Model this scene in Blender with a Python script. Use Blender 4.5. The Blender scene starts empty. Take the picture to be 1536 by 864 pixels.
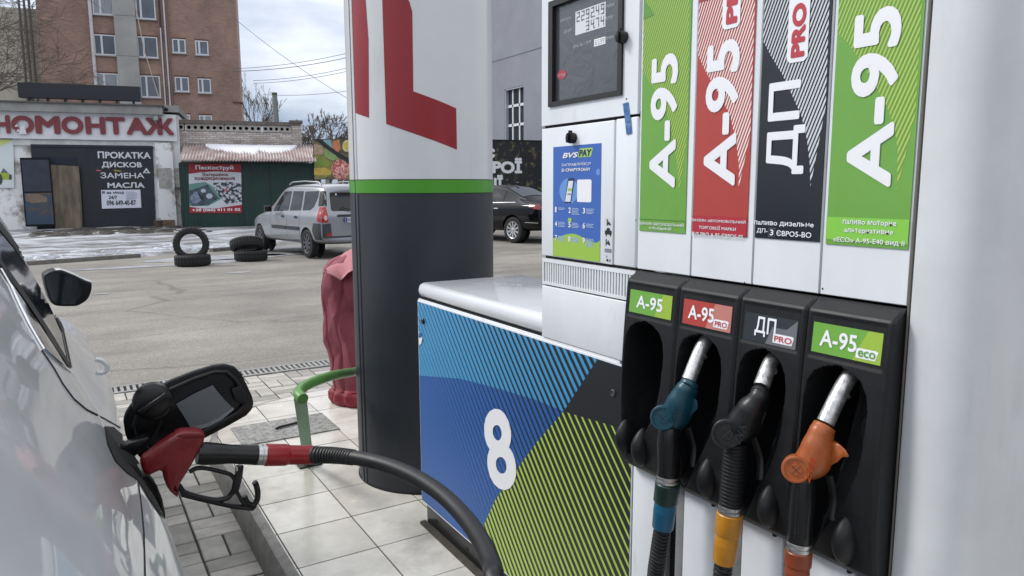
import bpy, bmesh, math, random
from math import sin, cos, pi, radians, atan, atan2, sqrt, hypot
from mathutils import Vector, Matrix, noise
from mathutils.bvhtree import BVHTree
random.seed(7)
SC = bpy.context.scene
COL = SC.collection

# ------------------------------------------------------------------ camera
F = 1090.0
PITCH = atan(151 / 1090.0); YAW = atan2(668, 1090 / cos(PITCH)); ROLL = radians(-0.2)
CAM = Vector((0, 0, 1.5))
cf = Vector((sin(YAW) * cos(PITCH), cos(YAW) * cos(PITCH), -sin(PITCH)))
cr0 = Vector((cos(YAW), -sin(YAW), 0)); cu0 = cr0.cross(cf)
cr = cr0 * cos(ROLL) + cu0 * sin(ROLL); cu = cu0 * cos(ROLL) - cr0 * sin(ROLL)
cd = bpy.data.cameras.new('camera'); cam = bpy.data.objects.new('camera', cd); COL.objects.link(cam)
M3 = Matrix((cr, cu, -cf)).transposed()
cam.matrix_world = Matrix.Translation(CAM) @ M3.to_4x4()
cd.sensor_width = 36; cd.sensor_fit = 'HORIZONTAL'; cd.lens = F / 1536 * 36
cd.clip_start = 0.02; cd.clip_end = 900
SC.camera = cam

# ------------------------------------------------------------------ sky, sun, exposure
SUN_DIR = Vector((-0.55, 0.50, 0.67)).normalized()
w = bpy.data.worlds.new('World'); SC.world = w; w.use_nodes = True
nt = w.node_tree; nt.nodes.clear()
def wn(t, **k):
    n = nt.nodes.new(t)
    for a, b in k.items(): setattr(n, a, b)
    return n
wo = wn('ShaderNodeOutputWorld'); bg = wn('ShaderNodeBackground'); sky = wn('ShaderNodeTexSky')
sky.sky_type = 'NISHITA'; sky.sun_disc = False
sky.sun_elevation = math.asin(SUN_DIR.z); sky.sun_rotation = atan2(SUN_DIR.x, SUN_DIR.y)
tc = wn('ShaderNodeTexCoord'); mp = wn('ShaderNodeMapping'); mp.inputs['Scale'].default_value = (1.0, 1.0, 3.2)
mp.inputs['Location'].default_value = (0.35, 0.1, 0.25)
nz = wn('ShaderNodeTexNoise'); nz.inputs['Scale'].default_value = 2.6; nz.inputs['Detail'].default_value = 8; nz.inputs['Roughness'].default_value = .52
rp = wn('ShaderNodeValToRGB'); rp.color_ramp.elements[0].position = .50; rp.color_ramp.elements[1].position = .80
rp.color_ramp.elements[0].color = (2.4, 2.9, 3.9, 1); rp.color_ramp.elements[1].color = (8.6, 8.8, 9.2, 1)
mx = wn('ShaderNodeMixRGB'); mx.inputs[0].default_value = .88
sx = wn('ShaderNodeSeparateXYZ'); ad = wn('ShaderNodeMath', operation='MULTIPLY_ADD')
ad.inputs[1].default_value = 1.15; ad.inputs[2].default_value = -.09
a2 = wn('ShaderNodeMath', operation='ADD')
L = nt.links.new
L(tc.outputs['Generated'], mp.inputs[0]); L(mp.outputs[0], nz.inputs['Vector'])
L(tc.outputs['Generated'], sx.inputs[0]); L(sx.outputs['Z'], ad.inputs[0])
L(nz.outputs['Fac'], a2.inputs[0]); L(ad.outputs[0], a2.inputs[1]); L(a2.outputs[0], rp.inputs[0])
L(sky.outputs[0], mx.inputs[1]); L(rp.outputs[0], mx.inputs[2]); L(mx.outputs[0], bg.inputs[0])
bg.inputs[1].default_value = .1; L(bg.outputs[0], wo.inputs[0])
sd = bpy.data.lights.new('sun', 'SUN'); sd.energy = 1.5; sd.angle = radians(14); sd.color = (1, .97, .93)
so = bpy.data.objects.new('sun', sd); COL.objects.link(so)
so.rotation_euler = SUN_DIR.to_track_quat('Z', 'Y').to_euler()
SC.view_settings.view_transform = 'Standard'; SC.view_settings.look = 'None'
SC.view_settings.exposure = 0.7; SC.view_settings.gamma = 1

# ------------------------------------------------------------------ pixel of the 1536x864 photograph -> point on a real plane
def ray(p): return cf * F + cr * (p[0] - 768) - cu * (p[1] - 432)
def onx(p, x): d = ray(p); return CAM + d * (x / d.x)
def ony(p, y): d = ray(p); return CAM + d * (y / d.y)
def onz(p, z): d = ray(p); return CAM + d * ((z - 1.5) / d.z)
def onplane(p, p0, n): d = ray(p); return CAM + d * ((Vector(p0) - CAM).dot(n) / d.dot(n))

# ------------------------------------------------------------------ materials
def lin(c): return tuple(((x / 255) / 12.92 if x / 255 <= .04045 else ((x / 255 + .055) / 1.055) ** 2.4) for x in c) + (1,)
MATS = {}
def mat(name, col, rough=.5, metal=0, var=0, vs=8, bump=0, bs=60, col2=None, coat=0, spec=.5, emit=0, stretch=None, thr=None, alpha=None, trans=0):
    if name in MATS: return MATS[name]
    m = bpy.data.materials.new(name); m.use_nodes = True; t = m.node_tree; b = t.nodes['Principled BSDF']
    c = lin(col) if max(col[:3]) > 1 else tuple(col[:3]) + (1,)
    b.inputs['Base Color'].default_value = c; b.inputs['Roughness'].default_value = rough; b.inputs['Metallic'].default_value = metal
    b.inputs['Specular IOR Level'].default_value = spec
    if coat: b.inputs['Coat Weight'].default_value = coat; b.inputs['Coat Roughness'].default_value = .03
    if trans: b.inputs['Transmission Weight'].default_value = trans
    if emit: b.inputs['Emission Color'].default_value = c; b.inputs['Emission Strength'].default_value = emit
    co = t.nodes.new('ShaderNodeTexCoord'); vec = co.outputs['Object']
    if stretch:
        mpp = t.nodes.new('ShaderNodeMapping'); mpp.inputs['Scale'].default_value = stretch; t.links.new(vec, mpp.inputs[0]); vec = mpp.outputs[0]
    if var or col2:
        n = t.nodes.new('ShaderNodeTexNoise'); n.inputs['Scale'].default_value = vs; n.inputs['Detail'].default_value = 7; n.inputs['Roughness'].default_value = .62
        t.links.new(vec, n.inputs['Vector'])
        r = t.nodes.new('ShaderNodeValToRGB'); lo, hi = thr or (.3, .7)
        r.color_ramp.elements[0].position = lo; r.color_ramp.elements[1].position = hi
        if col2: d = lin(col2) if max(col2[:3]) > 1 else tuple(col2[:3]) + (1,)
        else: d = tuple(x * (1 - var) for x in c[:3]) + (1,)
        r.color_ramp.elements[0].color = d; r.color_ramp.elements[1].color = c if col2 else tuple(min(1, x * (1 + var * .5)) for x in c[:3]) + (1,)
        t.links.new(n.outputs['Fac'], r.inputs[0]); t.links.new(r.outputs[0], b.inputs['Base Color'])
        m2 = t.nodes.new('ShaderNodeMapRange'); m2.inputs['To Min'].default_value = max(0, rough - .1); m2.inputs['To Max'].default_value = min(1, rough + .1)
        t.links.new(n.outputs['Fac'], m2.inputs[0]); t.links.new(m2.outputs[0], b.inputs['Roughness'])
    if bump:
        n = t.nodes.new('ShaderNodeTexNoise'); n.inputs['Scale'].default_value = bs; n.inputs['Detail'].default_value = 4
        t.links.new(vec, n.inputs['Vector'])
        u = t.nodes.new('ShaderNodeBump'); u.inputs['Strength'].default_value = bump; u.inputs['Distance'].default_value = .01
        t.links.new(n.outputs['Fac'], u.inputs['Height']); t.links.new(u.outputs[0], b.inputs['Normal'])
    MATS[name] = m; return m

def grime(m, scale, col, lo, hi, amt, stretch=(1, 1, 1)):
    """wear with a shape of its own: patches or specks laid over the base colour"""
    t = m.node_tree; b = t.nodes['Principled BSDF']; co = t.nodes.new('ShaderNodeTexCoord'); mp = t.nodes.new('ShaderNodeMapping'); mp.inputs['Scale'].default_value = stretch
    mp.inputs['Location'].default_value = (scale * .13, 1.7, .4)
    n = t.nodes.new('ShaderNodeTexNoise'); n.inputs['Scale'].default_value = scale; n.inputs['Detail'].default_value = 9; n.inputs['Roughness'].default_value = .7
    t.links.new(co.outputs['Object'], mp.inputs[0]); t.links.new(mp.outputs[0], n.inputs['Vector'])
    r = t.nodes.new('ShaderNodeValToRGB'); r.color_ramp.elements[0].position = lo; r.color_ramp.elements[1].position = hi
    r.color_ramp.elements[0].color = (0, 0, 0, 1); r.color_ramp.elements[1].color = (amt, amt, amt, 1); t.links.new(n.outputs['Fac'], r.inputs[0])
    mx = t.nodes.new('ShaderNodeMixRGB'); i = b.inputs['Base Color']
    if i.links: t.links.new(i.links[0].from_socket, mx.inputs[1])
    else: mx.inputs[1].default_value = i.default_value
    mx.inputs[2].default_value = lin(col) if max(col) > 1 else tuple(col) + (1,)
    t.links.new(r.outputs[0], mx.inputs[0]); t.links.new(mx.outputs[0], i); return m
def rampmix(t, fac, c1, c2, lo, hi):
    r = t.nodes.new('ShaderNodeValToRGB'); r.color_ramp.elements[0].position = lo; r.color_ramp.elements[1].position = hi
    r.color_ramp.elements[0].color = c1; r.color_ramp.elements[1].color = c2; t.links.new(fac, r.inputs[0]); return r

white = mat('white_painted_panel', (.68, .71, .745), .32, var=.12, vs=3, coat=.15, stretch=(1, 1, .45))
white2 = mat('white_powder_coat', (.63, .66, .70), .38, var=.06, vs=3, bump=.02, bs=300)
grime(white, 9, (140, 138, 130), .60, .78, .45, (1, 1, .4)); grime(white, 160, (70, 66, 60), .73, .76, .6)
grime(white2, 7, (140, 138, 130), .56, .76, .5, (1, 1, .3)); grime(white2, 140, (70, 66, 60), .72, .75, .6)
blackpl = mat('black_moulded_plastic', (.008, .0088, .0105), .46, spec=.35, var=.25, vs=30, bump=.06, bs=500)
blackpl2 = mat('black_smooth_plastic', (.006, .0066, .008), .30, spec=.4, var=.2, vs=20)
rubber = mat('black_rubber', (.008, .009, .010), .55, var=.3, vs=40, bump=.05, bs=400)
hosem = mat('black_hose_rubber', (.005, .006, .008), .5, var=.2, vs=40)
dark = mat('dark_cavity', (.004, .004, .005), .8)
steel = mat('brushed_steel', (.55, .55, .56), .32, 1, var=.25, vs=60, bump=.05, bs=200)
grime(blackpl, 14, (74, 76, 80), .58, .82, .22); grime(blackpl, 90, (90, 92, 94), .70, .76, .25)
alu = mat('worn_aluminium_spout', (.62, .62, .62), .38, .85, var=.5, vs=70, bump=.12, bs=260)
greyd = mat('grey_steel_channel', (.27, .275, .28), .45, .4, var=.2, vs=10)
prw = mat('white_print', (.75, .76, .79), .4)
prk = mat('black_print', (.011, .013, .016), .4)

# ------------------------------------------------------------------ object helpers
def wloc(o):
    v = Vector((0, 0, 0))
    while o is not None: v = v + o.location; o = o.parent
    return v
def part(name, verts, faces, m, parent=None, smooth=False, local=False, auto=None):
    me = bpy.data.meshes.new(name)
    off = Vector((0, 0, 0)) if (local or parent is None) else wloc(parent)
    me.from_pydata([tuple(Vector(v) - off) for v in verts], [], faces); me.update()
    o = bpy.data.objects.new(name, me); COL.objects.link(o); o.parent = parent
    if m: me.materials.append(m)
    if smooth:
        for p in me.polygons: p.use_smooth = True
        if auto: me.set_sharp_from_angle(angle=radians(auto))
    return o
def from_bm(name, bm, m, parent=None, smooth=False, auto=None, local=False):
    if not local and parent is not None:
        off = wloc(parent)
        for v in bm.verts: v.co -= off
    me = bpy.data.meshes.new(name); bm.to_mesh(me); bm.free()
    o = bpy.data.objects.new(name, me); COL.objects.link(o); o.parent = parent
    if m: me.materials.append(m)
    if smooth:
        for p in me.polygons: p.use_smooth = True
        if auto: me.set_sharp_from_angle(angle=radians(auto))
    return o
def thing(name, label, cat, loc=(0, 0, 0), group=None, rz=0):
    o = bpy.data.objects.new(name, None); COL.objects.link(o); o.location = loc; o.rotation_euler = (0, 0, rz)
    o.empty_display_size = .1
    o['label'] = label; o['category'] = cat
    if group: o['group'] = group
    return o
def tag(o, label=None, cat=None, group=None, kind=None):
    if label: o['label'] = label
    if cat: o['category'] = cat
    if group: o['group'] = group
    if kind: o['kind'] = kind
    return o
def copy_tree(o, parent=None):
    c = o.copy(); COL.objects.link(c); c.parent = parent
    for ch in [x for x in COL.objects if x.parent == o]: copy_tree(ch, c)
    return c
def boxg(x0, x1, y0, y1, z0, z1):
    v = [(x0, y0, z0), (x1, y0, z0), (x1, y1, z0), (x0, y1, z0), (x0, y0, z1), (x1, y0, z1), (x1, y1, z1), (x0, y1, z1)]
    f = [(0, 3, 2, 1), (4, 5, 6, 7), (0, 1, 5, 4), (1, 2, 6, 5), (2, 3, 7, 6), (3, 0, 4, 7)]
    return v, f
def box(name, x0, x1, y0, y1, z0, z1, m, parent=None, bev=0, seg=3, local=False):
    x0, x1 = sorted((x0, x1)); y0, y1 = sorted((y0, y1)); z0, z1 = sorted((z0, z1))
    v, f = boxg(x0, x1, y0, y1, z0, z1)
    if not bev: return part(name, v, f, m, parent, local=local)
    bm = bmesh.new(); vs = [bm.verts.new(p) for p in v]
    for q in f: bm.faces.new([vs[i] for i in q])
    bmesh.ops.bevel(bm, geom=bm.edges[:], offset=bev, segments=seg, profile=.5, affect='EDGES')
    return from_bm(name, bm, m, parent, True, 40, local)
class MB:
    def __init__(s): s.v = []; s.f = []
    def add(s, v, f):
        n = len(s.v); s.v += [tuple(p) for p in v]; s.f += [tuple(i + n for i in q) for q in f]; return s
    def box(s, *a): return s.add(*boxg(*a))
    def build(s, name, m, parent=None, smooth=False, auto=None, local=False): return part(name, s.v, s.f, m, parent, smooth, local, auto)
def tubeg(pts, rad, n=12, flat=1.0, up=None, cap=True):
    pts = [Vector(p) for p in pts]
    rs = rad if isinstance(rad, (list, tuple)) else [rad] * len(pts)
    v = []; f = []; prev = None
    for i, p in enumerate(pts):
        t = (pts[min(i + 1, len(pts) - 1)] - pts[max(i - 1, 0)]).normalized()
        if prev is None:
            a = Vector(up) if up else (Vector((0, 0, 1)) if abs(t.z) < .9 else Vector((1, 0, 0)))
        else: a = prev
        a = (a - t * a.dot(t)).normalized(); b = t.cross(a); prev = a
        for k in range(n):
            th = 2 * pi * k / n
            v.append(p + (a * cos(th) + b * sin(th) * flat) * rs[i])
    for i in range(len(pts) - 1):
        for k in range(n):
            f.append((i * n + k, i * n + (k + 1) % n, (i + 1) * n + (k + 1) % n, (i + 1) * n + k))
    if cap: f.append(tuple(range(n))[::-1]); f.append(tuple((len(pts) - 1) * n + k for k in range(n)))
    return v, f
def tube(name, pts, rad, m, parent=None, n=12, flat=1.0, up=None, auto=50, local=False):
    v, f = tubeg(pts, rad, n, flat, up); return part(name, v, f, m, parent, True, local, auto)
def spline(pts, n=8):
    P = [Vector(p) for p in pts]; P = [P[0] * 2 - P[1]] + P + [P[-1] * 2 - P[-2]]; out = []
    for i in range(1, len(P) - 2):
        for k in range(n):
            t = k / n; a, b, c, d = P[i - 1], P[i], P[i + 1], P[i + 2]
            out.append(.5 * ((2 * b) + (c - a) * t + (2 * a - 5 * b + 4 * c - d) * t * t + (3 * b - a - 3 * c + d) * t ** 3))
    out.append(P[-2]); return out
def lathe(name, prof, p0, ax, m, parent=None, n=24, auto=35, cap=True):
    """prof: list of (distance along axis, radius)"""
    ax = Vector(ax).normalized(); a = (Vector((0, 0, 1)) if abs(ax.z) < .9 else Vector((1, 0, 0))); a = (a - ax * a.dot(ax)).normalized(); b = ax.cross(a)
    v = []; f = []; p0 = Vector(p0)
    for d, r in prof:
        for k in range(n): th = 2 * pi * k / n; v.append(p0 + ax * d + (a * cos(th) + b * sin(th)) * r)
    for i in range(len(prof) - 1):
        for k in range(n): f.append((i * n + k, i * n + (k + 1) % n, (i + 1) * n + (k + 1) % n, (i + 1) * n + k))
    if cap: f.append(tuple(range(n))[::-1]); f.append(tuple((len(prof) - 1) * n + k for k in range(n)))
    return part(name, v, f, m, parent, True, False, auto)
def prism(name, pts, vec, m, parent=None, bev=0, smooth=False, seg=2):
    """solid: polygon pts (3D, planar) and its copy moved by vec"""
    pts = [Vector(p) for p in pts]; vec = Vector(vec); bm = bmesh.new()
    a = [bm.verts.new(p) for p in pts]; b = [bm.verts.new(p + vec) for p in pts]; n = len(pts)
    bm.faces.new(a); bm.faces.new(b[::-1])
    for i in range(n): bm.faces.new((a[i], b[i], b[(i + 1) % n], a[(i + 1) % n]))
    bmesh.ops.recalc_face_normals(bm, faces=bm.faces[:])
    if bev: bmesh.ops.bevel(bm, geom=bm.edges[:], offset=bev, segments=seg, profile=.5, affect='EDGES')
    return from_bm(name, bm, m, parent, smooth or bool(bev), 40)
def sheet(name, pts, m, parent=None, n=None, off=0):
    pts = [Vector(p) for p in pts]
    if n is not None: pts = [p + Vector(n) * off for p in pts]
    return part(name, pts, [tuple(range(len(pts)))], m, parent)
def sheets(name, polys, m, parent=None, n=None, off=0):
    b = MB()
    for P in polys:
        if len(P) < 3: continue
        b.add([Vector(p) + (Vector(n) * off if n is not None else Vector((0, 0, 0))) for p in P], [tuple(range(len(P)))])
    return b.build(name, m, parent)
TXT = {}
HOM = dict(zip('АВЕОСТКМНРХаеорсхуіІ', 'ABEOCTKMHPXaeopcxyiI'))      # Latin twins of Cyrillic letters: cleaner outlines
def textgeo(body, bold=0, align='LEFT', sp=1.0):
    body = ''.join(HOM.get(ch, ch) for ch in body); k = (body, bold, align, sp)
    if k not in TXT:
        c = bpy.data.curves.new('t', 'FONT'); c.body = body; c.resolution_u = 4; c.align_x = align; c.space_character = sp
        o = bpy.data.objects.new('t', c); COL.objects.link(o)
        dg = bpy.context.evaluated_depsgraph_get(); me = bpy.data.meshes.new_from_object(o.evaluated_get(dg))
        V = [v.co.copy() for v in me.vertices]; Fc = [tuple(p.vertices) for p in me.polygons]
        bpy.data.objects.remove(o); bpy.data.meshes.remove(me); bpy.data.curves.remove(c)
        V = [Vector((v.x, v.y, 0)) for v in V]
        if bold > .004 and True:      # heavier strokes: shifted copies laid a hair apart
            n0 = len(V); V0 = V; F0 = Fc; V = []; Fc = []; nd = 12 if bold > .025 and len(body) < 9 else 8
            D = [(0, 0)] + [(cos(2 * pi * q / nd) * bold, sin(2 * pi * q / nd) * bold) for q in range(nd)]
            for q, (dx, dy) in enumerate(D):
                Fc += [tuple(i + n0 * q for i in f) for f in F0]; V += [Vector((v.x + dx, v.y + dy, q)) for v in V0]
        x0 = min(v.x for v in V); x1 = max(v.x for v in V); y0 = min(v.y for v in V); y1 = max(v.y for v in V)
        TXT[k] = ([((v.x - x0) / (x1 - x0), (v.y - y0) / (y1 - y0), v.z) for v in V], Fc)
    return TXT[k]
def lettering(name, body, bl, br, tl, m, parent=None, n=(0, 0, 0), off=0, bold=.0, align='LEFT', sp=1.0, slant=0):
    V, Fc = textgeo(body, bold, align, sp); bl, br, tl, n = Vector(bl), Vector(br), Vector(tl), Vector(n)
    nn = (br - bl).cross(tl - bl).normalized(); nn = nn if nn.dot(CAM - bl) > 0 else -nn; e = 2.2e-5 * (CAM - bl).length
    return part(name, [bl + (br - bl) * (u + slant * v) + (tl - bl) * v + n * off + nn * (e * q) for u, v, q in V], Fc, m, parent)
def clip_half(P, nx, ny, c):      # keep nx*x+ny*y >= c
    out = []
    for i in range(len(P)):
        a = P[i]; b = P[(i + 1) % len(P)]; da = nx * a[0] + ny * a[1] - c; db = nx * b[0] + ny * b[1] - c
        if da >= 0: out.append(a)
        if (da >= 0) != (db >= 0):
            t = da / (da - db); out.append((a[0] + (b[0] - a[0]) * t, a[1] + (b[1] - a[1]) * t))
    return out
def stripes2d(P, d, sp, wf, ph=0):
    """slice polygon P (2D) into bands running along d; wf(c)=share of the pitch covered at offset c (0..1 over the polygon)"""
    l = hypot(*d); nx, ny = -d[1] / l, d[0] / l
    cs = [nx * p[0] + ny * p[1] for p in P]; c0, c1 = min(cs), max(cs); k = 0; out = []
    c = c0 + ph
    while c < c1:
        wd = sp * wf((c - c0) / (c1 - c0))
        if wd > 0:
            Q = clip_half(clip_half(P, nx, ny, c), -nx, -ny, -(c + wd))
            if len(Q) > 2: out.append(Q)
        c += sp
    return out
def ell(c, a, b, n=20, rot=0):
    return [(c[0] + a * cos(2 * pi * i / n) * cos(rot) - b * sin(2 * pi * i / n) * sin(rot), c[1] + a * cos(2 * pi * i / n) * sin(rot) + b * sin(2 * pi * i / n) * cos(rot)) for i in range(n)]
def interp(tab, x):
    if x <= tab[0][0]: return tab[0][1]
    for (a, va), (b, vb) in zip(tab, tab[1:]):
        if x <= b: return va + (vb - va) * (x - a) / (b - a)
    return tab[-1][1]
def sstep(a, b, x):
    t = max(0, min(1, (x - a) / (b - a))); return t * t * (3 - 2 * t)
def drape(name, P, fn, m, parent=None, du=.1, off=0, box2=None, smooth=True, thick=0):
    """cut the 2D polygon P into a grid and map every vertex with fn(u,v)->(point, normal)"""
    bm = bmesh.new(); vs = [bm.verts.new((p[0], p[1], 0)) for p in P]; bm.faces.new(vs)
    for ax in (0, 1):
        lo = min(p[ax] for p in P); hi = max(p[ax] for p in P); c = lo + du
        while c < hi:
            no = (1, 0, 0) if ax == 0 else (0, 1, 0); co = (c, 0, 0) if ax == 0 else (0, c, 0)
            bmesh.ops.bisect_plane(bm, geom=bm.verts[:] + bm.edges[:] + bm.faces[:], plane_co=co, plane_no=no, dist=1e-6); c += du
    bad = []
    for v in bm.verts:
        r = fn(v.co.x, v.co.y)
        if r is None: bad.append(v); continue
        v.co = r[0] + r[1] * off
    if bad: bmesh.ops.delete(bm, geom=bad, context='VERTS')
    return from_bm(name, bm, m, parent, smooth)

# ================================================================== SETTING: ground
def ground_material():
    m = bpy.data.materials.new('asphalt'); m.use_nodes = True; t = m.node_tree; b = t.nodes['Principled BSDF']; K = t.links.new
    co = t.nodes.new('ShaderNodeTexCoord').outputs['Object']
    def nz_(s, d, sc=None):
        v = co
        if sc: q = t.nodes.new('ShaderNodeMapping'); q.inputs['Scale'].default_value = sc; K(co, q.inputs[0]); v = q.outputs[0]
        n = t.nodes.new('ShaderNodeTexNoise'); n.inputs['Scale'].default_value = s; n.inputs['Detail'].default_value = d; n.inputs['Roughness'].default_value = .65; K(v, n.inputs['Vector']); return n
    big = nz_(.35, 6); fine = nz_(60, 5)
    base = rampmix(t, big.outputs['Fac'], lin((118, 115, 110)), lin((147, 143, 137)), .35, .65)
    fr = rampmix(t, fine.outputs['Fac'], (.62, .62, .62, 1), (1.25, 1.24, 1.22, 1), .35, .68)
    mul = t.nodes.new('ShaderNodeMixRGB'); mul.blend_type = 'MULTIPLY'; mul.inputs[0].default_value = 1
    K(base.outputs[0], mul.inputs[1]); K(fr.outputs[0], mul.inputs[2])
    # long repair seams and crazing cracks
    wv = nz_(.9, 4); mxv = t.nodes.new('ShaderNodeMixRGB'); mxv.inputs[0].default_value = .22; K(co, mxv.inputs[1]); K(wv.outputs['Color'], mxv.inputs[2])
    mpv = t.nodes.new('ShaderNodeMapping'); mpv.inputs['Scale'].default_value = (.28, .75, 1); K(mxv.outputs[0], mpv.inputs[0])
    vo = t.nodes.new('ShaderNodeTexVoronoi'); vo.feature = 'DISTANCE_TO_EDGE'; vo.inputs['Scale'].default_value = 1.0; K(mpv.outputs[0], vo.inputs['Vector'])
    cr_ = rampmix(t, vo.outputs['Distance'], (.66, .65, .64, 1), (1, 1, 1, 1), .003, .011)
    mk = nz_(.25, 2); mkr = rampmix(t, mk.outputs['Fac'], (0, 0, 0, 1), (1, 1, 1, 1), .42, .5)
    crm = t.nodes.new('ShaderNodeMixRGB'); K(mkr.outputs[0], crm.inputs[0]); crm.inputs[1].default_value = (1, 1, 1, 1); K(cr_.outputs[0], crm.inputs[2])
    m2 = t.nodes.new('ShaderNodeMixRGB'); m2.blend_type = 'MULTIPLY'; m2.inputs[0].default_value = 1; K(mul.outputs[0], m2.inputs[1]); K(crm.outputs[0], m2.inputs[2])
    # damp, darker streaks
    st = nz_(1.2, 6, (.35, 1.6, 1)); sr = rampmix(t, st.outputs['Fac'], (.78, .77, .76, 1), (1.05, 1.05, 1.04, 1), .36, .58)
    m3 = t.nodes.new('ShaderNodeMixRGB'); m3.blend_type = 'MULTIPLY'; m3.inputs[0].default_value = 1; K(m2.outputs[0], m3.inputs[1]); K(sr.outputs[0], m3.inputs[2])
    K(m3.outputs[0], b.inputs['Base Color'])
    rr = t.nodes.new('ShaderNodeMapRange'); rr.inputs[1].default_value = .35; rr.inputs[2].default_value = .6; rr.inputs[3].default_value = .55; rr.inputs[4].default_value = .92; K(st.outputs['Fac'], rr.inputs[0]); K(rr.outputs[0], b.inputs['Roughness'])
    bu = t.nodes.new('ShaderNodeBump'); bu.inputs['Strength'].default_value = .35; bu.inputs['Distance'].default_value = .006; K(fine.outputs['Fac'], bu.inputs['Height']); K(bu.outputs[0], b.inputs['Normal'])
    return m
g = part('ground', [(-400, -300, -.012), (400, -300, -.012), (400, 500, -.012), (-400, 500, -.012)], [(0, 1, 2, 3)], ground_material()); tag(g, kind='structure')

# dirty snow and ice apron in front of the workshops
def snow_material():
    m = bpy.data.materials.new('dirty_snow'); m.use_nodes = True; t = m.node_tree; b = t.nodes['Principled BSDF']; K = t.links.new
    co = t.nodes.new('ShaderNodeTexCoord').outputs['Object']
    q = t.nodes.new('ShaderNodeMapping'); q.inputs['Scale'].default_value = (.5, 1.5, 1); K(co, q.inputs[0])
    n = t.nodes.new('ShaderNodeTexNoise'); n.inputs['Scale'].default_value = 1.1; n.inputs['Detail'].default_value = 9; n.inputs['Roughness'].default_value = .68; K(q.outputs[0], n.inputs['Vector'])
    r = t.nodes.new('ShaderNodeValToRGB'); e = r.color_ramp.elements
    e[0].position = .36; e[0].color = lin((84, 82, 80)); e[1].position = .68; e[1].color = lin((208, 212, 220))
    x = e.new(.47); x.color = lin((122, 122, 125)); x = e.new(.55); x.color = lin((172, 175, 181))
    K(n.outputs['Fac'], r.inputs[0]); K(r.outputs[0], b.inputs['Base Color']); b.inputs['Roughness'].default_value = .5
    u = t.nodes.new('ShaderNodeBump'); u.inputs['Strength'].default_value = .6; u.inputs['Distance'].default_value = .04; K(n.outputs['Fac'], u.inputs['Height']); K(u.outputs[0], b.inputs['Normal'])
    return m
snowm = snow_material()
rr = random.Random(3)
edge = [(-14, 17.0), (-8, 17.2), (-4, 17.1), (-1.5, 17.3), (.4, 17.9), (1.6, 18.3), (2.6, 18.9), (4.2, 19.6), (6, 20.6), (8, 22.0), (10.5, 23.0), (13.5, 24.2)]
bm = bmesh.new(); nx_ = 120; ny_ = 46; V = []
for i in range(nx_ + 1):
    x = -14 + 27.5 * i / nx_; ye = interp(edge, x) + .25 * noise.noise((x * 1.3, 3, 0)) + .12 * noise.noise((x * 4, 9, 0)); col_ = []
    for j in range(ny_ + 1):
        s = j / ny_; y = ye + (31.9 - ye) * s ** 1.2
        z = min(.07, .0 + .09 * sstep(0, .05, s)) + .035 * noise.noise((x * .8, y * 1.4, 0)) + .02 * noise.noise((x * 3, y * 4, 5))
        col_.append(bm.verts.new((x, y, z - .03 if j else -.02)))
    V.append(col_)
for i in range(nx_):
    for j in range(ny_): bm.faces.new((V[i][j], V[i + 1][j], V[i + 1][j + 1], V[i][j + 1]))
ap = from_bm('snow_covered_apron', bm, snowm, None, True); tag(ap, kind='structure')
# dark wet debris and frozen slush lumps trodden into the snow by the gate
dbm = mat('wet_debris', (58, 54, 50), .7, var=.5, vs=5, bump=.4, bs=20); slm = mat('slush_lumps', (176, 180, 188), .6, var=.4, vs=6, bump=.3, bs=12)
for nm_, m_, cnt_, reg, sz in (('debris', dbm, 150, ((-1.0, 4.2), (26.5, 31.0)), (.10, .45)), ('slush', slm, 260, ((-5, 7.5), (17.6, 21.5)), (.06, .30))):
    b = MB()
    for q in range(cnt_):
        x = rr.uniform(*reg[0]); y = (interp(edge, x) + abs(rr.gauss(0, .8)) + .1) if nm_ == 'slush' else rr.uniform(*reg[1]); a_ = rr.uniform(*sz); c_ = a_ * rr.uniform(.3, .8); hz = a_ * rr.uniform(.08, .25); n = 9; ph = rr.random() * 6; z0 = .035
        R1 = [(x + a_ * cos(2 * pi * k / n) * (1 + .35 * noise.noise((k * .9, ph, q))), y + c_ * sin(2 * pi * k / n) * (1 + .35 * noise.noise((k * .9, ph + 4, q)))) for k in range(n)]
        v = [(u, w_, z0 - .06) for u, w_ in R1] + [((u + x) / 2 + .0, (w_ + y) / 2, z0 + hz * rr.uniform(.6, 1)) for u, w_ in R1]
        b.add(v, [(k, (k + 1) % n, n + (k + 1) % n, n + k) for k in range(n)] + [tuple(n + k for k in range(n))])
    tag(b.build(nm_ + '_on_the_snow', m_, None, True, 60), kind='stuff')
# thin patches of ice and meltwater on the lot
icem = mat('ice_patch', (178, 181, 186), .25, var=.25, vs=3)
b = MB()
for (px, py, a, c) in [(330, 386, 1.5, .34), (200, 400, 1.2, .10), (357, 408, .22, .07), (338, 391, .9, .22), (440, 372, 1.0, .5), (420, 381, .5, .16), (150, 440, .12, .04)]:
    c0 = onz((px, py), 0); n = 22; ph = rr.random() * 9
    b.add([(c0.x + a * cos(2 * pi * k / n) * (1 + .35 * noise.noise((cos(k * .9) * 2, ph, k * .3))), c0.y + c * 1.8 * sin(2 * pi * k / n) * (1 + .35 * noise.noise((k * .7, ph, 1))), -.006) for k in range(n)], [tuple(range(n))])
tag(b.build('ice_patches', icem), kind='stuff')
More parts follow.
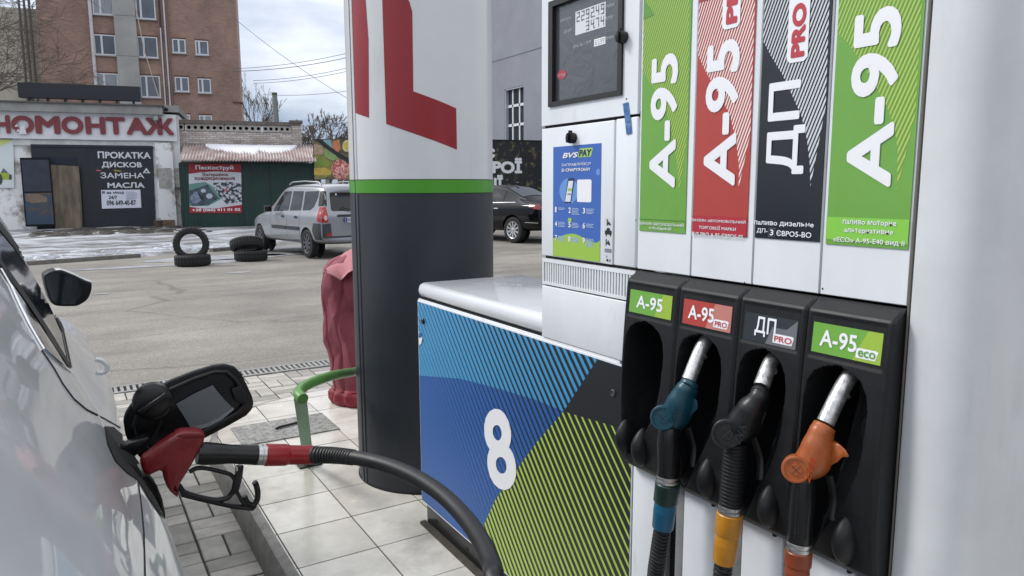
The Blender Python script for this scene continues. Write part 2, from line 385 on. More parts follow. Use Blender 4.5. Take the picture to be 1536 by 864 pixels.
# concrete edging by the apron
edgem = mat('wet_concrete', (110, 108, 104), .7, var=.4, vs=6)
for P in ([(-6, 17.0), (-2, 17.05)], [(-1.2, 17.2), (1.3, 18.0)], [(2.9, 18.6), (4.6, 19.5)]):
    (xa, ya), (xb, yb) = P; dvec = Vector((xb - xa, yb - ya, 0)); nn = Vector((-dvec.y, dvec.x, 0)).normalized() * .16
    tag(prism('kerb', [(xa, ya, -.02), (xb, yb, -.02), (xb, yb, .07), (xa, ya, .07)], nn, edgem), kind='structure')

# ------------------------------------------------------------------ paving and drain
pavm = [mat('concrete_paver_%s' % n, c, .8, var=.28, vs=9, bump=.3, bs=220) for n, c in (('pale', (164, 161, 154)), ('mid', (146, 143, 137)), ('dusty', (174, 170, 163)))]
bed = box('paving_bed', -2.2, 3.2, -2.0, 5.96, -.011, -.006, mat('joint_sand', (50, 49, 47), .95, var=.4, vs=20)); tag(bed, kind='structure')
def paver_mesh(lx, ly, m):
    bm = bmesh.new(); v, f = boxg(-lx / 2, lx / 2, -ly / 2, ly / 2, -.006, 0); vs = [bm.verts.new(p) for p in v]
    for q in f: bm.faces.new([vs[i] for i in q])
    bmesh.ops.bevel(bm, geom=[e for e in bm.edges if all(x.co.z > -.001 for x in e.verts)], offset=.004, segments=1, affect='EDGES')
    me = bpy.data.meshes.new('paver'); bm.to_mesh(me); bm.free(); me.materials.append(m); return me
PW = .105
PM = {(o, i): paver_mesh(*( (2 * PW - .008, PW - .008) if o == 0 else (PW - .008, 2 * PW - .008)), pavm[i]) for o in (0, 1) for i in range(3)}
rest = MB(); cnt = 0
for i in range(-12, 16):
    for j in range(0, 38):
        bx = .575 - (i + 1) * 2 * PW if i >= 0 else .575 + (-i - 1) * 2 * PW
        by = 5.955 - (j + 1) * 2 * PW
        o = (i + j) % 2
        for k in (0, 1):
            cx, cy = (bx + PW, by + PW / 2 + k * PW) if o == 0 else (bx + PW / 2 + k * PW, by + PW)
            if cx < -2.1 or cx > 3.1 or cy < -1.9: continue
            inisl = (cx > .60 and cy < 4.0) or (cy >= 4.0 and ((cx - 1.42) / .84) ** 2 + ((cy - 4.0) / .68) ** 2 < 1)
            if inisl: continue
            dz = rr.uniform(-.003, .002); vis = cx > .12 and (cx < .62 or cy > 4.2) and cx < 1.75 and cy > .9
            if vis and cnt < 299:
                ob = bpy.data.objects.new('paver', PM[(o, rr.randrange(3))]); COL.objects.link(ob); ob.parent = bed
                ob.location = (cx, cy, .001 + dz); ob.rotation_euler = (rr.uniform(-.01, .01), rr.uniform(-.01, .01), rr.uniform(-.012, .012)); cnt += 1
            else:
                hx, hy = (PW - .004, PW / 2 - .004) if o == 0 else (PW / 2 - .004, PW - .004)
                rest.box(cx - hx, cx + hx, cy - hy, cy + hy, -.006, .001 + dz)
o = rest.build('far_pavers', pavm[1], bed); tag(o, kind='stuff')
# slotted drain channel
chan = box('drain_channel', -2.2, 3.2, 5.97, 6.20, -.011, -.0085, dark); tag(chan, kind='structure')
chm = mat('galvanised_grate', (150, 150, 148), .6, .3, var=.3, vs=12)
b = MB(); b.box(-2.2, 3.2, 5.975, 6.005, -.008, .006).box(-2.2, 3.2, 6.165, 6.195, -.008, .006)
o = b.build('grate_rail', chm, chan)
b = MB(); x = -2.2
while x < 3.19: b.add([(x, 6.006, .004), (x + .022, 6.006, .004), (x + .022, 6.164, .004), (x, 6.164, .004), (x, 6.006, -.007), (x + .022, 6.006, -.007), (x + .022, 6.164, -.007), (x, 6.164, -.007)], [(0, 1, 2, 3), (0, 4, 5, 1), (1, 5, 6, 2), (2, 6, 7, 3), (3, 7, 4, 0)]); x += .042
o = b.build('grate_bars', chm, chan); tag(o, kind='stuff')

# ------------------------------------------------------------------ island
IZ = .158
def isl(inset, y0=-1.6, xr=2.25):
    P = [(xr, y0), (.585 + inset, y0), (.585 + inset, 3.6)]
    for k in range(0, 25):
        a = pi - pi * k / 24
        P.append((1.42 + (.835 - inset) * cos(a), 4.02 + (.70 - inset) * sin(a)))
    P[3] = (.585 + inset, 4.02)
    return P[:-1] + [(xr, 4.02)]
kerbm = mat('worn_kerb_concrete', (118, 117, 113), .6, var=.45, vs=14, bump=.3, bs=80)
Pk = isl(-.035)
prof = [(-.035, -.01), (-.034, .11), (-.022, .146), (-.004, .157), (.012, .158), (.012, .14)]
rings = [[(x, y, z) for x, y in isl(i)] for i, z in prof]
b = MB(); n = len(rings[0])
for R in rings: b.v += R
for r_ in range(len(rings) - 1):
    for k in range(n): b.f.append((r_ * n + k, r_ * n + (k + 1) % n, (r_ + 1) * n + (k + 1) % n, (r_ + 1) * n + k))
island = b.build('pump_island', kerbm, None, True, 40); tag(island, kind='structure')
tp = isl(.012); sheet('grout_bed', [(x, y, IZ - .006) for x, y in tp], mat('dark_grout', (66, 62, 58), .9, var=.3, vs=15), island)
tilem = [mat('glazed_floor_tile_%s' % n, c, .24, var=.2, vs=7, bump=.05, bs=40, spec=.6) for n, c in (('cream', (196, 193, 184)), ('sand', (196, 192, 182)), ('grey', (208, 205, 197)))]
for m_ in tilem: grime(m_, 3, (128, 122, 112), .55, .75, .5); grime(m_, 45, (110, 104, 96), .66, .72, .5); grime(m_, 200, (60, 56, 50), .72, .76, .6)
tc_ = 0
PL = [(.696, 4.197), (1.197, 4.216), (1.223, 3.803), (.693, 3.932)]      # cover plate corners
for i in range(-1, 6):
    for j in range(-14, 10):
        xa = .605 + .30 * i; ya = 2.473 + .30 * j
        P = [(xa + .003, ya + .003), (xa + .297, ya + .003), (xa + .297, ya + .297), (xa + .003, ya + .297)]
        Q = [(x, y) for x, y in tp]
        R = P
        # clip tile to the island outline (outline is convex)
        cx = sum(q[0] for q in Q) / len(Q); cy = sum(q[1] for q in Q) / len(Q)
        for a, c in zip(Q, Q[1:] + Q[:1]):
            nx, ny = -(c[1] - a[1]), c[0] - a[0]
            if hypot(nx, ny) < 1e-6: continue
            if nx * (cx - a[0]) + ny * (cy - a[1]) < 0: nx, ny = -nx, -ny
            R = clip_half(R, nx, ny, nx * a[0] + ny * a[1])
            if len(R) < 3: break
        if len(R) < 3: continue
        dz = rr.uniform(-.0012, .0008)
        prism('tile', [(x, y, IZ - .005) for x, y in R], (0, 0, .005 + dz), tilem[rr.randrange(3)], island, bev=0)
# chequer plate cover
cov = thing('access_cover', 'worn diamond-plate steel access cover let into the island tiles', 'cover', (.95, 4.03, IZ))
platem = mat('worn_chequer_plate', (150, 150, 146), .55, .3, var=.5, vs=25, bump=.4, bs=90)
prism('plate', [(.69, 3.86, IZ + .001), (1.21, 3.86, IZ + .001), (1.21, 4.20, IZ + .001), (.69, 4.20, IZ + .001)], (0, 0, .006), platem, cov)
b = MB()
for i in range(19):
    for j in range(12):
        x = .71 + i * .027; y = 3.878 + j * .027; s = 1 if (i + j) % 2 else -1; d = .0095
        c, s2 = cos(s * pi / 4), sin(s * pi / 4)
        q = [(x + c * d, y + s2 * d), (x - s2 * .003, y + c * .003), (x - c * d, y - s2 * d), (x + s2 * .003, y - c * .003)]
        b.add([(u, v, IZ + .0072) for u, v in q] + [(x, y, IZ + .0098)], [(0, 1, 4), (1, 2, 4), (2, 3, 4), (3, 0, 4)])
tag(b.build('raised_diamonds', platem, cov), kind='stuff')
tube('handle', [(.90, 4.03, IZ + .010), (.92, 4.035, IZ + .016), (1.03, 4.06, IZ + .016), (1.05, 4.065, IZ + .010)], .007, blackpl, cov, 8)

# ================================================================== canopy column
PC = Vector((1.40, 3.10, 0)); PR = .325
def pcyl(p, R=PR):
    d = ray(p); a = d.x ** 2 + d.y ** 2; bb = -2 * (d.x * PC.x + d.y * PC.y); c = PC.x ** 2 + PC.y ** 2 - R * R
    D = max(0, bb * bb - 4 * a * c); t = (-bb - sqrt(D)) / 2 / a; q = CAM + d * t
    return atan2(q.y - PC.y, q.x - PC.x) % (2 * pi), q.z
pil = thing('canopy_column', 'big round column, white above a green band and dark grey below', 'column', (PC.x, PC.y, IZ))
colw = mat('white_column_cladding', (.56, .57, .58), .30, var=.08, vs=2, coat=.2)
cold = mat('dark_grey_column_cladding', (31, 36, 43), .45, var=.15, vs=6)
grime(colw, 5, (150, 148, 142), .60, .8, .35, (1, 1, .25)); grime(cold, 30, (92, 94, 96), .66, .74, .3); grime(cold, 6, (70, 72, 74), .58, .8, .3, (1, 1, .3))
colg = mat('green_column_band', (64, 136, 26), .35)
lathe('dark_cladding', [(0, PR), (1.477 - IZ, PR)], (PC.x, PC.y, IZ + .002), (0, 0, 1), cold, pil, 96)
lathe('green_band', [(1.478, PR + .002), (1.532, PR + .002)], (PC.x, PC.y, 0), (0, 0, 1), colg, pil, 96)
lathe('white_cladding', [(1.533, PR), (5.198, PR)], (PC.x, PC.y, 0), (0, 0, 1), colw, pil, 96)
for dth, wd, pr in ((0, .010, .007), (.085, .012, .009)):
    th = radians(186) - dth * 1.0
    c, s = cos(th), sin(th); t_ = Vector((-s, c, 0)); r_ = Vector((c, s, 0))
    for z0, z1, m_ in ((IZ + .001, 1.475, cold), (1.535, 4.6, colw)):
        a = PC + r_ * (PR - .004) - t_ * wd
        prism('seam_trim', [a + Vector((0, 0, z0)), a + t_ * 2 * wd + Vector((0, 0, z0)), a + t_ * 2 * wd + r_ * (pr) + Vector((0, 0, z0)), a + r_ * pr + Vector((0, 0, z0))], (0, 0, z1 - z0), m_, pil, .0015)
th = radians(183.5); r_ = Vector((cos(th), sin(th), 0)); t_ = Vector((-sin(th), cos(th), 0)); a = PC + r_ * (PR - .001) - t_ * .004 + Vector((0, 0, IZ))
prism('seam_gap', [a, a + t_ * .008, a + t_ * .008 + r_ * .003, a + r_ * .003], (0, 0, 4.4), dark, pil)
lathe('base_joint', [(0, PR + .004), (.007, PR + .003)], (PC.x, PC.y, IZ + .0005), (0, 0, 1), mat('black_sealant', (.01, .01, .01), .9), pil, 96)
for zz in (1.4755, 1.5335): lathe('cladding_joint', [(0, PR + .0004), (.0022, PR + .0004)], (PC.x, PC.y, zz), (0, 0, 1), dark, pil, 96)
redp = mat('red_column_logo', (132, 22, 32), .32, var=.05, vs=3)
def pfn(u, v):
    return PC + Vector((PR * cos(u / PR), PR * sin(u / PR), v)), Vector((cos(u / PR), sin(u / PR), 0))
for P in ([(526, -60), (527.5, 30), (525, 165), (553.5, 176.5), (552.8, 60), (547, -20), (547, -60)],
          [(571, -60), (573.5, 0), (579.5, 186), (685.3, 224.5), (684.2, 162.5), (620, 137), (618.5, 18), (614, 2), (604, -12), (598, -60)]):
    Q = [pcyl(p) for p in P]; Q = [(a * PR, z) for a, z in Q]
    drape('red_logo', Q, pfn, redp, pil, du=.03, off=.0012)

sh_ = thing('added_station_shop', 'unseen shop block added behind the viewer to shade the dispenser end column', 'building', (2, -12, 0))
box('wall', -8, 14, -20, -11, 0, 3.6, mat('added_shop_wall', (.42, .42, .43), .7), sh_); box('added_shop_window', -5, 9, -10.99, -10.95, .5, 2.8, mat('added_shop_glass', (30, 34, 38), .08), sh_); box('roof_edge', -8.2, 14.2, -20, -10.8, 3.602, 4.1, white2, sh_)  # unseen building added to darken the end column's side and feed car reflections

# ================================================================== green bent rail
gr = thing('bent_guard_rail', 'green bent tube guard rail on a flat post by the column', 'guard rail', (.911, 3.45, IZ))
grm = mat('light_green_paint', (92, 142, 70), .38, var=.12, vs=12)
grime(grm, 40, (74, 66, 54), .68, .71, .8); grime(grm, 8, (70, 100, 60), .5, .7, .5)
grm2 = mat('pale_green_paint', (108, 146, 116), .42, var=.12, vs=12)
gp = spline([ony((575, 551), 3.75), ony((552, 554), 3.55), ony((530, 558), 3.34), ony((505, 562), 3.14), ony((482, 568.5), 2.99), ony((463, 576), 2.89), ony((451, 584), 2.81), ony((448, 591), 2.76), ony((454, 598), 2.715)], 6)
tube('tube', gp, .0215, grm, gr, 20)
e0 = gp[-1]; lathe('end_cap', [(0, .0218), (.003, .0218), (.0045, .019)], e0, (gp[-1] - gp[-2]), mat('green_end_cap', (74, 118, 50), .4), gr, 20)
pt = onz((451, 604), .665)
pb = onz((462, 697), IZ); top = Vector((.752, 2.84, .685)); bot = Vector((.905, 3.38, IZ))
top = onplane((450, 597), (0, 2.77, 0), Vector((0, 1, 0))); bot = onz((463, 696), IZ)
dd = Vector((.046, -.012, 0))
prism('flat_post', [top - dd * .5, top + dd * .5, bot + dd * .5, bot - dd * .5], (.004, .010, 0), grm2, gr, .001)
prism('base_plate', [(bot.x - .055, bot.y - .045, IZ + .001), (bot.x + .055, bot.y - .045, IZ + .001), (bot.x + .055, bot.y + .045, IZ + .001), (bot.x - .055, bot.y + .045, IZ + .001)], (0, 0, .006), mat('dark_base_plate', (60, 66, 60), .6, .3), gr)

# ================================================================== red wrapped bundle
rb = thing('wrapped_cover', 'tall red fabric cover tied round something behind the grey column', 'cover', (1.52, 4.36, IZ))
redc = mat('red_tarpaulin', (108, 36, 50), .72, var=.22, vs=3, bump=.2, bs=40, col2=(128, 60, 72), thr=(.35, .75))
CR = [(.18, .17, .1, 1.7), (-.30, .22, .5, 4.1), (.62, .27, .3, 7.9), (-.75, .20, .8, 12.3), (1.2, .30, .2, 15.1)]
bm = bmesh.new(); NA = 150; NZ = 130; V = []
for j in range(NZ + 1):
    h = j / NZ; z = IZ + .003 + .93 * h; row = []
    base = 1.17 * interp([(0, .165), (.03, .178), (.075, .172), (.11, .148), (.3, .158), (.6, .172), (.8, .175), (.90, .158), (.96, .12), (1, .05)], h)
    for i in range(NA):
        th = 2 * pi * i / NA
        q = Vector((cos(th) * 1.2, sin(th) * 1.2, z * 1.1))
        r = base
        wv = 1 if h > .1 else .6
        s_ = th * .19
        for al, lam, ph_, sd_ in CR:
            u_ = (s_ * cos(al) + z * sin(al)) / lam + ph_ + .30 * noise.noise((s_ * 3, z * 2.2, sd_)); tri = abs(2 * (u_ - math.floor(u_)) - 1)
            r += lam * .12 * (tri - .5) * max(0, .40 + 1.4 * noise.noise((s_ * 3.5 + sd_, z * 2.2, sd_ * 2))) * wv
        r += .010 * noise.noise(q * 2) + .0008 * noise.noise(q * 22)
        r -= .016 * math.exp(-((th - 3.15 - .10 * sin(z * 5)) / .035) ** 2) * wv
        r -= .010 * math.exp(-((th - 3.9 + .2 * sin(z * 4)) / .05) ** 2) * wv
        if h < .1: r += .012 * sin(th * 13 + 3 * noise.noise(q)) * (h / .1)
        row.append(bm.verts.new((1.52 + r * cos(th) - .03 * h, 4.36 + r * sin(th), z)))
    V.append(row)
Vc = [[v.co.copy() for v in row] for row in V]; bm.free()
for nm_, j0, j1, m_ in (('tarpaulin', 14, NZ, redc), ('gathered_hem', 0, 14, mat('bright_red_tarpaulin', (124, 20, 38), .6, var=.25, vs=6))):
    b = MB(); b.v = [tuple(p) for row in Vc[j0:j1 + 1] for p in row]
    b.f = [(j * NA + i, j * NA + (i + 1) % NA, (j + 1) * NA + (i + 1) % NA, (j + 1) * NA + i) for j in range(j1 - j0) for i in range(NA)]
    if j1 == NZ: b.f.append(tuple((j1 - j0) * NA + i for i in range(NA)))
    b.build(nm_, m_, rb, True, 24)
# folded-over flap on top
T_ = [(487, 406), (496, 397), (505, 389), (516, 380), (527, 373), (537, 371), (550, 370)]; B_2 = [(490, 409), (497, 412), (505, 416), (512, 420), (522, 411), (533, 404), (550, 398)]
bm = bmesh.new(); G = []
for k in range(len(T_)):
    a_ = ony(T_[k], 4.38); c_2 = ony(B_2[k], 4.13); G.append([bm.verts.new(a_.lerp(c_2, q / 5) + Vector((0, -.012 * sin(pi * q / 5) + .006 * noise.noise((k * .9, q * .7, 2)), .020 * sin(pi * q / 5) + .01 * noise.noise((k * .8, q * .9, 7))))) for q in range(6)] + [bm.verts.new(c_2 + Vector((.006, .05, -.006))), bm.verts.new(c_2 + Vector((.01, .14, .01)))])
for k in range(len(T_) - 1):
    for q in range(7): bm.faces.new((G[k][q], G[k][q + 1], G[k + 1][q + 1], G[k + 1][q]))
bmesh.ops.recalc_face_normals(bm, faces=bm.faces[:])
from_bm('folded_flap', bm, mat('toplit_red_tarpaulin', (166, 104, 110), .6, var=.2, vs=6, bump=.15, bs=60), rb, True, 50)  # paler red puts the light from above into the flap's colour
tube('tie_cord', [(1.515 + .152 * cos(a) , 4.36 + .152 * sin(a), IZ + .095 + .006 * sin(3 * a)) for a in [2 * pi * k / 40 for k in range(41)]], .006, mat('dark_red_cord', (110, 20, 30), .7), rb, 6)

# ================================================================== FUEL DISPENSER
XF = 1.1325
NX = Vector((-1, 0, 0))
def fx(*ps, x=XF): return [onx(p, x) for p in ps]
dsp = thing('fuel_dispenser', 'white fuel dispenser with a blue and lime striped cabinet numbered 8', 'dispenser', (1.36, 1.5, IZ))
# --- low cabinet
box('plinth', 1.142, 1.60, 1.42, 2.545, IZ + .001, .246, blackpl2, dsp, .003)
b = MB()
for y in (2.46, 2.20, 1.9): b.add(*tubeg([(1.1425, y, .205), (1.1405, y, .205)], .008, 8))
b.build('plinth_bolts', dark, dsp)
prism('plinth_seal', [(1.118, 1.35, IZ + .001), (1.118, 2.56, IZ + .001), (1.142, 2.56, IZ + .001), (1.142, 1.35, IZ + .001)], (0, 0, .012), mat('dirty_sealant', (70, 66, 60), .9, var=.4, vs=30), dsp)
box('cabinet_shell', XF + .003, 1.61, 1.36, 2.574, .247, 1.0755, white, dsp, .004)
lidm = mat('glossy_white_lid', (.62, .64, .67), .13, var=.04, vs=5, coat=.4)
box('cabinet_lid', XF + .001, 1.625, 1.63, 2.583, 1.0775, 1.137, lidm, dsp, .026, 6)
box('lid_gap', XF + .006, 1.60, 1.66, 2.57, 1.0735, 1.079, dark, dsp)
ya, yb = 2.570, 1.318
panel = box('graphic_panel', XF, XF + .004, 1.303, ya + .002, .250, 1.0685, prw, dsp, .0006, 1)
def f2(p): q = onx(p, XF); return (q.y, q.z)
def up(P, off): return [(XF - off, y, z) for y, z in P]
Y0, Y1, Z0, Z1 = 1.306, 2.5685, .2555, 1.063
sky1 = mat('light_blue_print', (62, 140, 188), .38); sky2 = mat('deep_blue_print', (30, 86, 156), .38); lime = mat('lime_print', (166, 194, 80), .38)
sheet('light_blue_field', up([(Y1, Z0), (Y0, Z0), (Y0, Z1), (Y1, Z1)], .0004), sky1, panel)
wave = [f2(p) for p in [(628, 562.5), (652, 565), (690, 568), (715, 574), (748, 583), (775, 591), (805, 600), (838, 612)]]
bl_ = [f2(p) for p in [(846, 617), (808, 660), (786, 690), (761, 724), (742, 752), (725, 790)]]
z_b = Z0
sheet('deep_blue_field', up([(Y1, wave[0][1])] + wave[1:-1] + bl_[:] + [(bl_[-1][0] + .05, Z0), (Y1, Z0)], .0008), sky2, panel)
tri = [f2((897, 541)), (Y0, Z1), (Y0, f2((932, 640))[1]), f2((846, 617))]
tri[0] = (tri[0][0], Z1)
sheet('black_corner', up(tri, .0016), prk, panel)
yk, zk = bl_[-1]; limeP = bl_ + [(yk + .05, Z0), (Y0, Z0), (Y0, tri[2][1])]
limeP = [bl_[0]] + bl_[1:] + [(yk + .05, Z0), (Y0, Z0), tri[2]]
sheet('lime_field', up(limeP, .0012), lime, panel)
da = f2((695, 478)); db = f2((781, 701)); dr = (db[0] - da[0], db[1] - da[1])
if True:
    l = hypot(*dr); full = [(Y1, Z0), (Y0, Z0), (Y0, Z1), (Y1, Z1)]
    blueP = [(Y1, Z0), (yk + .05, Z0)] + bl_[::-1] + [(tri[0][0], Z1), (Y1, Z1)]
    nx, ny = -dr[1] / l, dr[0] / l
    cfun = lambda p: nx * p[0] + ny * p[1]
    # bands run from thin at the far bottom-left to thick at the near top-right
    cA = cfun((Y1, Z0)); cB = cfun((Y0, Z1))
    lo, hi = min(cA, cB), max(cA, cB); sgn = 1 if cB > cA else -1
    def bands(P, wf, ph=0, sp=.0250):
        out = []; k = 0; c = lo
        while c < hi:
            t = (c - cA) / (cB - cA); wd = sp * wf(t)
            if wd > 0:
                Q = clip_half(clip_half(P, nx, ny, c - wd / 2), -nx, -ny, -(c + wd / 2))
                if len(Q) > 2: out.append(Q)
            c += sp
        return out
    wfb = lambda t: interp([(.15, 0.02), (.3, .06), (.45, .14), (.6, .28), (.8, .44), (1, .52)], t)
    wfl = lambda t: interp([(0, .2), (.22, .36), (.5, .50), (.75, .64), (1, .80)], t)
    sheets('blue_stripes', [up(q, .0013) for q in bands(blueP, wfb)], prk, panel)
    sheets('lime_stripes', [up(q, .0019) for q in bands(limeP, wfl)], prk, panel)
lettering('numeral', '8', *fx((737, 735), (780, 735), (722, 617)), prw, panel, NX, .0024, bold=.03)
prw8 = None
lathe('cabinet_lock', [(0, .011), (.006, .011), (.008, .009)], onx((635.5, 481.5), XF) , NX, blackpl2, dsp, 20)
lathe('panel_lock', [(0, .009), (.005, .009), (.006, .007), (.004, .006)], onx((921, 589), XF), NX, mat('grey_lock', (90, 94, 98), .4, .6), dsp, 20)
sheet('worn_patch', [onx(p, XF - .003) for p in [(628.3, 497), (631, 501), (633.5, 507), (632, 515), (628.6, 518)]], prw, dsp)
sheet('blue_sticker', [onx(p, XF - .0034) for p in [(628.4, 499), (632, 499.5), (632, 507), (628.4, 506.5)]], mat('blue_tape', (38, 92, 138), .5), dsp)
# --- white box, grille, door, head
box('service_box', XF, 1.74, 1.302, 1.703, 1.0765, 1.2255, white, dsp, .003)
box('box_gap', XF + .006, 1.70, 1.31, 1.696, 1.222, 1.232, dark, dsp)
gy0, gy1 = 1.235, 1.700
grille = box('grille_backing', XF + .022, XF + .05, gy0, gy1, 1.235, 1.300, mat('dim_grey_interior', (64, 66, 70), .7, var=.5, vs=25), dsp)
b = MB(); b.box(XF, XF + .02, gy0, gy1, 1.2295, 1.2375).box(XF, XF + .02, gy0, gy1, 1.2925, 1.3030).box(XF, XF + .02, gy1 - .007, gy1, 1.2375, 1.2925)
b.build('grille_frame', white, grille)
b = MB(); y = gy1 - .014; k = 0
while y > gy0: b.box(XF + .001, XF + .006, y - .0058, y, 1.2375, 1.2925); y -= .0112
tag(b.build('grille_slats', white, grille), kind='stuff')
box('door_gap', XF + .008, 1.70, 1.31, 1.695, 1.298, 1.318, dark, dsp)
door = box('access_door', XF, XF + .02, 1.391, 1.705, 1.3105, 1.659, white, dsp, .003)
box('side_strip', XF + .001, XF + .02, 1.3085, 1.3865, 1.3105, 1.6605, white, dsp, .003)
box('head_core', XF + .014, 1.74, 1.30, 1.700, 1.316, 2.42, white2, dsp)
box('head_gap', XF + .008, XF + .05, 1.305, 1.70, 1.655, 1.672, dark, dsp)
# display head with a window opening (four borders)
q0 = f2((824.5, 161)); q1 = f2((934, 147)); q2 = f2((824.5, 4)); wy0, wy1, wz0, wz1 = q1[0], q0[0], q0[1], q2[1]
b = MB(); b.box(XF, XF + .02, 1.3085, 1.705, 1.6665, wz0).box(XF, XF + .02, 1.3085, 1.705, wz1, 2.42).box(XF, XF + .02, wy1, 1.705, wz0, wz1).box(XF, XF + .02, 1.3085, wy0, wz0, wz1)
b.build('display_head', white, dsp)
b = MB(); t_ = .015
b.box(XF - .006, XF + .018, wy1 - t_ * 1.3, wy1, wz0, wz1).box(XF - .006, XF + .018, wy0, wy0 + t_, wz0, wz1).box(XF - .006, XF + .018, wy0 + t_, wy1 - t_ * 1.3, wz0, wz0 + t_ * .8).box(XF - .006, XF + .018, wy0 + t_, wy1 - t_ * 1.3, wz1 - t_, wz1)
b.build('display_gasket', rubber, dsp)
glm = bpy.data.materials.new('display_glass'); glm.use_nodes = True; bb_ = glm.node_tree.nodes['Principled BSDF']
bb_.inputs['Base Color'].default_value = lin((74, 76, 82)); bb_.inputs['Roughness'].default_value = .16; bb_.inputs['Coat Weight'].default_value = .5
n_ = glm.node_tree.nodes.new('ShaderNodeTexNoise'); n_.inputs['Scale'].default_value = 14; n_.inputs['Detail'].default_value = 3; n_.inputs['Distortion'].default_value = 1.6
u_ = glm.node_tree.nodes.new('ShaderNodeBump'); u_.inputs['Strength'].default_value = .25; u_.inputs['Distance'].default_value = .01
c_ = glm.node_tree.nodes.new('ShaderNodeTexCoord'); glm.node_tree.links.new(c_.outputs['Object'], n_.inputs['Vector']); glm.node_tree.links.new(n_.outputs['Fac'], u_.inputs['Height']); glm.node_tree.links.new(u_.outputs[0], bb_.inputs['Normal'])
XG = XF + .006
scr = box('display_window', XG, XG + .004, wy0 + t_ - .002, wy1 - t_ * 1.3 + .002, wz0 + t_ * .8 - .002, wz1 - t_ + .002, glm, dsp)
lcd = mat('lcd_backlight', (196, 202, 204), .4, emit=.04); lcd2 = mat('lcd_white', (222, 226, 226), .4, emit=.06); seg = mat('lcd_segment', (104, 108, 112), .5); lbl = mat('display_label', (172, 174, 178), .5)
def rect_px(a, c): A = onx(a, XG); Cc = onx(c, XG); return A.y, Cc.y, A.z, Cc.z
def rsheet(name, ya_, yb_, z0_, z1_, off, m, par): return sheet(name, [(XG - off, ya_, z0_), (XG - off, yb_, z0_), (XG - off, yb_, z1_), (XG - off, ya_, z1_)], m, par)
l1a = f2((860.3, 53)); l1b = f2((906, 1.7)); rsheet('amount_screen', l1a[0], l1b[0], l1a[1], l1b[1], .0006, lcd, scr)
l2a = f2((888.5, 69.8)); l2b = f2((905.5, 54.2)); rsheet('price_screen', l2a[0], l2b[0], l2a[1], l2b[1], .0006, lcd2, scr)
SEG = {'0': 'abcdef', '1': 'bc', '2': 'abged', '3': 'abgcd', '4': 'fgbc', '5': 'afgcd', '6': 'afgedc', '7': 'abc', '8': 'abcdefg', '9': 'abcdfg'}
def digits(txt, yl, yr, zb, zt, name, par, m=seg, fin=1):
    nn = len(txt.replace('.', '')); w_ = (yr - yl) / nn; b = MB(); i = 0; h = zt - zb; th_ = abs(w_) * .15 * fin
    sg = 1 if w_ > 0 else -1
    for ch in txt:
        if ch == '.':
            yy = yl + w_ * (i) - sg * abs(w_) * .06; b.add([(XG - .0011, yy - th_ / 2, zb - h * .02), (XG - .0011, yy + th_ / 2, zb - h * .02), (XG - .0011, yy + th_ / 2, zb + th_), (XG - .0011, yy - th_ / 2, zb + th_)], [(0, 1, 2, 3)]); continue
        if ch != ' ':
            a = yl + w_ * (i + .17); c = yl + w_ * (i + .83); zm = (zb + zt) / 2; lo_, hi_ = min(a, c), max(a, c)
            R = {'a': (lo_, hi_, zt - th_, zt), 'd': (lo_, hi_, zb, zb + th_), 'g': (lo_, hi_, zm - th_ / 2, zm + th_ / 2),
                 'f': (min(a, a + sg * th_), max(a, a + sg * th_), zm, zt), 'e': (min(a, a + sg * th_), max(a, a + sg * th_), zb, zm),
                 'b': (min(c, c - sg * th_), max(c, c - sg * th_), zm, zt), 'c': (min(c, c - sg * th_), max(c, c - sg * th_), zb, zm)}
            for s in SEG[ch]:
                y0_, y1_, z0_, z1_ = R[s]; b.add([(XG - .0010, y0_, z0_), (XG - .0010, y1_, z0_), (XG - .0010, y1_, z1_), (XG - .0010, y0_, z1_)], [(0, 1, 2, 3)])
        i += 1
    return b.build(name, m, par)
h_ = l1b[1] - l1a[1]; wL = l1a[0] - (l1a[0] - l1b[0]) * .02; wR = l1b[0] + .002
digits('2292.49', wL, wR, l1a[1] + h_ * .54, l1a[1] + h_ * .95, 'amount_digits', scr)
digits('  34.74', wL, wR, l1a[1] + h_ * .07, l1a[1] + h_ * .46, 'volume_digits', scr)
h_ = l2b[1] - l2a[1]; digits('65.99', l2a[0] - .003, l2b[0] + .003, l2a[1] + h_ * .15, l2a[1] + h_ * .85, 'price_digits', scr, mat('lcd_pale_segment', (150, 154, 158), .5))
def txr(body, name, pa, pc, m, par, x=XG, off=.0007, bold=0, slant=0, n=NX):
    """text in an upright rectangle on the plane x: pa = lower-left pixel, pc = upper-right pixel"""
    A = onx(pa, x); Cc = onx(pc, x)
    return lettering(name, body, (x, A.y, A.z), (x, Cc.y, A.z), (x, A.y, Cc.z), m, par, n, off, bold=bold, slant=slant)
txr('ГРИВНІ', 'label_text', (908, 13), (922, 3.5), lbl, scr); txr('ЛІТРИ', 'label_text', (908, 31.5), (919.5, 22.5), lbl, scr)
txr('ВАРТІСТЬ', 'label_text', (841, 34), (857.5, 24), lbl, scr); txr("ОБ'ЄМ", 'label_text', (846, 50.5), (857.5, 42), lbl, scr)
txr('ЦІНА ЗА 1 ЛІТР', 'label_text', (860, 73.5), (887, 60), lbl, scr); txr('ГРИВНІ', 'label_text', (907, 60.5), (921, 52), lbl, scr)
A = onx((843, 112), XG); ro = sheet('red_sticker', [(XG - .0008, A.y + a, A.z + c) for a, c in ell((0, 0), .021, .0125, 20)], mat('red_sticker', (158, 60, 74), .4), scr)
txr('ТОПЛИВО', 'sticker_text', (836.5, 116.5), (849, 109), mat('pale_pink_print', (206, 160, 166), .5), scr, off=.0012)
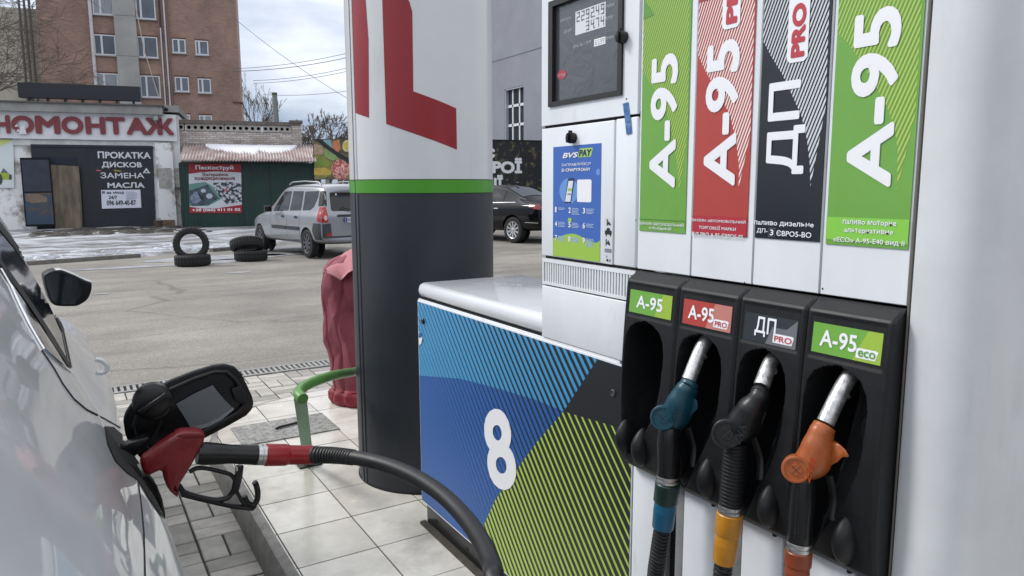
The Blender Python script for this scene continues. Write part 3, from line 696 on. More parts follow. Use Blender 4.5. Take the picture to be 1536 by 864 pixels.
# side keys
for (p, kx) in (((937, 56), XF), ((861, 207), XF)):
    A = onx(p, kx); ko = lathe('key_lock', [(0, .0135), (.012, .0145), (.018, .013), (.019, .0)][:3], A, (-1, -.0, 0), blackpl2, dsp, 28)
    tube('key_tag', [A + Vector((-.012, .0, .012)), A + Vector((-.012, .0, .0185))], .0055, blackpl2, dsp, 10)
    prism('key_bow', [A + Vector((-.018, .004 * c, .012 * s)) for c, s in ((-1, -1), (1, -1), (1.2, .4), (0, 1), (-1.2, .4))], (-.006, 0, 0), blackpl, dsp, .001)
tape = mat('blue_masking_tape', (44, 92, 146), .55, var=.35, vs=90, col2=(120, 152, 190), thr=(.28, .52))
sheet('blue_tape', [onx(p, XF - .0012) for p in [(934, 155.5), (942.5, 153), (945.5, 176), (947.5, 200), (939.5, 202), (937, 178)]], tape, dsp)
lathe('screw', [(0, .0022), (.001, .0018)], onx((940, 148.5), XF), NX, dark, dsp, 8)
# --- poster on the door
XD = XF
pblue = mat('poster_blue', (54, 96, 172), .35); plime = mat('poster_lime', (146, 184, 70), .35); plight = mat('poster_light_blue', (98, 140, 200), .35)
PA = f2((829.5, 383.2)); PB = f2((902.5, 214.5)); py0, py1, pz0, pz1 = PA[0], PB[0], PA[1], PB[1]      # py0 = left (far)
def pp(u, v, off=.0006): return (XD - off, py0 + (py1 - py0) * u, pz0 + (pz1 - pz0) * v)
poster = prism('instruction_poster', [pp(0, 0, .0001), pp(1, 0, .0001), pp(1, 1, .0001), pp(0, 1, .0001)], (-.0006, 0, 0), pblue, door)
def ptext(body, u0, v0, u1, v1, m, bold=0, slant=0, off=.0016): return lettering('poster_text', body, pp(u0, v0, 0), pp(u1, v0, 0), pp(u0, v1, 0), m, dsp if False else poster_root, NX, off, bold=bold, slant=slant)
# the poster is itself the part; its print hangs one level below the dispenser's door, so lettering is grouped on the dispenser
poster.parent = dsp; poster_root = poster
def prect(name, u0, v0, u1, v1, m, off=.0010): return sheet(name, [pp(u0, v0, off), pp(u1, v0, off), pp(u1, v1, off), pp(u0, v1, off)], m, poster)
hill = [(0, 0), (1, 0), (1, .185)] + [(1 - k / 16, .185 + .030 * cos(k / 16 * 6.6 + 2.6) + .006) for k in range(1, 17)]
sheet('lime_wave', [pp(u, v, .0010) for u, v in hill], plime, poster)
rr_ = [(.545, .893), (.80, .893), (.835, .955), (.83, .968), (.575, .968), (.535, .905)]
sheet('pay_badge', [pp(u, v, .0010) for u, v in rr_], mat('badge_lime', (158, 196, 92), .35), poster)
ptext('BVS', .215, .893, .52, .940, prw, .03, .12); ptext('PAY', .565, .900, .80, .958, mat('navy_print', (26, 44, 92), .4), .03, .06)
ptext('ЗАПРАВЛЯЙСЯ', .195, .822, .80, .853, prw, -.005); ptext('ЗІ СМАРТФОНУ!', .195, .772, .79, .803, prw, .025)
sheet('light_circle', [pp(.35 + .205 * cos(2 * pi * k / 28), .60 + .115 * sin(2 * pi * k / 28), .0009) for k in range(28)], plight, poster)
sheet('phone_outline', [pp(u, v, .0013) for u, v in [(.26, .49), (.40, .49), (.475, .70), (.46, .715), (.345, .715), (.33, .70)]], mat('phone_navy', (24, 40, 84), .3), poster)
sheet('phone_screen', [pp(u, v, .0016) for u, v in [(.275, .505), (.39, .505), (.45, .69), (.35, .69)]], mat('phone_white', (206, 212, 218), .35), poster)
prect('screen_line', .335, .60, .42, .625, plime, .0019); prect('screen_line', .33, .565, .405, .58, mat('line_grey', (130, 140, 150), .4), .0019)
sheet('white_card', [pp(u, v, .0012) for u, v in [(.545, .505), (.80, .505), (.82, .515), (.82, .69), (.80, .70), (.545, .70), (.53, .69), (.53, .515)]], prw, poster)
b = MB()
for r_ in range(3):
    for c_ in range(3):
        k = r_ * 3 + c_ + 1; u0 = .055 + c_ * .30; v1 = .455 - r_ * .130
        ptext(str(k), u0, v1 - .05, u0 + (.035 if k == 1 else .05), v1, prw, .03)
        for q in range((2, 5, 4, 4, 4, 3, 4, 4, 6)[k - 1]):
            ln = .13 + .05 * ((q * 7 + k * 3) % 5) / 5
            b.add([pp(u0 + .065, v1 - .006 - q * .0125, .0015), pp(u0 + .065 + ln, v1 - .006 - q * .0125, .0015), pp(u0 + .065 + ln, v1 - .0125 - q * .0125, .0015), pp(u0 + .065, v1 - .0125 - q * .0125, .0015)], [(0, 1, 2, 3)])
b.build('small_print_lines', mat('small_print', (150, 172, 210), .4), poster)
prect('green_chip', .345, .325, .42, .36, plime, .0016)
sheet('drop_mark', [pp(.955 + .05 * cos(2 * pi * k / 16) * (.5 if cos(2 * pi * k / 16) > 0 else 1), .76 + .028 * sin(2 * pi * k / 16), .0010) for k in range(16)], plight, poster)
# safety pictogram label
la = f2((906, 395)); lb_ = f2((919.5, 327)); lab = sheet('pictogram_label', [(XD - .0006, la[0], la[1]), (XD - .0006, lb_[0], la[1]), (XD - .0006, lb_[0], lb_[1]), (XD - .0006, la[0], lb_[1])], mat('label_paper', (196, 200, 206), .5), dsp)
b = MB()
def lp(u, v): return (XD - .0011, la[0] + (lb_[0] - la[0]) * u, la[1] + (lb_[1] - la[1]) * v)
for P in [[(.3, .83), (.42, .83), (.42, .97), (.3, .97)], [(.42, .86), (.75, .83), (.78, .87), (.5, .93)], [(.1, .64), (.9, .64), (.9, .72), (.72, .73), (.66, .78), (.34, .78), (.28, .73), (.1, .72)], [(.2, .60), (.32, .60), (.32, .64), (.2, .64)], [(.68, .60), (.8, .60), (.8, .64), (.68, .64)],
          [(.2, .40), (.32, .40), (.32, .54), (.2, .54)], [(.32, .44), (.7, .40), (.74, .44), (.5, .52)], [(.3, .13), (.42, .15), (.38, .2)], [(.3, .06), (.6, .05), (.5, .11), (.36, .11)], [(.7, .05), (.8, .05), (.8, .11), (.7, .11)]]:
    b.add([lp(*p) for p in P], [tuple(range(len(P)))])
b.build('pictograms', prk, lab)
sheet('pictogram_bar', [lp(u, v) for u, v in [(.1, .25), (.92, .25), (.92, .33), (.1, .33)]], mat('mid_grey_print', (120, 124, 130), .5), lab)

# --- hose column: four grade strips
yS = [1.300, 1.1265, .961, .811, .650]
box('hose_column_core', XF + .02, 1.74, .652, 1.30, IZ + .002, .83, blackpl2, dsp)
box('hose_column_upper', XF + .012, 1.74, .652, 1.30, 1.31, 2.42, white2, dsp)
box('hose_column_back', 1.31, 1.74, .652, 1.30, .83, 1.31, blackpl2, dsp)
strips = [('lime_green', (104, 156, 66), (166, 188, 88), [(960, 345), (1028.5, 351)], [(966, -30), (1038, -40)]),
          ('coral_red', (166, 62, 56), (226, 206, 202), [(1037, 350), (1121, 356)], [(1046, -30), (1135.5, -40)]),
          ('blue_black', (20, 27, 34), (196, 202, 206), [(1129.5, 356), (1230, 363)], [(1143.5, -30), (1247, -40)]),
          ('lime_green', (104, 156, 66), (166, 188, 88), [(1239.5, 365), (1362.5, 375)], [(1256, -30), (1386, -40)])]
regions = [[(964, 108), (975, 122), (984, 134), (997, 155), (1006, 185), (1013, 220), (1018, 255), (1020, 290), (1033, 200), (1037, -60), (964, -60)],
           [(1045, 82), (1060, 108), (1070, 125), (1083, 146), (1097, 175), (1106, 215), (1110, 250), (1109, 285), (1127, 200), (1136, -60), (1045, -60)],
           [(1142, 62), (1158, 84), (1175, 112), (1192, 148), (1204, 175), (1212, 210), (1216, 245), (1217, 280), (1240, 160), (1248, -60), (1142, -60)],
           [(1258, 48), (1274, 66), (1290, 88), (1312, 125), (1332, 160), (1343, 190), (1348, 225), (1347, 285), (1375, 170), (1388, -60), (1258, -60)]]
texts = [('А-95', (975, 282), (1020, 77)), ('А-95', (1056, 279), (1113, 55)), None, ('А-95', (1269, 281), (1357, 4))]
for i, (nm, c1, c2, bt, tp_) in enumerate(strips):
    wp = box('white_column_panel', XF + .0005 * 0, XF + .014, yS[i + 1] + .0012, yS[i] - .0012, 1.31, 2.42, white, dsp, .0015, 1)
    L_ = onx(bt[0], XF); R_ = onx(bt[1], XF); yl, yr = L_.y, R_.y; z0 = (L_.z + R_.z) / 2
    yl = min(yl, yS[i] - .004); yr = max(yr, yS[i + 1] + .003)
    base = box('grade_strip', XF - .0022, XF - .0002, yr, yl, z0, 2.40, mat('strip_' + nm, c1, .36, var=.05, vs=12), dsp)
    P = [f2(p) for p in regions[i]]
    P = [(max(yr, min(yl, a)), c) for a, c in P]
    P = clip_half(P, 0, -1, -2.39)
    P[0] = (yl, P[0][1])
    # add tall rectangle up to the top of the strip
    top_ = max(c for _, c in P)
    P = [p for p in P if p[1] < top_ - 1e-6] + [(yr, 2.38), (yl, 2.38)]
    d0 = f2((1217.8, 199)); d1 = f2((1238.6, 148)); dv = (d1[0] - d0[0], d1[1] - d0[1])
    sh = {0: .38, 1: .46, 2: .46, 3: .40}[i]
    sb = stripes2d(P, dv, .0066, lambda c: sh * (.72 + .5 * abs(c - .0)) if True else 0)
    sheets('stripe_print', [[(XF - .0027, a, c) for a, c in q] for q in sb], mat('strip_stripe_%s' % nm, c2, .36), base)
    # folded corner left free of stripes near the top
    if i in (0, 1):
        Q = [[(966, -25), (966, 0), (983, 22), (968, 29), (964, 32), (964, -25)], [(1048, -25), (1048, 6), (1049, 5), (1066, 0), (1090, -25)]][i]
        Q = [f2(p) for p in Q]; Q = [(max(yr, min(yl, a)), c) for a, c in Q]
        sheet('plain_corner', [(XF - .0031, a, c) for a, c in Q], mat('strip_corner_%s' % nm, tuple(int(x * .9) for x in c1), .36), base)
    def rot(body, pa, pc, m, off=.0036, bold=.03, name='grade_lettering', par=base):
        """reads upwards: pa = lower-left pixel, pc = upper-right pixel of its box"""
        A = f2(pa); Cc = f2(pc); x_ = XF - off
        ym = f2(((pa[0] + pc[0]) / 2, (pa[1] + pc[1]) / 2))
        return lettering(name, body, (x_, Cc[0], A[1]), (x_, Cc[0], Cc[1]), (x_, A[0], A[1]), m, par, bold=bold)
    if texts[i]: rot(texts[i][0], texts[i][1], texts[i][2], prw, bold=.03)
    proM = mat('pro_red_print', (176, 52, 62), .4)
    if i == 2:
        rot('ДП', (1150, 262), (1214, 117), prw, bold=.02)
    if i in (1, 2):
        a, c = ((1085, 46), (1118, -120)) if i == 1 else ((1182, 96), (1220, -40))
        A = f2(a); Cc = f2(c); r = .007; y1_, y0_, zz0, zz1 = A[0], Cc[0], A[1], Cc[1]
        P2 = []
        for cx_, cz_, a0 in ((y1_ - r, zz0 + r, 180), (y0_ + r, zz0 + r, 270), (y0_ + r, zz1 - r, 0), (y1_ - r, zz1 - r, 90)):
            for k in range(5):
                th = radians(a0 + k * 22.5); P2.append((cx_ - r * cos(th) * -1 * (-1), cz_ + r * sin(th)))
        P2 = [(y1_, zz0 + r), (y1_ - r, zz0), (y0_ + r, zz0), (y0_, zz0 + r), (y0_, zz1 - r), (y0_ + r, zz1), (y1_ - r, zz1), (y1_, zz1 - r)]
        sheet('pro_badge', [(XF - .0040, a_, c_) for a_, c_ in P2], prw, base)
        if i == 1: rot('PRO', (1091, 38), (1112, -68), proM, off=.0046, bold=.05)
        else: rot('PRO', (1188, 88), (1213, 2), proM, off=.0046, bold=.05)
    # captions
    cap = [[('БЕНЗИН АВТОМОБІЛЬНИЙ', (961.5, 336.5), (1027.5, 331)), ('А-95-Євро5-Е0', (975, 344.5), (1009, 339))],
           [('БЕНЗИН АВТОМОБІЛЬНИЙ', (1038, 331.5), (1120.5, 326)), ('ТОРГОВОЇ МАРКИ', (1050, 343), (1106, 336.5)), ('BVS PRO А-95-ЄВРО5-Е5', (1040, 353), (1117, 346.5))],
           [('паливо дизельне', (1133, 338), (1223, 330)), ('ДП-', (1137, 349.5), (1153.5, 341.5)), ('ЄВРО5-ВО', (1166.5, 353.5), (1219.5, 344.5))],
           [('паливо моторне', (1266, 338), (1347, 328.5)), ('альтернативне', (1268, 350), (1342, 341.5)), ('«ECO» А-95-Е40 вид ІІ', (1251.5, 363), (1359.5, 354))]][i]
    if i == 3: sheet('caption_field', [(XF - .0030, yl, f2((1245, 325))[1]), (XF - .0030, yr, f2((1245, 325))[1]), (XF - .0030, yr, z0 + .008), (XF - .0030, yl, z0 + .008)], mat('caption_green', (126, 190, 72), .36), base)
    if i == 1: sheet('caption_field', [(XF - .0030, yl, f2((1040, 323))[1]), (XF - .0030, yr, f2((1040, 323))[1]), (XF - .0030, yr, z0 + .002), (XF - .0030, yl, z0 + .002)], mat('caption_red', (166, 44, 58), .36), base)
    if i == 0: sheet('caption_line', [(XF - .0030, yl, f2((962, 328))[1]), (XF - .0030, yr, f2((962, 328))[1]), (XF - .0030, yr, f2((962, 328))[1] - .0012), (XF - .0030, yl, f2((962, 328))[1] - .0012)], mat('dark_green_line', (70, 120, 50), .4), base)
    for s_, pa, pc in cap:
        A = f2(pa); Cc = f2(pc); dz_ = 0
        # keep text horizontal on the panel: use one level and height
        hgt = (pa[1] - pc[1]) / 1090 * (.52 * XF + .854 * (A[0] + Cc[0]) / 2) * .95
        lettering('caption_text', s_, (XF - .0036, A[0], A[1]), (XF - .0036, Cc[0], A[1]), (XF - .0036, A[0], A[1] + hgt), prw, base, bold=.008 if i < 2 else .012)
    if i == 2:
        A = f2((1154.5, 355)); Cc = f2((1165, 339)); hgt = .017
        sheet('number_chip', [(XF - .0034, A[0], A[1]), (XF - .0034, Cc[0], A[1]), (XF - .0034, Cc[0], A[1] + hgt), (XF - .0034, A[0], A[1] + hgt)], mat('chip_grey', (96, 104, 112), .4), base)
        sheet('number_chip', [(XF - .0037, A[0] - .001, A[1] + .001), (XF - .0037, Cc[0] + .001, A[1] + .001), (XF - .0037, Cc[0] + .001, A[1] + hgt - .001), (XF - .0037, A[0] - .001, A[1] + hgt - .001)], prk, base)
        lettering('caption_text', '3', (XF - .0040, A[0] - .0035, A[1] + .003), (XF - .0040, Cc[0] + .0035, A[1] + .003), (XF - .0040, A[0] - .0035, A[1] + .014), prw, base, bold=.02)
# panel screws
for p in [(1234, 433), (1117, 424), (954, 330)]: lathe('screw', [(0, .0018), (.0008, .0015)], onx(p, XF), NX, dark, dsp, 8)
# --- lower slats and channels
for i in range(4):
    a, c = yS[i], yS[i + 1]
    box('lower_panel', XF, XF + .018, a - .100, a - .002, IZ + .004, .8345, white2, dsp, .002, 2)
    box('hose_channel', XF + .021, XF + .11, c + .002, a - .101, IZ + .004, .8345, dark, dsp)
    box('channel_rail', XF + .004, XF + .02, c + .003, c + .026, IZ + .004, .832, greyd, dsp, .0015, 2)
    box('channel_rail', XF + .004, XF + .02, a - .1165, a - .1065, IZ + .004, .832, greyd, dsp, .001, 2)
# --- rounded end column on the right
P = [(1.74, .6435), (XF - .002, .6435), (XF - .004, .640)]
R_ = .062
for k in range(0, 13):
    a = pi / 2 * k / 12; P.append((XF - .004 + R_ - R_ * cos(a), .606 - R_ * sin(a)))
P += [(1.74, .606 - R_ + .004)]
endm = mat('white_end_column', (.56, .58, .60), .42, var=.10, vs=5, bump=.02, bs=200)
grime(endm, 6, (140, 138, 130), .58, .8, .4, (1, 1, .3)); grime(endm, 120, (70, 66, 60), .73, .76, .6)
o = prism('end_column', [(x, y, IZ + .002) for x, y in P], (0, 0, 2.3), endm, dsp); 
for p_ in o.data.polygons: p_.use_smooth = True
o.data.set_sharp_from_angle(angle=radians(30))
tube('edge_trim', [(XF - .001, .6475, IZ + .002), (XF - .001, .6475, 2.42)], .0022, mat('grey_rubber_trim', (92, 88, 80), .6), dsp, 8)

# ================================================================== nozzle boots (part of the dispenser)
BZ0, BZ1 = .838, 1.306
prof_ = [(.838, 1.128), (.842, 1.106), (.855, 1.095), (.90, 1.088), (.96, 1.083), (1.06, 1.085), (1.18, 1.092), (1.284, 1.1005), (1.288, 1.1025), (1.306, 1.1325)]
NU, NV = 84, 150
grades = [('А-95', None, 'lime'), ('А-95', 'PRO', 'red'), ('ДП', 'PRO', 'grey'), ('А-95', 'eco', 'lime')]
for i in range(4):
    ya_, yb_ = yS[i] - .0006, yS[i + 1] + .0006; yc = (ya_ + yb_) / 2; hw = (ya_ - yb_) / 2
    zs = sorted(set([BZ0 + (BZ1 - BZ0) * k / NV for k in range(NV + 1)] + [.842, 1.284, 1.288])); b = MB(); V = []
    for z in zs:
        for k in range(NU + 1):
            u = -1 + 2 * k / NU      # +1 = far (left in view)
            x = interp(prof_, z)
            rim = sstep(.93, 1.0, abs(u)); x += .005 * rim * (1 if z < 1.300 else 0)
            # cavity: left edge almost straight, right edge sweeping in towards the foot
            eR = interp([(.845, .55), (.87, .40), (.90, .22), (.94, -.05), (.98, -.30), (1.02, -.48), (1.06, -.58), (1.13, -.62), (1.16, -.56), (1.18, -.42), (1.192, -.18), (1.199, .12), (1.201, .12)], z)
            eL = interp([(.845, .55), (.87, .72), (.90, .80), (1.0, .86), (1.13, .86), (1.16, .80), (1.18, .66), (1.192, .43), (1.199, .12), (1.201, .12)], z)
            d_ = min(u - eR, eL - u); m_ = sstep(-.03, .20, d_) * sstep(.845, .87, z) * sstep(1.203, 1.192, z)
            dep = interp([(.85, .02), (.87, .03), (.93, .075), (1.0, .11), (1.1, .14), (1.20, .15)], z)
            x += m_ * dep
            # moulded scallop inside
            if m_ > .5:
                d_ = hypot((u + .35) * hw, (z - 1.075)); x -= .020 * sstep(.062, .055, d_)
            # sticker recess
            if 1.2045 < z < 1.281 and abs(u) < .88: x += .0016
            V.append((x, yc + u * hw, z))
    n = NU + 1; Fc = []
    for r_ in range(len(zs) - 1):
        for k in range(NU): Fc.append((r_ * n + k, r_ * n + k + 1, (r_ + 1) * n + k + 1, (r_ + 1) * n + k))
    # sides
    base_i = len(V)
    for r_, z in enumerate(zs): V.append((1.1335, yc - hw, z)); V.append((1.1335, yc + hw, z))
    for r_ in range(len(zs) - 1):
        Fc.append((r_ * n, (r_ + 1) * n, base_i + 2 * (r_ + 1), base_i + 2 * r_)); Fc.append((r_ * n + NU, base_i + 2 * r_ + 1, base_i + 2 * (r_ + 1) + 1, (r_ + 1) * n + NU))
    boot = part('nozzle_boot', V, Fc, blackpl, dsp, True, auto=38)
    # cradle lobes
    for uu, zz, rx, ry, rz in ((-.34 if i else .10, .905, .032, .0215, .046), (.80, .912, .030, .0180, .044)):
        bm = bmesh.new(); bmesh.ops.create_uvsphere(bm, u_segments=20, v_segments=14, radius=1)
        for v in bm.verts:
            zf = v.co.z; s_ = 1 - .35 * max(0, zf) ** 2; v.co = Vector((1.094 + v.co.x * rx * s_, yc + uu * hw + v.co.y * ry * s_, zz + zf * rz))
        from_bm('cradle_lobe', bm, blackpl, boot, True)
    # small metal latch seen in the shade
    b = MB(); yy = yc - .12 * hw
    b.box(1.118, 1.130, yy - .012, yy + .0, .902, .905).box(1.112, 1.116, yy - .026, yy - .020, .885, .888).box(1.112, 1.118, yy - .004, yy + .001, .868, .882)
    b.build('latch', steel, boot)
    lathe('drain_stud', [(0, .005), (.006, .005)], (1.112, yc - .30 * hw, BZ0 + .004), (0, 0, -1), blackpl, boot, 10)
    # raised label panel
    ym0, ym1 = yc + hw * .86, yc - hw * .86
    def bx_(z): return interp(prof_, z) + .0016
    g1, g2, cl = grades[i]
    colr = {'lime': (106, 160, 66), 'red': (166, 64, 58), 'grey': (44, 50, 56)}[cl]; col2 = {'lime': (178, 202, 74), 'red': (206, 150, 140), 'grey': (132, 136, 140)}[cl]
    l_ = yc + hw * .80; r2 = yc - hw * .80; zl, zh = 1.214, 1.266
    if cl == 'grey': zl, zh = 1.209, 1.262
    def sp_(u, v, off): z = zl + (zh - zl) * v; return (interp(prof_, z) + .0016 - off, l_ + (r2 - l_) * u, z)
    sheet('grade_sticker', [sp_(0, 0, .0006), sp_(1, 0, .0006), sp_(1, 1, .0006), sp_(0, 1, .0006)], mat('sticker_' + cl, colr, .35), boot)
    P = {'lime': [(.62, 0), (1, 0), (1, 1), (.80, 1), (.72, .6)], 'red': [(.50, 0), (1, 0), (1, 1), (.66, 1), (.60, .6)], 'grey': [(.44, 0), (1, 0), (1, 1), (.82, .62), (.55, .62)]}[cl]
    sb = stripes2d(P, (.5, 1.0), .030, lambda c: .55)
    sheets('sticker_stripes', [[sp_(a, c, .0009) for a, c in q] for q in sb], mat('sticker_stripe_' + cl, col2, .35), boot)
    if g1 == 'ДП': lettering('sticker_text', 'ДП', sp_(.22, .22, .0014), sp_(.62, .22, .0014), sp_(.22, .92, .0014), prw, boot, bold=.015)
    else:
        w0, w1 = ((.18, .80), (.12, .66), 0, (.12, .66))[i]
        lettering('sticker_text', g1, sp_(w0, .24, .0014), sp_(w1, .24, .0014), sp_(w0, .80, .0014), prw, boot, bold=.02)
    if g2:
        bx0 = .66 if cl != 'grey' else .58
        sheet('sticker_badge', [sp_(u, v, .0013) for u, v in [(bx0, .10), (.93, .10), (.96, .38), (.93, .42), (bx0 + .03, .42), (bx0, .38)]], prw, boot)
        lettering('sticker_text', g2, sp_(bx0 + .03, .15, .0018), sp_(.93, .15, .0018), sp_(bx0 + .03, .36, .0018), proM if g2 == 'PRO' else mat('eco_green_print', (90, 150, 60), .4), boot, bold=.02)

# ================================================================== nozzles hanging in the boots
def ox(p, x): return onx(p, x)
VW = None
def make_nozzle(kind, label, colr, spout, body, disc, discr, grip, cuffc, hoseto, cuff2c=None, ribbed=False, cat='nozzle'):
    bm_ = mat('nozzle_%s' % kind, colr, .38, var=.22, vs=30, bump=.05, bs=150)
    grime(bm_, 60, (60, 56, 52), .62, .74, .5); grime(bm_, 14, (50, 48, 46), .56, .8, .35)
    root = thing('fuel_nozzle', label, cat, disc[0], group='nozzles hanging in the dispenser boots')
    (s0, s1, sr) = spout
    sm = s0.lerp(s1, .5) + (Vector((-.006, .006, .004)))
    tube('spout', spline([s1, s0.lerp(s1, .35) + Vector((-.004, 0, .003)), s0], 6)[::-1], [sr * (.92 + .08 * k / 12) for k in range(13)], alu, root, 24)
    v = (s1 - s0).normalized(); lathe('spout_ring', [(0, sr * 1.03), (.002, sr * 1.06), (.004, sr * 1.03)], s0.lerp(s1, .42), v, alu, root, 24)
    # body: blended tube
    pts = spline([p for p, r in body], 5); rs = []
    for i in range(len(body) - 1):
        for k in range(5): t = k / 5; t = t * t * (3 - 2 * t); rs.append((body[i][1] * (1 - t) + body[i + 1][1] * t) * 1.10)
    rs.append(body[-1][1])
    bd = tube('body', pts, rs, bm_, root, 28, flat=.88)
    dn = disc[1].normalized(); lathe('diaphragm_cap', [(-.03, discr * .80), (-.012, discr * .97), (0, discr), (.006, discr), (.0085, discr * .93), (.0088, discr * .80), (.0068, discr * .77), (.0068, discr * .45), (.0082, discr * .42), (.0082, .0008)], disc[0], dn, bm_, root, 36, 28)
    u_ = dn.orthogonal().normalized(); v_ = dn.cross(u_)
    for d_ in (u_, v_): tube('cap_groove', [disc[0] + dn * .0084 - d_ * discr * .40, disc[0] + dn * .0084 + d_ * discr * .40], .0007, mat('groove_' + kind, tuple(c * .55 for c in colr), .5), root, 6)
    lathe('body_collar', [(-.003, body[0][1] * 1.02), (0, body[0][1] * 1.08), (.005, body[0][1] * 1.08), (.007, body[0][1] * .95)], body[0][0], (s1 - s0), bm_, root, 28)
    # grip
    g0, g1, g2r0, g2r1 = grip
    if ribbed:
        prof = []; Ls = (g1 - g0).length; nr = 17
        for k in range(nr):
            a = Ls * k / nr; prof += [(a, g2r0 * .92), (a + Ls / nr * .2, g2r0 * 1.0), (a + Ls / nr * .7, g2r0 * 1.0), (a + Ls / nr * .85, g2r0 * .92)]
        lathe('grip', prof, g0, g1 - g0, blackpl, root, 28)
    else:
        Ls = (g1 - g0).length; o = lathe('grip', [(0, g2r0 * .8), (Ls * .1, g2r0 * .95), (Ls * .35, g2r0 * 1.0), (Ls * .75, g2r1), (Ls, g2r1)], g0, g1 - g0, blackpl2, root, 28)
        ax = (g1 - g0).normalized(); 
        for q in (-.6, .25, 1.1): 
            side = Vector((-cos(q), -sin(q), 0)); tube('grip_ridge', [g0 + ax * Ls * .12 + side * g2r0 * .97, g0 + ax * Ls * .9 + side * g2r1 * .99], .0016, blackpl, root, 6)
    ax = (g1 - g0).normalized()
    lathe('swivel_ring', [(0, g2r1 * .95), (.001, g2r1 * 1.02), (.006, g2r1 * 1.02), (.007, g2r1 * .92), (.009, g2r1 * .92), (.010, g2r1 * 1.02), (.0155, g2r1 * 1.02)], g1, ax, steel, root, 28)
    c0 = g1 + ax * .016; cL = (hoseto[0] - c0).length; ax2 = (hoseto[0] - c0).normalized()
    cm = mat('cuff_' + kind, cuffc, .40, var=.18, vs=30); cm2 = mat('cuff2_' + kind, cuff2c or cuffc, .40, var=.18, vs=30)
    R = g2r1
    lathe('hose_cuff', [(0, R * 1.05), (.002, R * 1.12), (cL * .40, R * 1.12), (cL * .42, R * 1.06), (cL * .44, R * 1.0)], c0, ax2, cm, root, 28)
    lathe('hose_cuff', [(cL * .44, R * 1.0), (cL * .6, R * 1.02), (cL * .62, R * 1.035), (cL * .64, R * 1.02), (cL * .97, R * .98), (cL, R * .92)], c0, ax2, cm2, root, 28)
    # corrugated sleeve then smooth hose
    hp = spline(hoseto, 10); prof = []
    pts = []; rs = []
    Ltot = 0; seglen = [0]
    for a, c in zip(hp, hp[1:]): Ltot += (c - a).length; seglen.append(Ltot)
    s = 0; sleeve = min(.13, Ltot * .5)
    def at(s):
        for k in range(len(seglen) - 1):
            if seglen[k + 1] >= s: t = (s - seglen[k]) / max(1e-9, seglen[k + 1] - seglen[k]); return hp[k].lerp(hp[k + 1], t)
        return hp[-1]
    while s < sleeve:
        pts += [at(s), at(s + .0015), at(s + .0055), at(s + .007)]; rs += [R * .66, R * .80, R * .80, R * .66]; s += .0088
    tube('corrugated_sleeve', pts, rs, rubber, root, 22, auto=60)
    pts = [at(sleeve - .004 + (Ltot - sleeve) * k / 40) for k in range(41)]
    tube('hose', pts, .0125, hosem, root, 16)
    return root, bd, bm_
XN = 1.062
dn_ = Vector((-1, -.72, .12))
def fpt(p, x): return onx(p, x)
channel_y = [yS[i + 1] + .045 for i in range(4)]
# teal
r1, bd1, m1 = make_nozzle('teal', 'dark teal nozzle with a blue cuff, hanging second from the left under the red sticker', (12, 62, 78),
    (fpt((1064, 503), 1.135), fpt((1033, 570), 1.075), .0150),
    [(fpt((1034, 575), 1.075), .0175), (fpt((1030, 584), 1.072), .0225), (fpt((1021, 604), 1.068), .0290), (fpt((1014, 622), 1.068), .0310), (fpt((1007, 638), 1.066), .024)],
    (fpt((995, 626), 1.036), dn_), .0268,
    (fpt((1005, 640), 1.058), fpt((1002, 713), 1.052), .0265, .0235),
    (14, 44, 40), [fpt((994, 792), 1.046), fpt((988, 830), 1.045), fpt((983, 880), 1.05), Vector((1.055, 1.11, .45)), Vector((1.12, 1.15, .33)), Vector((1.19, 1.15, .30))], cuff2c=(10, 84, 116))
# black
r2, bd2, m2_ = make_nozzle('black', 'black nozzle with ribbed grip and yellow cuff, hanging under the grey diesel sticker', (16, 18, 21),
    (fpt((1164, 533), 1.135), fpt((1142, 580), 1.078), .0148),
    [(fpt((1141, 588), 1.075), .0165), (fpt((1138, 597), 1.070), .0185), (fpt((1127, 614), 1.066), .0265), (fpt((1115, 636), 1.064), .0320), (fpt((1106, 654), 1.066), .025)],
    (fpt((1091, 650), 1.030), dn_), .0285,
    (fpt((1104, 664), 1.056), fpt((1096, 757), 1.050), .0225, .0225),
    (182, 124, 30), [fpt((1086, 843), 1.044), fpt((1084, 880), 1.043), Vector((1.04, .90, .52)), Vector((1.06, .92, .36)), Vector((1.13, .97, .28)), Vector((1.2, .985, .27))], ribbed=True)
# orange
r3, bd3, m3_ = make_nozzle('orange', 'orange nozzle with a brown-orange cuff, hanging in the rightmost boot under the eco sticker', (154, 80, 36),
    (fpt((1281, 556), 1.13), fpt((1238, 634), 1.072), .0146),
    [(fpt((1236, 641), 1.073), .0180), (fpt((1232, 650), 1.068), .0205), (fpt((1226, 671), 1.063), .0255), (fpt((1219, 692), 1.060), .0290), (fpt((1208, 706), 1.064), .022)],
    (fpt((1194, 703), 1.026), dn_), .0235,
    (fpt((1206, 716), 1.052), fpt((1199, 812), 1.045), .0205, .0205),
    (120, 54, 28), [fpt((1194, 878), 1.04), fpt((1192, 910), 1.04), Vector((1.035, .73, .5)), Vector((1.06, .75, .36)), Vector((1.13, .81, .28)), Vector((1.2, .83, .27))])
for root, P, x, m_ in ((r3, [(1240, 662), (1256, 664), (1266, 672), (1273, 685), (1262, 684), (1254, 692), (1238, 700), (1228, 700)], 1.072, m3_), (r1, [(1022, 590), (1036, 592), (1045, 600), (1046, 612), (1034, 624), (1018, 634)], 1.078, m1), (r2, [(1124, 612), (1138, 606), (1148, 618), (1142, 636), (1122, 652)], 1.078, m2_)):
    prism('lever_guard', [fpt(p, x) + Vector((-.004, -.006, 0)) for p in P], (.012, .016, 0), m_, root, .003)
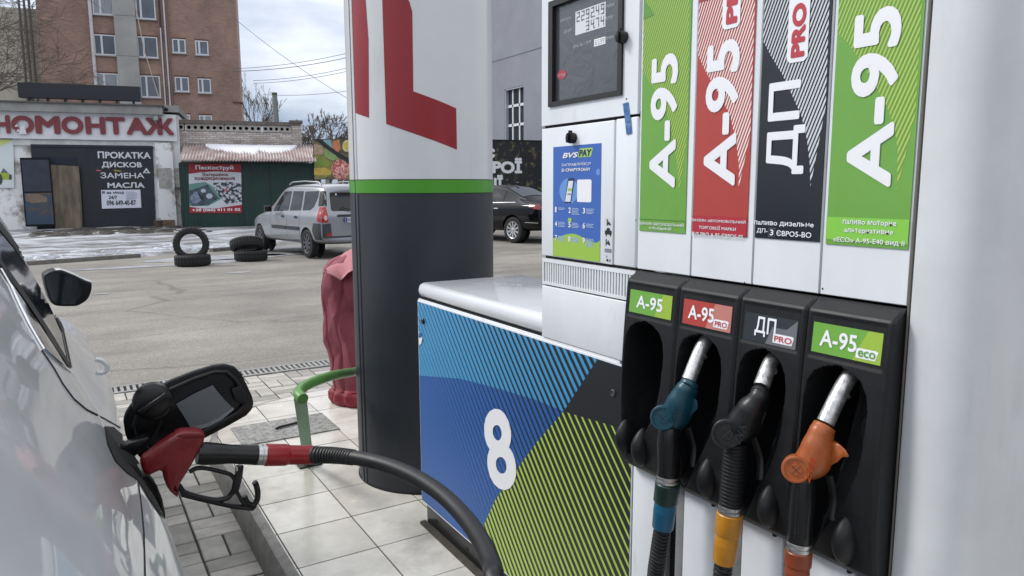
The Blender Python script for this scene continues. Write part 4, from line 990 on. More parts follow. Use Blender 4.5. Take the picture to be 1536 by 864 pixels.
for root, p, q, x in ((r3, (1243, 712), (1247, 780), 1.085), (r1, (1032, 640), (1038, 700), 1.09), (r2, (1130, 655), (1140, 720), 1.09)):
    tube('trigger', spline([fpt(p, x), fpt(((p[0] + q[0]) / 2 + 5, (p[1] + q[1]) / 2), x + .01), fpt(q, x)], 6), .005, blackpl, root, 8, flat=1.6)
# raised maker's letters on the bodies
for root, bl, br, tl, x, m_, cc in ((r3, (1214, 726), (1226, 690), (1206, 716), 1.030, m3_, (150, 58, 20)), (r1, (1012, 640), (1020, 618), (1004, 634), 1.036, m1, (6, 40, 52)), (r2, (1110, 668), (1120, 640), (1101, 662), 1.032, m2_, (34, 37, 42))):
    lettering('raised_letters', 'ZVA', fpt(bl, x), fpt(br, x), fpt(tl, x), mat('raised_' + m_.name, cc, .4), root, bold=.02)
# cross grooves on the orange cap
A = fpt((1191, 703), 1.0155); 

# ================================================================== CAR BEING FUELLED (left)
XC = -.87
def paint(name, col, rough=.28):
    m = bpy.data.materials.new(name); m.use_nodes = True; t = m.node_tree; b = t.nodes['Principled BSDF']; c = lin(col)
    b.inputs['Base Color'].default_value = c; b.inputs['Metallic'].default_value = .25; b.inputs['Roughness'].default_value = rough
    b.inputs['Coat Weight'].default_value = .7; b.inputs['Coat Roughness'].default_value = .02
    co = t.nodes.new('ShaderNodeTexCoord'); n = t.nodes.new('ShaderNodeTexNoise'); n.inputs['Scale'].default_value = 2200; n.inputs['Detail'].default_value = 1
    t.links.new(co.outputs['Object'], n.inputs['Vector']); u = t.nodes.new('ShaderNodeBump'); u.inputs['Strength'].default_value = .03; u.inputs['Distance'].default_value = .001
    t.links.new(n.outputs['Fac'], u.inputs['Height']); t.links.new(u.outputs[0], b.inputs['Normal'])
    d = t.nodes.new('ShaderNodeTexNoise'); d.inputs['Scale'].default_value = 5; d.inputs['Detail'].default_value = 8; t.links.new(co.outputs['Object'], d.inputs['Vector'])
    r = rampmix(t, d.outputs['Fac'], tuple(x * .86 for x in c[:3]) + (1,), c, .38, .6); t.links.new(r.outputs[0], b.inputs['Base Color'])
    r2_ = t.nodes.new('ShaderNodeMapRange'); r2_.inputs[3].default_value = rough - .06; r2_.inputs[4].default_value = rough + .14; t.links.new(d.outputs['Fac'], r2_.inputs[0]); t.links.new(r2_.outputs[0], b.inputs['Roughness'])
    r3_ = t.nodes.new('ShaderNodeMapRange'); r3_.inputs[3].default_value = .01; r3_.inputs[4].default_value = .05; t.links.new(d.outputs['Fac'], r3_.inputs[0]); t.links.new(r3_.outputs[0], b.inputs['Coat Roughness'])
    return m
silver = paint('silver_car_paint', (206, 208, 211), .38)
carglass = mat('tinted_car_glass', (14, 17, 20), .06, spec=.5)
trimk = mat('satin_black_trim', (8, 9, 10), .5, spec=.25)
chrome = mat('chrome_trim', (.7, .7, .71), .15, 1)
car = thing('refuelling_car', 'large silver car on the left with its fuel flap open for the red nozzle', 'car', (XC, 2.4, 0))
ZL = [.25, .30, .40, .50, .60, .70, .76, .82, .88, .93, .97, 1.0, 1.05, 1.1, 1.15, 1.2, 1.3, 1.4, 1.5, 1.57, 1.62, 1.645, 1.655]
BD = [(.25, .02), (.30, .055), (.40, .075), (.5, .085), (.7, .090), (.8, .087), (.88, .076), (.93, .052), (.97, .026), (1.0, .006), (1.05, -.014), (1.15, -.052), (1.31, -.107), (1.38, -.13), (1.5, -.185), (1.57, -.25), (1.62, -.38), (1.645, -.6), (1.655, -.87)]
BQ = [(.25, .05), (.30, .09), (.40, .115), (.5, .13), (.7, .137), (.8, .133), (.88, .116), (.93, .094), (.97, .074), (1.0, .056), (1.05, .040), (1.1, .023), (1.15, .000), (1.2, -.028), (1.31, -.085), (1.38, -.12), (1.5, -.18), (1.57, -.25), (1.62, -.38), (1.645, -.6), (1.655, -.87)]
def car_pt(y, z):
    wq = sstep(2.05, 1.35, y) * (1 - .0 * sstep(.9, .4, y)); x = interp(BD, z) * (1 - wq) + interp(BQ, z) * wq
    tp_ = interp([(.12, .32), (.2, .15), (.35, .06), (.6, .015), (.9, 0), (2.7, 0), (3.3, .035), (3.9, .06), (4.3, .10), (4.6, .18), (4.72, .30), (4.78, .5)], y)
    x = XC + (x - XC) * (1 - tp_ / .96)
    g = interp([(.12, .02), (.3, .35), (.5, .7), (.8, .95), (1.1, 1), (2.35, 1), (2.6, .80), (3.3, .16), (3.6, .10), (4.4, .05), (4.8, .0)], y)
    zz = z if z <= 1.0 else 1.0 + (z - 1.0) * g
    if zz > .6: zz -= (zz - .6) * .5 * sstep(3.5, 4.8, y) + .05 * sstep(2.1, 3.4, y) * sstep(.8, 1.0, z)
    return Vector((x, y, zz))
ys = [.12, .14, .17, .2, .25, .3, .38, .46] + [.54 + .06 * k for k in range(70)] + [4.72, 4.75, 4.77, 4.78]
V = []; Fc = []
for y in ys:
    R = [car_pt(y, z) for z in ZL]; Lh = [Vector((2 * XC - p.x, p.y, p.z)) for p in R[:-1]][::-1]; V += R + Lh
n = len(ZL) * 2 - 1
for i in range(len(ys) - 1):
    for k in range(n): Fc.append((i * n + k, (i + 1) * n + k, (i + 1) * n + (k + 1) % n, i * n + (k + 1) % n))
Fc.append(tuple(range(n))[::-1] if False else tuple(range(n))); Fc.append(tuple((len(ys) - 1) * n + k for k in range(n))[::-1])
bm = bmesh.new(); bv = [bm.verts.new(v) for v in V]
for q in Fc: bm.faces.new([bv[i] for i in q])
bmesh.ops.recalc_face_normals(bm, faces=bm.faces[:]); CARBVH = BVHTree.FromBMesh(bm)
body = from_bm('body', bm, silver, car, True, 60)
def cpx(u, v):
    d = ray((u, v)).normalized(); r = CARBVH.ray_cast(CAM, d)
    if r[0] is None: return None
    nn = r[1] if r[1].dot(d) < 0 else -r[1]
    return r[0], nn
def cdrape(name, P, m, off, du=6, par=None): return drape(name, P, cpx, m, par or car, du=du, off=off)
cdrape('front_side_glass', [(-30, 305), (0, 349), (35, 391), (66.5, 444), (92, 500), (102, 548), (80, 508), (53, 466), (26.6, 428), (0, 392), (-30, 348)], carglass, .0020)
cdrape('window_frame_seal', [(-30, 285), (0, 335), (30, 376), (64, 428), (93, 490), (106, 552), (102, 549), (92, 500), (66.5, 444), (35, 391), (0, 349), (-30, 305)], trimk, .0035, 4)
cdrape('pillar_seal', [(-30, 350), (0, 392), (26.6, 428), (53, 466), (80, 508), (106, 552), (102, 554), (80, 519), (53, 478), (26.6, 439), (0, 401), (-30, 360)], trimk, .0035, 4)
cdrape('rear_quarter_glass', [(-30, 364), (0, 404), (26.6, 441), (53, 480), (80, 521), (102, 555), (88, 543), (64, 524), (42.5, 487), (29, 460), (16, 431), (0, 406)], carglass, .0020)
def cline(name, P, r, m, off=.001):
    pts = []
    for a, c in zip(P, P[1:]):
        for k in range(5):
            t = k / 5; h = cpx(a[0] + (c[0] - a[0]) * t, a[1] + (c[1] - a[1]) * t)
            if h: pts.append(h[0] + h[1] * off)
    h = cpx(*P[-1]); 
    if h: pts.append(h[0] + h[1] * off)
    if len(pts) > 2: return tube(name, pts, r, m, car, 6)
cline('window_chrome_strip', [(0, 404), (16, 431), (29, 460), (42.5, 487), (64, 524), (88, 545), (106, 559)], .0022, chrome, .002)
cline('door_gap', [(62, 526), (80.5, 553), (94, 577), (110, 598.6), (129, 614.7), (156, 628), (186, 645)], .0022, dark, 0)
cline('bumper_gap', [(207, 722), (212, 760), (215.5, 800), (217, 864), (216, 900)], .0018, dark, 0)
cdrape('filler_recess', [(156, 640), (170, 641), (186, 655), (206, 690), (224, 724), (240, 757), (246, 780), (238, 771), (222, 748), (207, 722), (190, 710), (172, 692), (160, 666)], dark, .0018, 3)
# door handle and mirror
hh = cpx(140, 560)
hy = 2.25
tube('door_handle', spline([ony(p, hy) for p in [(143, 539), (151, 540.5), (158, 545), (161, 551), (158, 557), (151, 559.5), (144, 558)]], 5), .0065, silver, car, 10)
my = 3.08
mir = prism('wing_mirror', [ony(p, my) for p in [(65, 414), (71, 409), (80, 406), (92, 405), (112, 413), (128, 421), (138, 424), (138, 434), (134, 446), (128, 453), (116, 459.5), (97, 460), (83, 459), (75, 453), (68, 432)]], (-.01, .12, .0), trimk, car, .008, seg=4)
prism('mirror_glass', [ony(p, my - .0015) for p in [(69, 415), (78, 410), (92, 409), (112, 417), (124, 424), (125, 430), (121, 444), (112, 456), (97, 456.5), (84, 455), (77, 449), (71, 430)]], (0, -.002, 0), mat('dark_mirror_glass', (18, 24, 30), .06, spec=.8), car)
prism('mirror_cap', [ony(p, my + .012) for p in [(78, 406.5), (92, 403.5), (113, 411), (129, 419.5), (139.5, 422.5), (139.5, 425), (128, 423.5), (112, 415), (92, 407)]], (-.01, .09, 0), silver, car, .003)
# wheels and lamps out of the frame
tyrem = mat('tyre_rubber', (22, 23, 25), .75, var=.35, vs=14, bump=.3, bs=90)
rimm = mat('alloy_rim', (.42, .43, .44), .35, .8)
def wheel(par, c, r, wdt, ax=Vector((1, 0, 0)), spokes=5, rm=rimm):
    ax = ax.normalized(); c = Vector(c); w2 = wdt / 2
    t = lathe('wheel', [(-w2 * .9, r * .66), (-w2, r * .80), (-w2 * .92, r * .95), (-w2 * .7, r), (-w2 * .2, r), (-w2 * .18, r * .985), (w2 * .18, r * .985), (w2 * .2, r), (w2 * .7, r), (w2 * .92, r * .95), (w2, r * .80), (w2 * .9, r * .66)], c, ax, tyrem, par, 40, 30, False)
    lathe('rim', [(w2 * .45, r * .59), (w2 * .80, r * .60), (w2 * .93, r * .655), (w2 * .88, r * .67)], c, ax, rm, t, 32, 25, False); lathe('wheel_shade_disc', [(w2 * .30, r * .60), (w2 * .32, r * .60)], c, ax, mat('wheel_inner_shade', (30, 31, 33), .6), t, 24, 25)  # dark disc stands in for the shade behind the spokes
    a = Vector((0, 0, 1)); b_ = ax.cross(a); B_ = MB()
    for k in range(spokes):
        th = 2 * pi * k / spokes; d = a * cos(th) + b_ * sin(th); e = -a * sin(th) + b_ * cos(th)
        sw = min(.16, .85 / spokes) * r; q = [c + ax * w2 * .78 + d * r * .08 + e * sw * .6, c + ax * w2 * .78 + d * r * .08 - e * sw * .6, c + ax * w2 * .90 + d * r * .62 - e * sw, c + ax * w2 * .90 + d * r * .62 + e * sw]
        B_.add(q + [p - ax * .03 for p in q], [(0, 1, 2, 3), (0, 3, 7, 4), (1, 5, 6, 2), (0, 4, 5, 1)])
    B_.build('spokes', rm, t); lathe('hub_cap', [(w2 * .75, r * .14), (w2 * .88, r * .12), (w2 * .9, 0.001)], c, ax, rm, t, 16)
    return t
for yy in (1.0, 3.85):
    for sx in (1, -1):
        cx = XC + sx * (.965 if yy < 2 else .86)
        lathe('wheel_arch', [(0, .39), (.05 * 1, .40), (.052, .37), (.03, .001)], (cx - sx * .045, yy, .36), (sx, 0, 0), blackpl, car, 40)
        wheel(car, (cx - sx * .08, yy, .345), .345, .225, Vector((sx, 0, 0)))
box('rear_bumper', -1.62, -.12, .09, .16, .32, .62, blackpl, car, .02)
for sx in (1, -1): prism('tail_light', [(XC + sx * .72, .165, .80), (XC + sx * .80, .17, .82), (XC + sx * .80, .17, .98), (XC + sx * .70, .165, .98)], (0, -.03, 0), mat('red_lamp', (150, 10, 14), .15, coat=.5), car, .004)
# --- filler flap, cap, neck
FY = 1.655
flapout = [(185, 631), (188, 619), (196, 607), (215, 592), (254, 571), (290, 557), (320, 548), (338, 546), (352, 550), (362, 560), (371, 578), (379, 596), (381, 606), (378, 615), (370, 624), (340, 641), (312, 655.5), (280, 672), (250, 690), (215, 692), (196, 672), (188, 652)]
def fp(p, o=0): 
    # the flap leans: its top edge is further from the filler than the lower one
    q = ony(p, FY + o); return q
flap = prism('filler_flap', [fp(p) for p in flapout], (0, .012, 0), blackpl2, car, .004, seg=3)
b = MB()
rim = [(200, 640), (206, 622), (222, 606), (256, 584), (292, 568), (322, 558), (340, 558), (352, 568), (366, 592), (368, 606), (358, 618), (330, 634), (300, 650), (262, 672), (226, 676), (206, 660)]
tube('flap_inner_rib', [fp(p, -.006) for p in rim + rim[:1]], .0045, blackpl, flap, 8)
prism('flap_sticker', [fp(p, -.0055) for p in [(264, 606), (290, 591), (319, 577.5), (327, 588), (337, 600), (351, 613.5), (330, 631), (289, 646.5), (278, 628)]], (0, -.001, 0), mat('grey_flap_sticker', (92, 97, 102), .45), flap)
prism('flap_sticker_fold', [fp(p, -.0068) for p in [(290, 647), (312, 640), (332, 630), (351, 614), (349, 611), (330, 625), (311, 635), (288, 641)]], (0, -.001, 0), mat('grey_fold', (120, 124, 128), .45), flap)
b = MB()
for k in range(5):
    a = fp((322 + k * 3.2, 572 + k * 5), -.004); b.box(a.x - .004, a.x + .004, a.y - .002, a.y, a.z - .0015, a.z + .0015)
b.build('embossed_marks', blackpl, flap)
prism('latch_pocket', [fp(p, -.004) for p in [(346, 582), (360, 578), (368, 592), (364, 606), (352, 600)]], (0, -.006, 0), blackpl, flap, .002)
cc_ = fp((229, 602), -.03)
capo = lathe('fuel_cap', [(-.030, .026), (-.022, .0375), (0, .0385), (.006, .037), (.011, .032), (.013, .028)], cc_, (-.12, -1, .10), blackpl2, flap, 36, 28)
prism('cap_grip', [cc_ + Vector((-.030, -.013, -.010)), cc_ + Vector((.022, -.013, .022)), cc_ + Vector((.027, -.013, .014)), cc_ + Vector((-.024, -.013, -.018))], (0, -.014, 0), blackpl2, flap, .003)
tube('cap_strap', spline([fp((242, 628), -.02), fp((236, 645), -.015), fp((226, 662), -.01), fp((214, 676), 0)], 6), .003, rubber, flap, 6)
prism('hinge_arm', [ony(p, 1.60) for p in [(181, 672), (196, 664), (222, 655), (226, 662), (214, 676), (196, 690), (184, 684)]], (0, .03, 0), blackpl2, car, .003)
prism('recess_lip', [ony(p, 1.53) for p in [(172, 688), (188, 690), (206, 700), (214, 712), (206, 722), (190, 712)]], (0, .07, 0), dark, car, .002)
NY = 1.55
prism('recess_cup', [ony(p, NY + .05) for p in [(205, 716), (222, 716), (236, 735), (245, 765), (246, 780), (232, 762), (212, 738)]], (0, .06, 0), dark, car, .001)
tube('recess_rim', [ony(p, NY + .045) for p in [(221, 714), (233, 728), (241, 748), (246, 772), (245.5, 780)]], .0028, blackpl2, car, 8)

# ================================================================== RED NOZZLE IN THE FILLER
def ny_(p, o=0): return ony(p, NY + o)
nz1 = thing('fuel_nozzle', 'red nozzle stuck in the open filler of the silver car on the left', 'nozzle', ny_((260, 690)))
redn = mat('red_nozzle_plastic', (112, 15, 25), .40, var=.22, vs=30, bump=.05, bs=150)
redc2 = mat('red_hose_cuff', (140, 14, 26), .32, var=.12, vs=30)
tube('spout', [ny_((226, 700)), ny_((208, 706)), ny_((190, 714)), ny_((176, 722))], .0135, mat('spout_grey', (120, 124, 122), .4, .6), nz1, 20)
prism('body', [ny_(p, -.020) for p in [(211, 692), (222, 684), (240, 670), (254, 660), (265, 653.5), (272, 650), (285, 650), (300, 649.5), (307, 652), (308.5, 660), (304, 669), (297, 682), (288, 700), (278, 716), (270, 728), (268, 738), (267.5, 748.5), (262, 745), (254, 738), (249, 728), (246, 718), (244.5, 706), (236, 709), (220, 717), (213, 706)]], (0, .040, 0), redn, nz1, .0095, seg=6)
prism('diaphragm_cap', [ny_(p, -.021) for p in [(264, 653.5), (272, 650), (285, 649), (300, 649), (308, 652), (307, 655), (296, 658), (276, 658.5)]], (0, .042, 0), redn, nz1, .003)
lettering('raised_letters', 'ZVA', ny_((271, 676), -.0206), ny_((297, 673), -.0206), ny_((271, 665), -.0206), mat('raised_red', (112, 14, 24), .4), nz1, bold=.02)
def along(name, pa, pc, prof, m, par=nz1, o=0, n=28, auto=28):
    a, c = ny_(pa, o), ny_(pc, o); Ls = (c - a).length; return lathe(name, [(d * Ls, r) for d, r in prof], a, c - a, m, par, n, auto)
px1 = 1.47 / 1090
along('grip', (296, 680), (384.5, 682), [(0, 16 * px1), (.12, 17.5 * px1), (.3, 16.5 * px1), (.55, 14.6 * px1), (.8, 15.4 * px1), (1, 16.3 * px1)], blackpl2)
along('swivel_ring', (384.5, 682.2), (397, 682.3), [(0, 15.3 * px1), (.06, 16.2 * px1), (.5, 16.2 * px1), (.52, 15.2 * px1), (.6, 15.2 * px1), (.62, 16.4 * px1), (1, 16.4 * px1)], steel)
along('hose_cuff', (397, 682.3), (433, 682.3), [(0, 16.3 * px1), (.04, 17.6 * px1), (.85, 17.4 * px1), (.93, 16.5 * px1), (1, 15.6 * px1)], redc2)
along('hose_cuff', (433, 682.3), (471, 682.4), [(0, 15.6 * px1), (.1, 15.6 * px1), (.93, 15.4 * px1), (1, 13.8 * px1)], redc2)
hpts = [ny_((471, 682.5)), ny_((500, 683)), ny_((535, 686.5))]
def Dp(p, d): v = ray(p); return CAM + v * (d / F)
hp = spline([Dp((471, 682.5), 1.50), Dp((500, 683), 1.48), Dp((535, 687), 1.44), Dp((575, 696), 1.40), Dp((620, 714), 1.33), Dp((662, 741), 1.25), Dp((697, 776), 1.17), Dp((722, 812), 1.09), Dp((738, 848), 1.02), Dp((752, 900), .96), Vector((.66, .98, .62)), Vector((.80, 1.10, .42)), Vector((.98, 1.18, .36)), Vector((1.12, 1.235, .47)), Vector((1.17, 1.235, .56))], 8)
prof = []; rs = []
for k, p in enumerate(spline(hp[:17], 1)): pass
acc = [0]
for a, c in zip(hp, hp[1:]): acc.append(acc[-1] + (c - a).length)
def hat(s):
    for k in range(len(acc) - 1):
        if acc[k + 1] >= s: return hp[k].lerp(hp[k + 1], (s - acc[k]) / max(1e-9, acc[k + 1] - acc[k]))
    return hp[-1]
s = 0; pts = []
sl = .103
while s < sl:
    pts += [hat(s), hat(s + .0014), hat(s + .0050), hat(s + .0062)]; kk = 13.4 - 1.6 * s / sl; rs += [kk * .84 * px1, kk * px1, kk * px1, kk * .84 * px1]; s += .0079
tube('corrugated_sleeve', pts, rs, rubber, nz1, 24, auto=60)
tube('hose', [hat(sl - .006 + (acc[-1] - sl) * k / 120) for k in range(121)], .0143, hosem, nz1, 24)
# lever and guard
fl_ = 2.2
def bar(name, P, r, o=0, m=blackpl2, f=1.6): return tube(name, spline([ny_(p, o) for p in P], 5), r, m, nz1, 10, flat=f, up=(0, 1, 0))
bar('lever', [(284, 708), (296, 702), (312, 703), (330, 707), (346, 712), (352, 720)], .0055, f=.8)
bar('guard', [(268, 728), (276, 738), (292, 744), (312, 748.5), (328, 750), (342, 746), (350, 736), (353, 722), (356, 712), (360, 698)], .0062, f=.9)
prism('guard_lower_bar', [ny_(p, -.006) for p in [(270, 738), (300, 748), (330, 754), (352, 757), (378, 761), (376, 767), (350, 764), (326, 759), (296, 752), (272, 746)]], (0, .012, 0), blackpl2, nz1, .002)
prism('guard_post', [ny_(p, -.006) for p in [(355, 700), (366, 699), (364, 716), (359, 736), (350, 744), (347, 740), (352, 726)]], (0, .012, 0), blackpl2, nz1, .002)
prism('guard_web', [ny_(p, -.005) for p in [(352, 738), (358, 736), (364, 748), (374, 759), (368, 763), (360, 753)]], (0, .010, 0), blackpl2, nz1, .0015)
bar('guard_hook', [(366, 744), (372, 755), (380, 757.5), (385.5, 750), (386.5, 738), (384, 727), (381.5, 723)], .0068, f=.9)
prism('hook_web', [ny_(p, -.005) for p in [(362, 742), (370, 752), (380, 757), (386, 752), (385, 762), (379, 767), (366, 765), (372, 758)]], (0, .010, 0), blackpl2, nz1, .0015)
tube('guard_screw', [ny_((355, 700), -.004), ny_((355, 706), -.004)], .0035, steel, nz1, 8)

# ================================================================== BACKGROUND FRAME: s along the workshop fronts, t towards the station, z up
BO = Vector((3.57, 31.7, 0)); bd_ = Vector((.977, -.213, 0)).normalized(); bn = Vector((bd_.y, -bd_.x, 0))
if bn.y > 0: bn = -bn
def bw(s, t, z): return BO + bd_ * s + bn * t + Vector((0, 0, z))
def fps(p, t):
    q = onplane(p, BO + bn * t, bn) - BO; return q.dot(bd_), q.z
def bgbox(name, s0, s1, t0, t1, z0, z1, m, parent=None):
    v = [bw(s, t, z) for z in (z0, z1) for s, t in ((s0, t0), (s1, t0), (s1, t1), (s0, t1))]
    f = [(0, 3, 2, 1), (4, 5, 6, 7), (0, 1, 5, 4), (1, 2, 6, 5), (2, 3, 7, 6), (3, 0, 4, 7)]
    o = part(name, v, f, m, parent); return o
def bpx(name, r, t0, t1, m, parent=None, zb=None):
    """box whose front outline is the pixel rectangle r = x0,y0,x1,y1 on plane t1, going back to t0"""
    s0 = fps((r[0], (r[1] + r[3]) / 2), t1)[0]; s1 = fps((r[2], (r[1] + r[3]) / 2), t1)[0]; xm = (r[0] + r[2]) / 2
    return bgbox(name, s0, s1, t0, t1, fps((xm, r[3]), t1)[1] if zb is None else zb, fps((xm, r[1]), t1)[1], m, parent)
def bpoly(name, P, t, m, parent=None, back=0):
    Q = [bw(*((lambda a: (a[0], t, a[1]))(fps(p, t)))) for p in P]
    if back: return prism(name, Q, bn * -back, m, parent)
    return part(name, Q, [tuple(range(len(Q)))], m, parent)
def btext(name, body, bl, tr, t, m, parent=None, bold=.02):
    a = fps(bl, t); c = fps(tr, t)
    return lettering(name, body, bw(a[0], t, a[1]), bw(c[0], t, a[1]), bw(a[0], t, fps((bl[0], tr[1]), t)[1]), m, parent, bold=bold)

def brick_mat(name, c1, c2, mortar, sc=1.0, rot=None):
    m = bpy.data.materials.new(name); m.use_nodes = True; t = m.node_tree; b = t.nodes['Principled BSDF']; K = t.links.new
    co = t.nodes.new('ShaderNodeTexCoord').outputs['Object']; mp_ = t.nodes.new('ShaderNodeMapping'); mp_.inputs['Rotation'].default_value = (radians(90), 0, 0)
    sp_ = t.nodes.new('ShaderNodeSeparateXYZ'); cb = t.nodes.new('ShaderNodeCombineXYZ'); K(co, sp_.inputs[0])
    ad_ = t.nodes.new('ShaderNodeMath'); ad_.operation = 'SUBTRACT'; K(sp_.outputs[0], ad_.inputs[0]); 
    ml = t.nodes.new('ShaderNodeMath'); ml.operation = 'MULTIPLY'; ml.inputs[1].default_value = .22; K(sp_.outputs[1], ml.inputs[0]); K(ml.outputs[0], ad_.inputs[1])
    K(ad_.outputs[0], cb.inputs[0]); K(sp_.outputs[2], cb.inputs[1])
    br = t.nodes.new('ShaderNodeTexBrick'); br.inputs['Scale'].default_value = 1; br.inputs['Brick Width'].default_value = .26 * sc; br.inputs['Row Height'].default_value = .078 * sc
    br.inputs['Mortar Size'].default_value = .010 * sc; br.inputs['Color1'].default_value = lin(c1); br.inputs['Color2'].default_value = lin(c2); br.inputs['Mortar'].default_value = lin(mortar)
    K(cb.outputs[0], br.inputs['Vector'])
    n = t.nodes.new('ShaderNodeTexNoise'); n.inputs['Scale'].default_value = .5; n.inputs['Detail'].default_value = 9; n.inputs['Roughness'].default_value = .7; K(co, n.inputs['Vector'])
    r = rampmix(t, n.outputs['Fac'], (.72, .72, .74, 1), (1.12, 1.10, 1.08, 1), .35, .65)
    mm = t.nodes.new('ShaderNodeMixRGB'); mm.blend_type = 'MULTIPLY'; mm.inputs[0].default_value = 1; K(br.outputs[0], mm.inputs[1]); K(r.outputs[0], mm.inputs[2])
    K(mm.outputs[0], b.inputs['Base Color']); b.inputs['Roughness'].default_value = .85
    return m
brickm = brick_mat('red_brick', (162, 130, 116), (142, 114, 103), (154, 138, 130))
shabby = mat('peeling_whitewash', (226, 226, 227), .8, vs=1.3, col2=(136, 128, 120), thr=(.38, .50), bump=.5, bs=5)
concm = mat('weathered_concrete', (140, 140, 138), .8, var=.3, vs=1.5, bump=.3, bs=6)
bandm = mat('sign_banner_vinyl', (206, 207, 211), .5, var=.07, vs=1.2)
signred = mat('faded_red_lettering', (122, 50, 58), .6, var=.2, vs=5)
ngate = mat('navy_painted_steel', (24, 28, 38), .5, var=.5, vs=2.5, bump=.2, bs=4)

# ---------------- tyre workshop
shop = thing('tyre_workshop', 'shabby whitewashed workshop with a red-lettered banner and a dark steel gate', 'workshop', bw(-4, 0, 0))
sR = fps((272, 250), 0)[0]; sL = -10.5; zt = fps((130, 160), 0)[1]
bgbox('wall', sL, sR, -9, 0, -.1, fps((250, 172), 0)[1], shabby, shop)
c0 = fps((243, 160), .45); c1 = fps((243, 172), .45)
bgbox('cornice', sL - .2, c0[0], -9, .45, c1[1], c0[1], concm, shop)
bgbox('cornice_lip', sL - .25, c0[0] + .05, -9, .52, c0[1] + .003, c0[1] + .06, mat('roof_edge_metal', (88, 86, 84), .6, .3, var=.3, vs=3), shop)
bpx('corner_ledge', (243, 158, 268, 168), -3, .25, concm, shop)
# pilaster and block pattern
pil_ = bpx('pilaster', (236, 214, 262, 343), 0, .16, shabby, shop, zb=-.1)
blk = mat('bare_block', (168, 166, 162), .85, var=.35, vs=6)
for r in ((258, 252, 269, 281), (259, 311, 272, 341), (238, 252, 257, 282)): bpx('wall_block', r, .0, .19 if r[0] < 250 else .10, blk, shop)
o_ = bpx('plinth_rubble', (236, 330, 262, 344), 0, .22, mat('exposed_brown_masonry', (120, 100, 84), .9, var=.5, vs=7, bump=.5, bs=14), shop, zb=-.1)
bpx('lintel', (20, 209, 240, 219), 0, .12, mat('white_lintel', (190, 191, 192), .7, var=.25, vs=3), shop)
# banner
ban = thing('workshop_banner', 'long white vinyl banner with faded red Cyrillic letters above the dark gate', 'banner', bw(-4, .2, 3.6))
a = fps((-90, 163), .2); c = fps((266, 210), .2); zt0 = fps((130, 168.5), .2)[1]; zb0 = fps((130, 209.5), .2)[1]
bm = bmesh.new(); nS, nZ = 80, 8; G = []
for i in range(nS + 1):
    s = a[0] + (c[0] - a[0]) * i / nS; G.append([bm.verts.new(bw(s, .20 + .025 * noise.noise((s * 1.1, j * .4, 2)) + .012 * noise.noise((s * 5, j, 4)), zb0 + (zt0 - zb0) * j / nZ + .02 * noise.noise((s * .7, j * .2, 8)))) for j in range(nZ + 1)])
for i in range(nS):
    for j in range(nZ): bm.faces.new((G[i][j], G[i + 1][j], G[i + 1][j + 1], G[i][j + 1]))
bmesh.ops.recalc_face_normals(bm, faces=bm.faces[:]); from_bm('vinyl', bm, bandm, ban, True)
lt = [('Н', -8, 14), ('О', 18, 50), ('М', 54, 89), ('О', 93, 124), ('Н', 129, 157), ('Т', 160, 187), ('А', 190, 221), ('Ж', 219, 260), ('И', -46, -14), ('Ш', -88, -52)]
tm = .262
for ch, x0, x1 in lt:
    yb = 200 + (x0 / 250) * 2.5; yt = 172.5 + (x0 / 250) * 4.5
    bl = fps((x0, yb), tm); tr = fps((x1, yt), tm)
    lettering('letter', ch, bw(bl[0], tm, bl[1]), bw(tr[0], tm, bl[1]), bw(bl[0], tm, fps((x0, yt), tm)[1]), signred, ban, bold=.045 if ch != 'О' else .05)
    if ch == 'О' and x0 == 18:
        sheet('letter_gap', [bw(*((lambda q: (q[0], tm + .012, q[1]))(fps(p, tm)))) for p in [(28, 201), (31, 188), (37, 188), (40, 201)]], bandm, ban)
        sheets('letter_bites', [[bw(*((lambda q: (q[0], tm + .014, q[1]))(fps(p, tm)))) for p in P] for P in ([(22, 190), (25, 186), (27, 190)], [(24, 197), (28, 193), (29, 198)], [(21, 194), (23, 195), (22, 197)])], bandm, ban)
# floodlight on the banner, roof sign box
flo = thing('floodlight', 'small grey floodlight fixed over the last letters of the banner', 'floodlight', bw(*((lambda q: (q[0], .4, q[1]))(fps((234, 176), .4)))))
bpx('housing', (229, 172, 238, 181), .34, .46, mat('grey_lamp_housing', (92, 94, 96), .5), flo); bpx('lens', (230.5, 174, 236.5, 180), .46, .47, mat('lamp_lens', (150, 152, 150), .2), flo)
bpx('bracket', (230, 170, 237, 172), .2, .44, greyd, flo)
cam_ = lathe('dome_camera', [(-.04, .05), (0, .075), (.05, .07), (.09, .03)], bw(*((lambda q: (q[0], .28, q[1]))(fps((249, 164), .28)))), bn, blackpl, None, 16); tag(cam_, 'small dark dome at the right end of the workshop cornice', 'camera')
rs_ = thing('roof_sign_box', 'long blank black sign box standing on the workshop roof', 'sign box', bw(-3, -.5, 4.7))
bl = fps((27.5, 145), -.4); br = fps((211, 152), -.4); tl = fps((26, 122), -.4); tr = fps((211, 131), -.4)
zz0 = (bl[1] + br[1]) / 2; zz1 = (tl[1] + tr[1]) / 2
bgbox('box', bl[0], br[0], -.75, -.4, zz0, zz1, mat('matt_black_sheet', (30, 32, 42), .55, var=.15, vs=2), rs_)
for q in range(7):
    s = bl[0] + .3 + (br[0] - bl[0] - .6) * q / 6; bgbox('foot', s, s + .06, -.7, -.45, c0[1], zz0 - .002, blackpl, rs_)
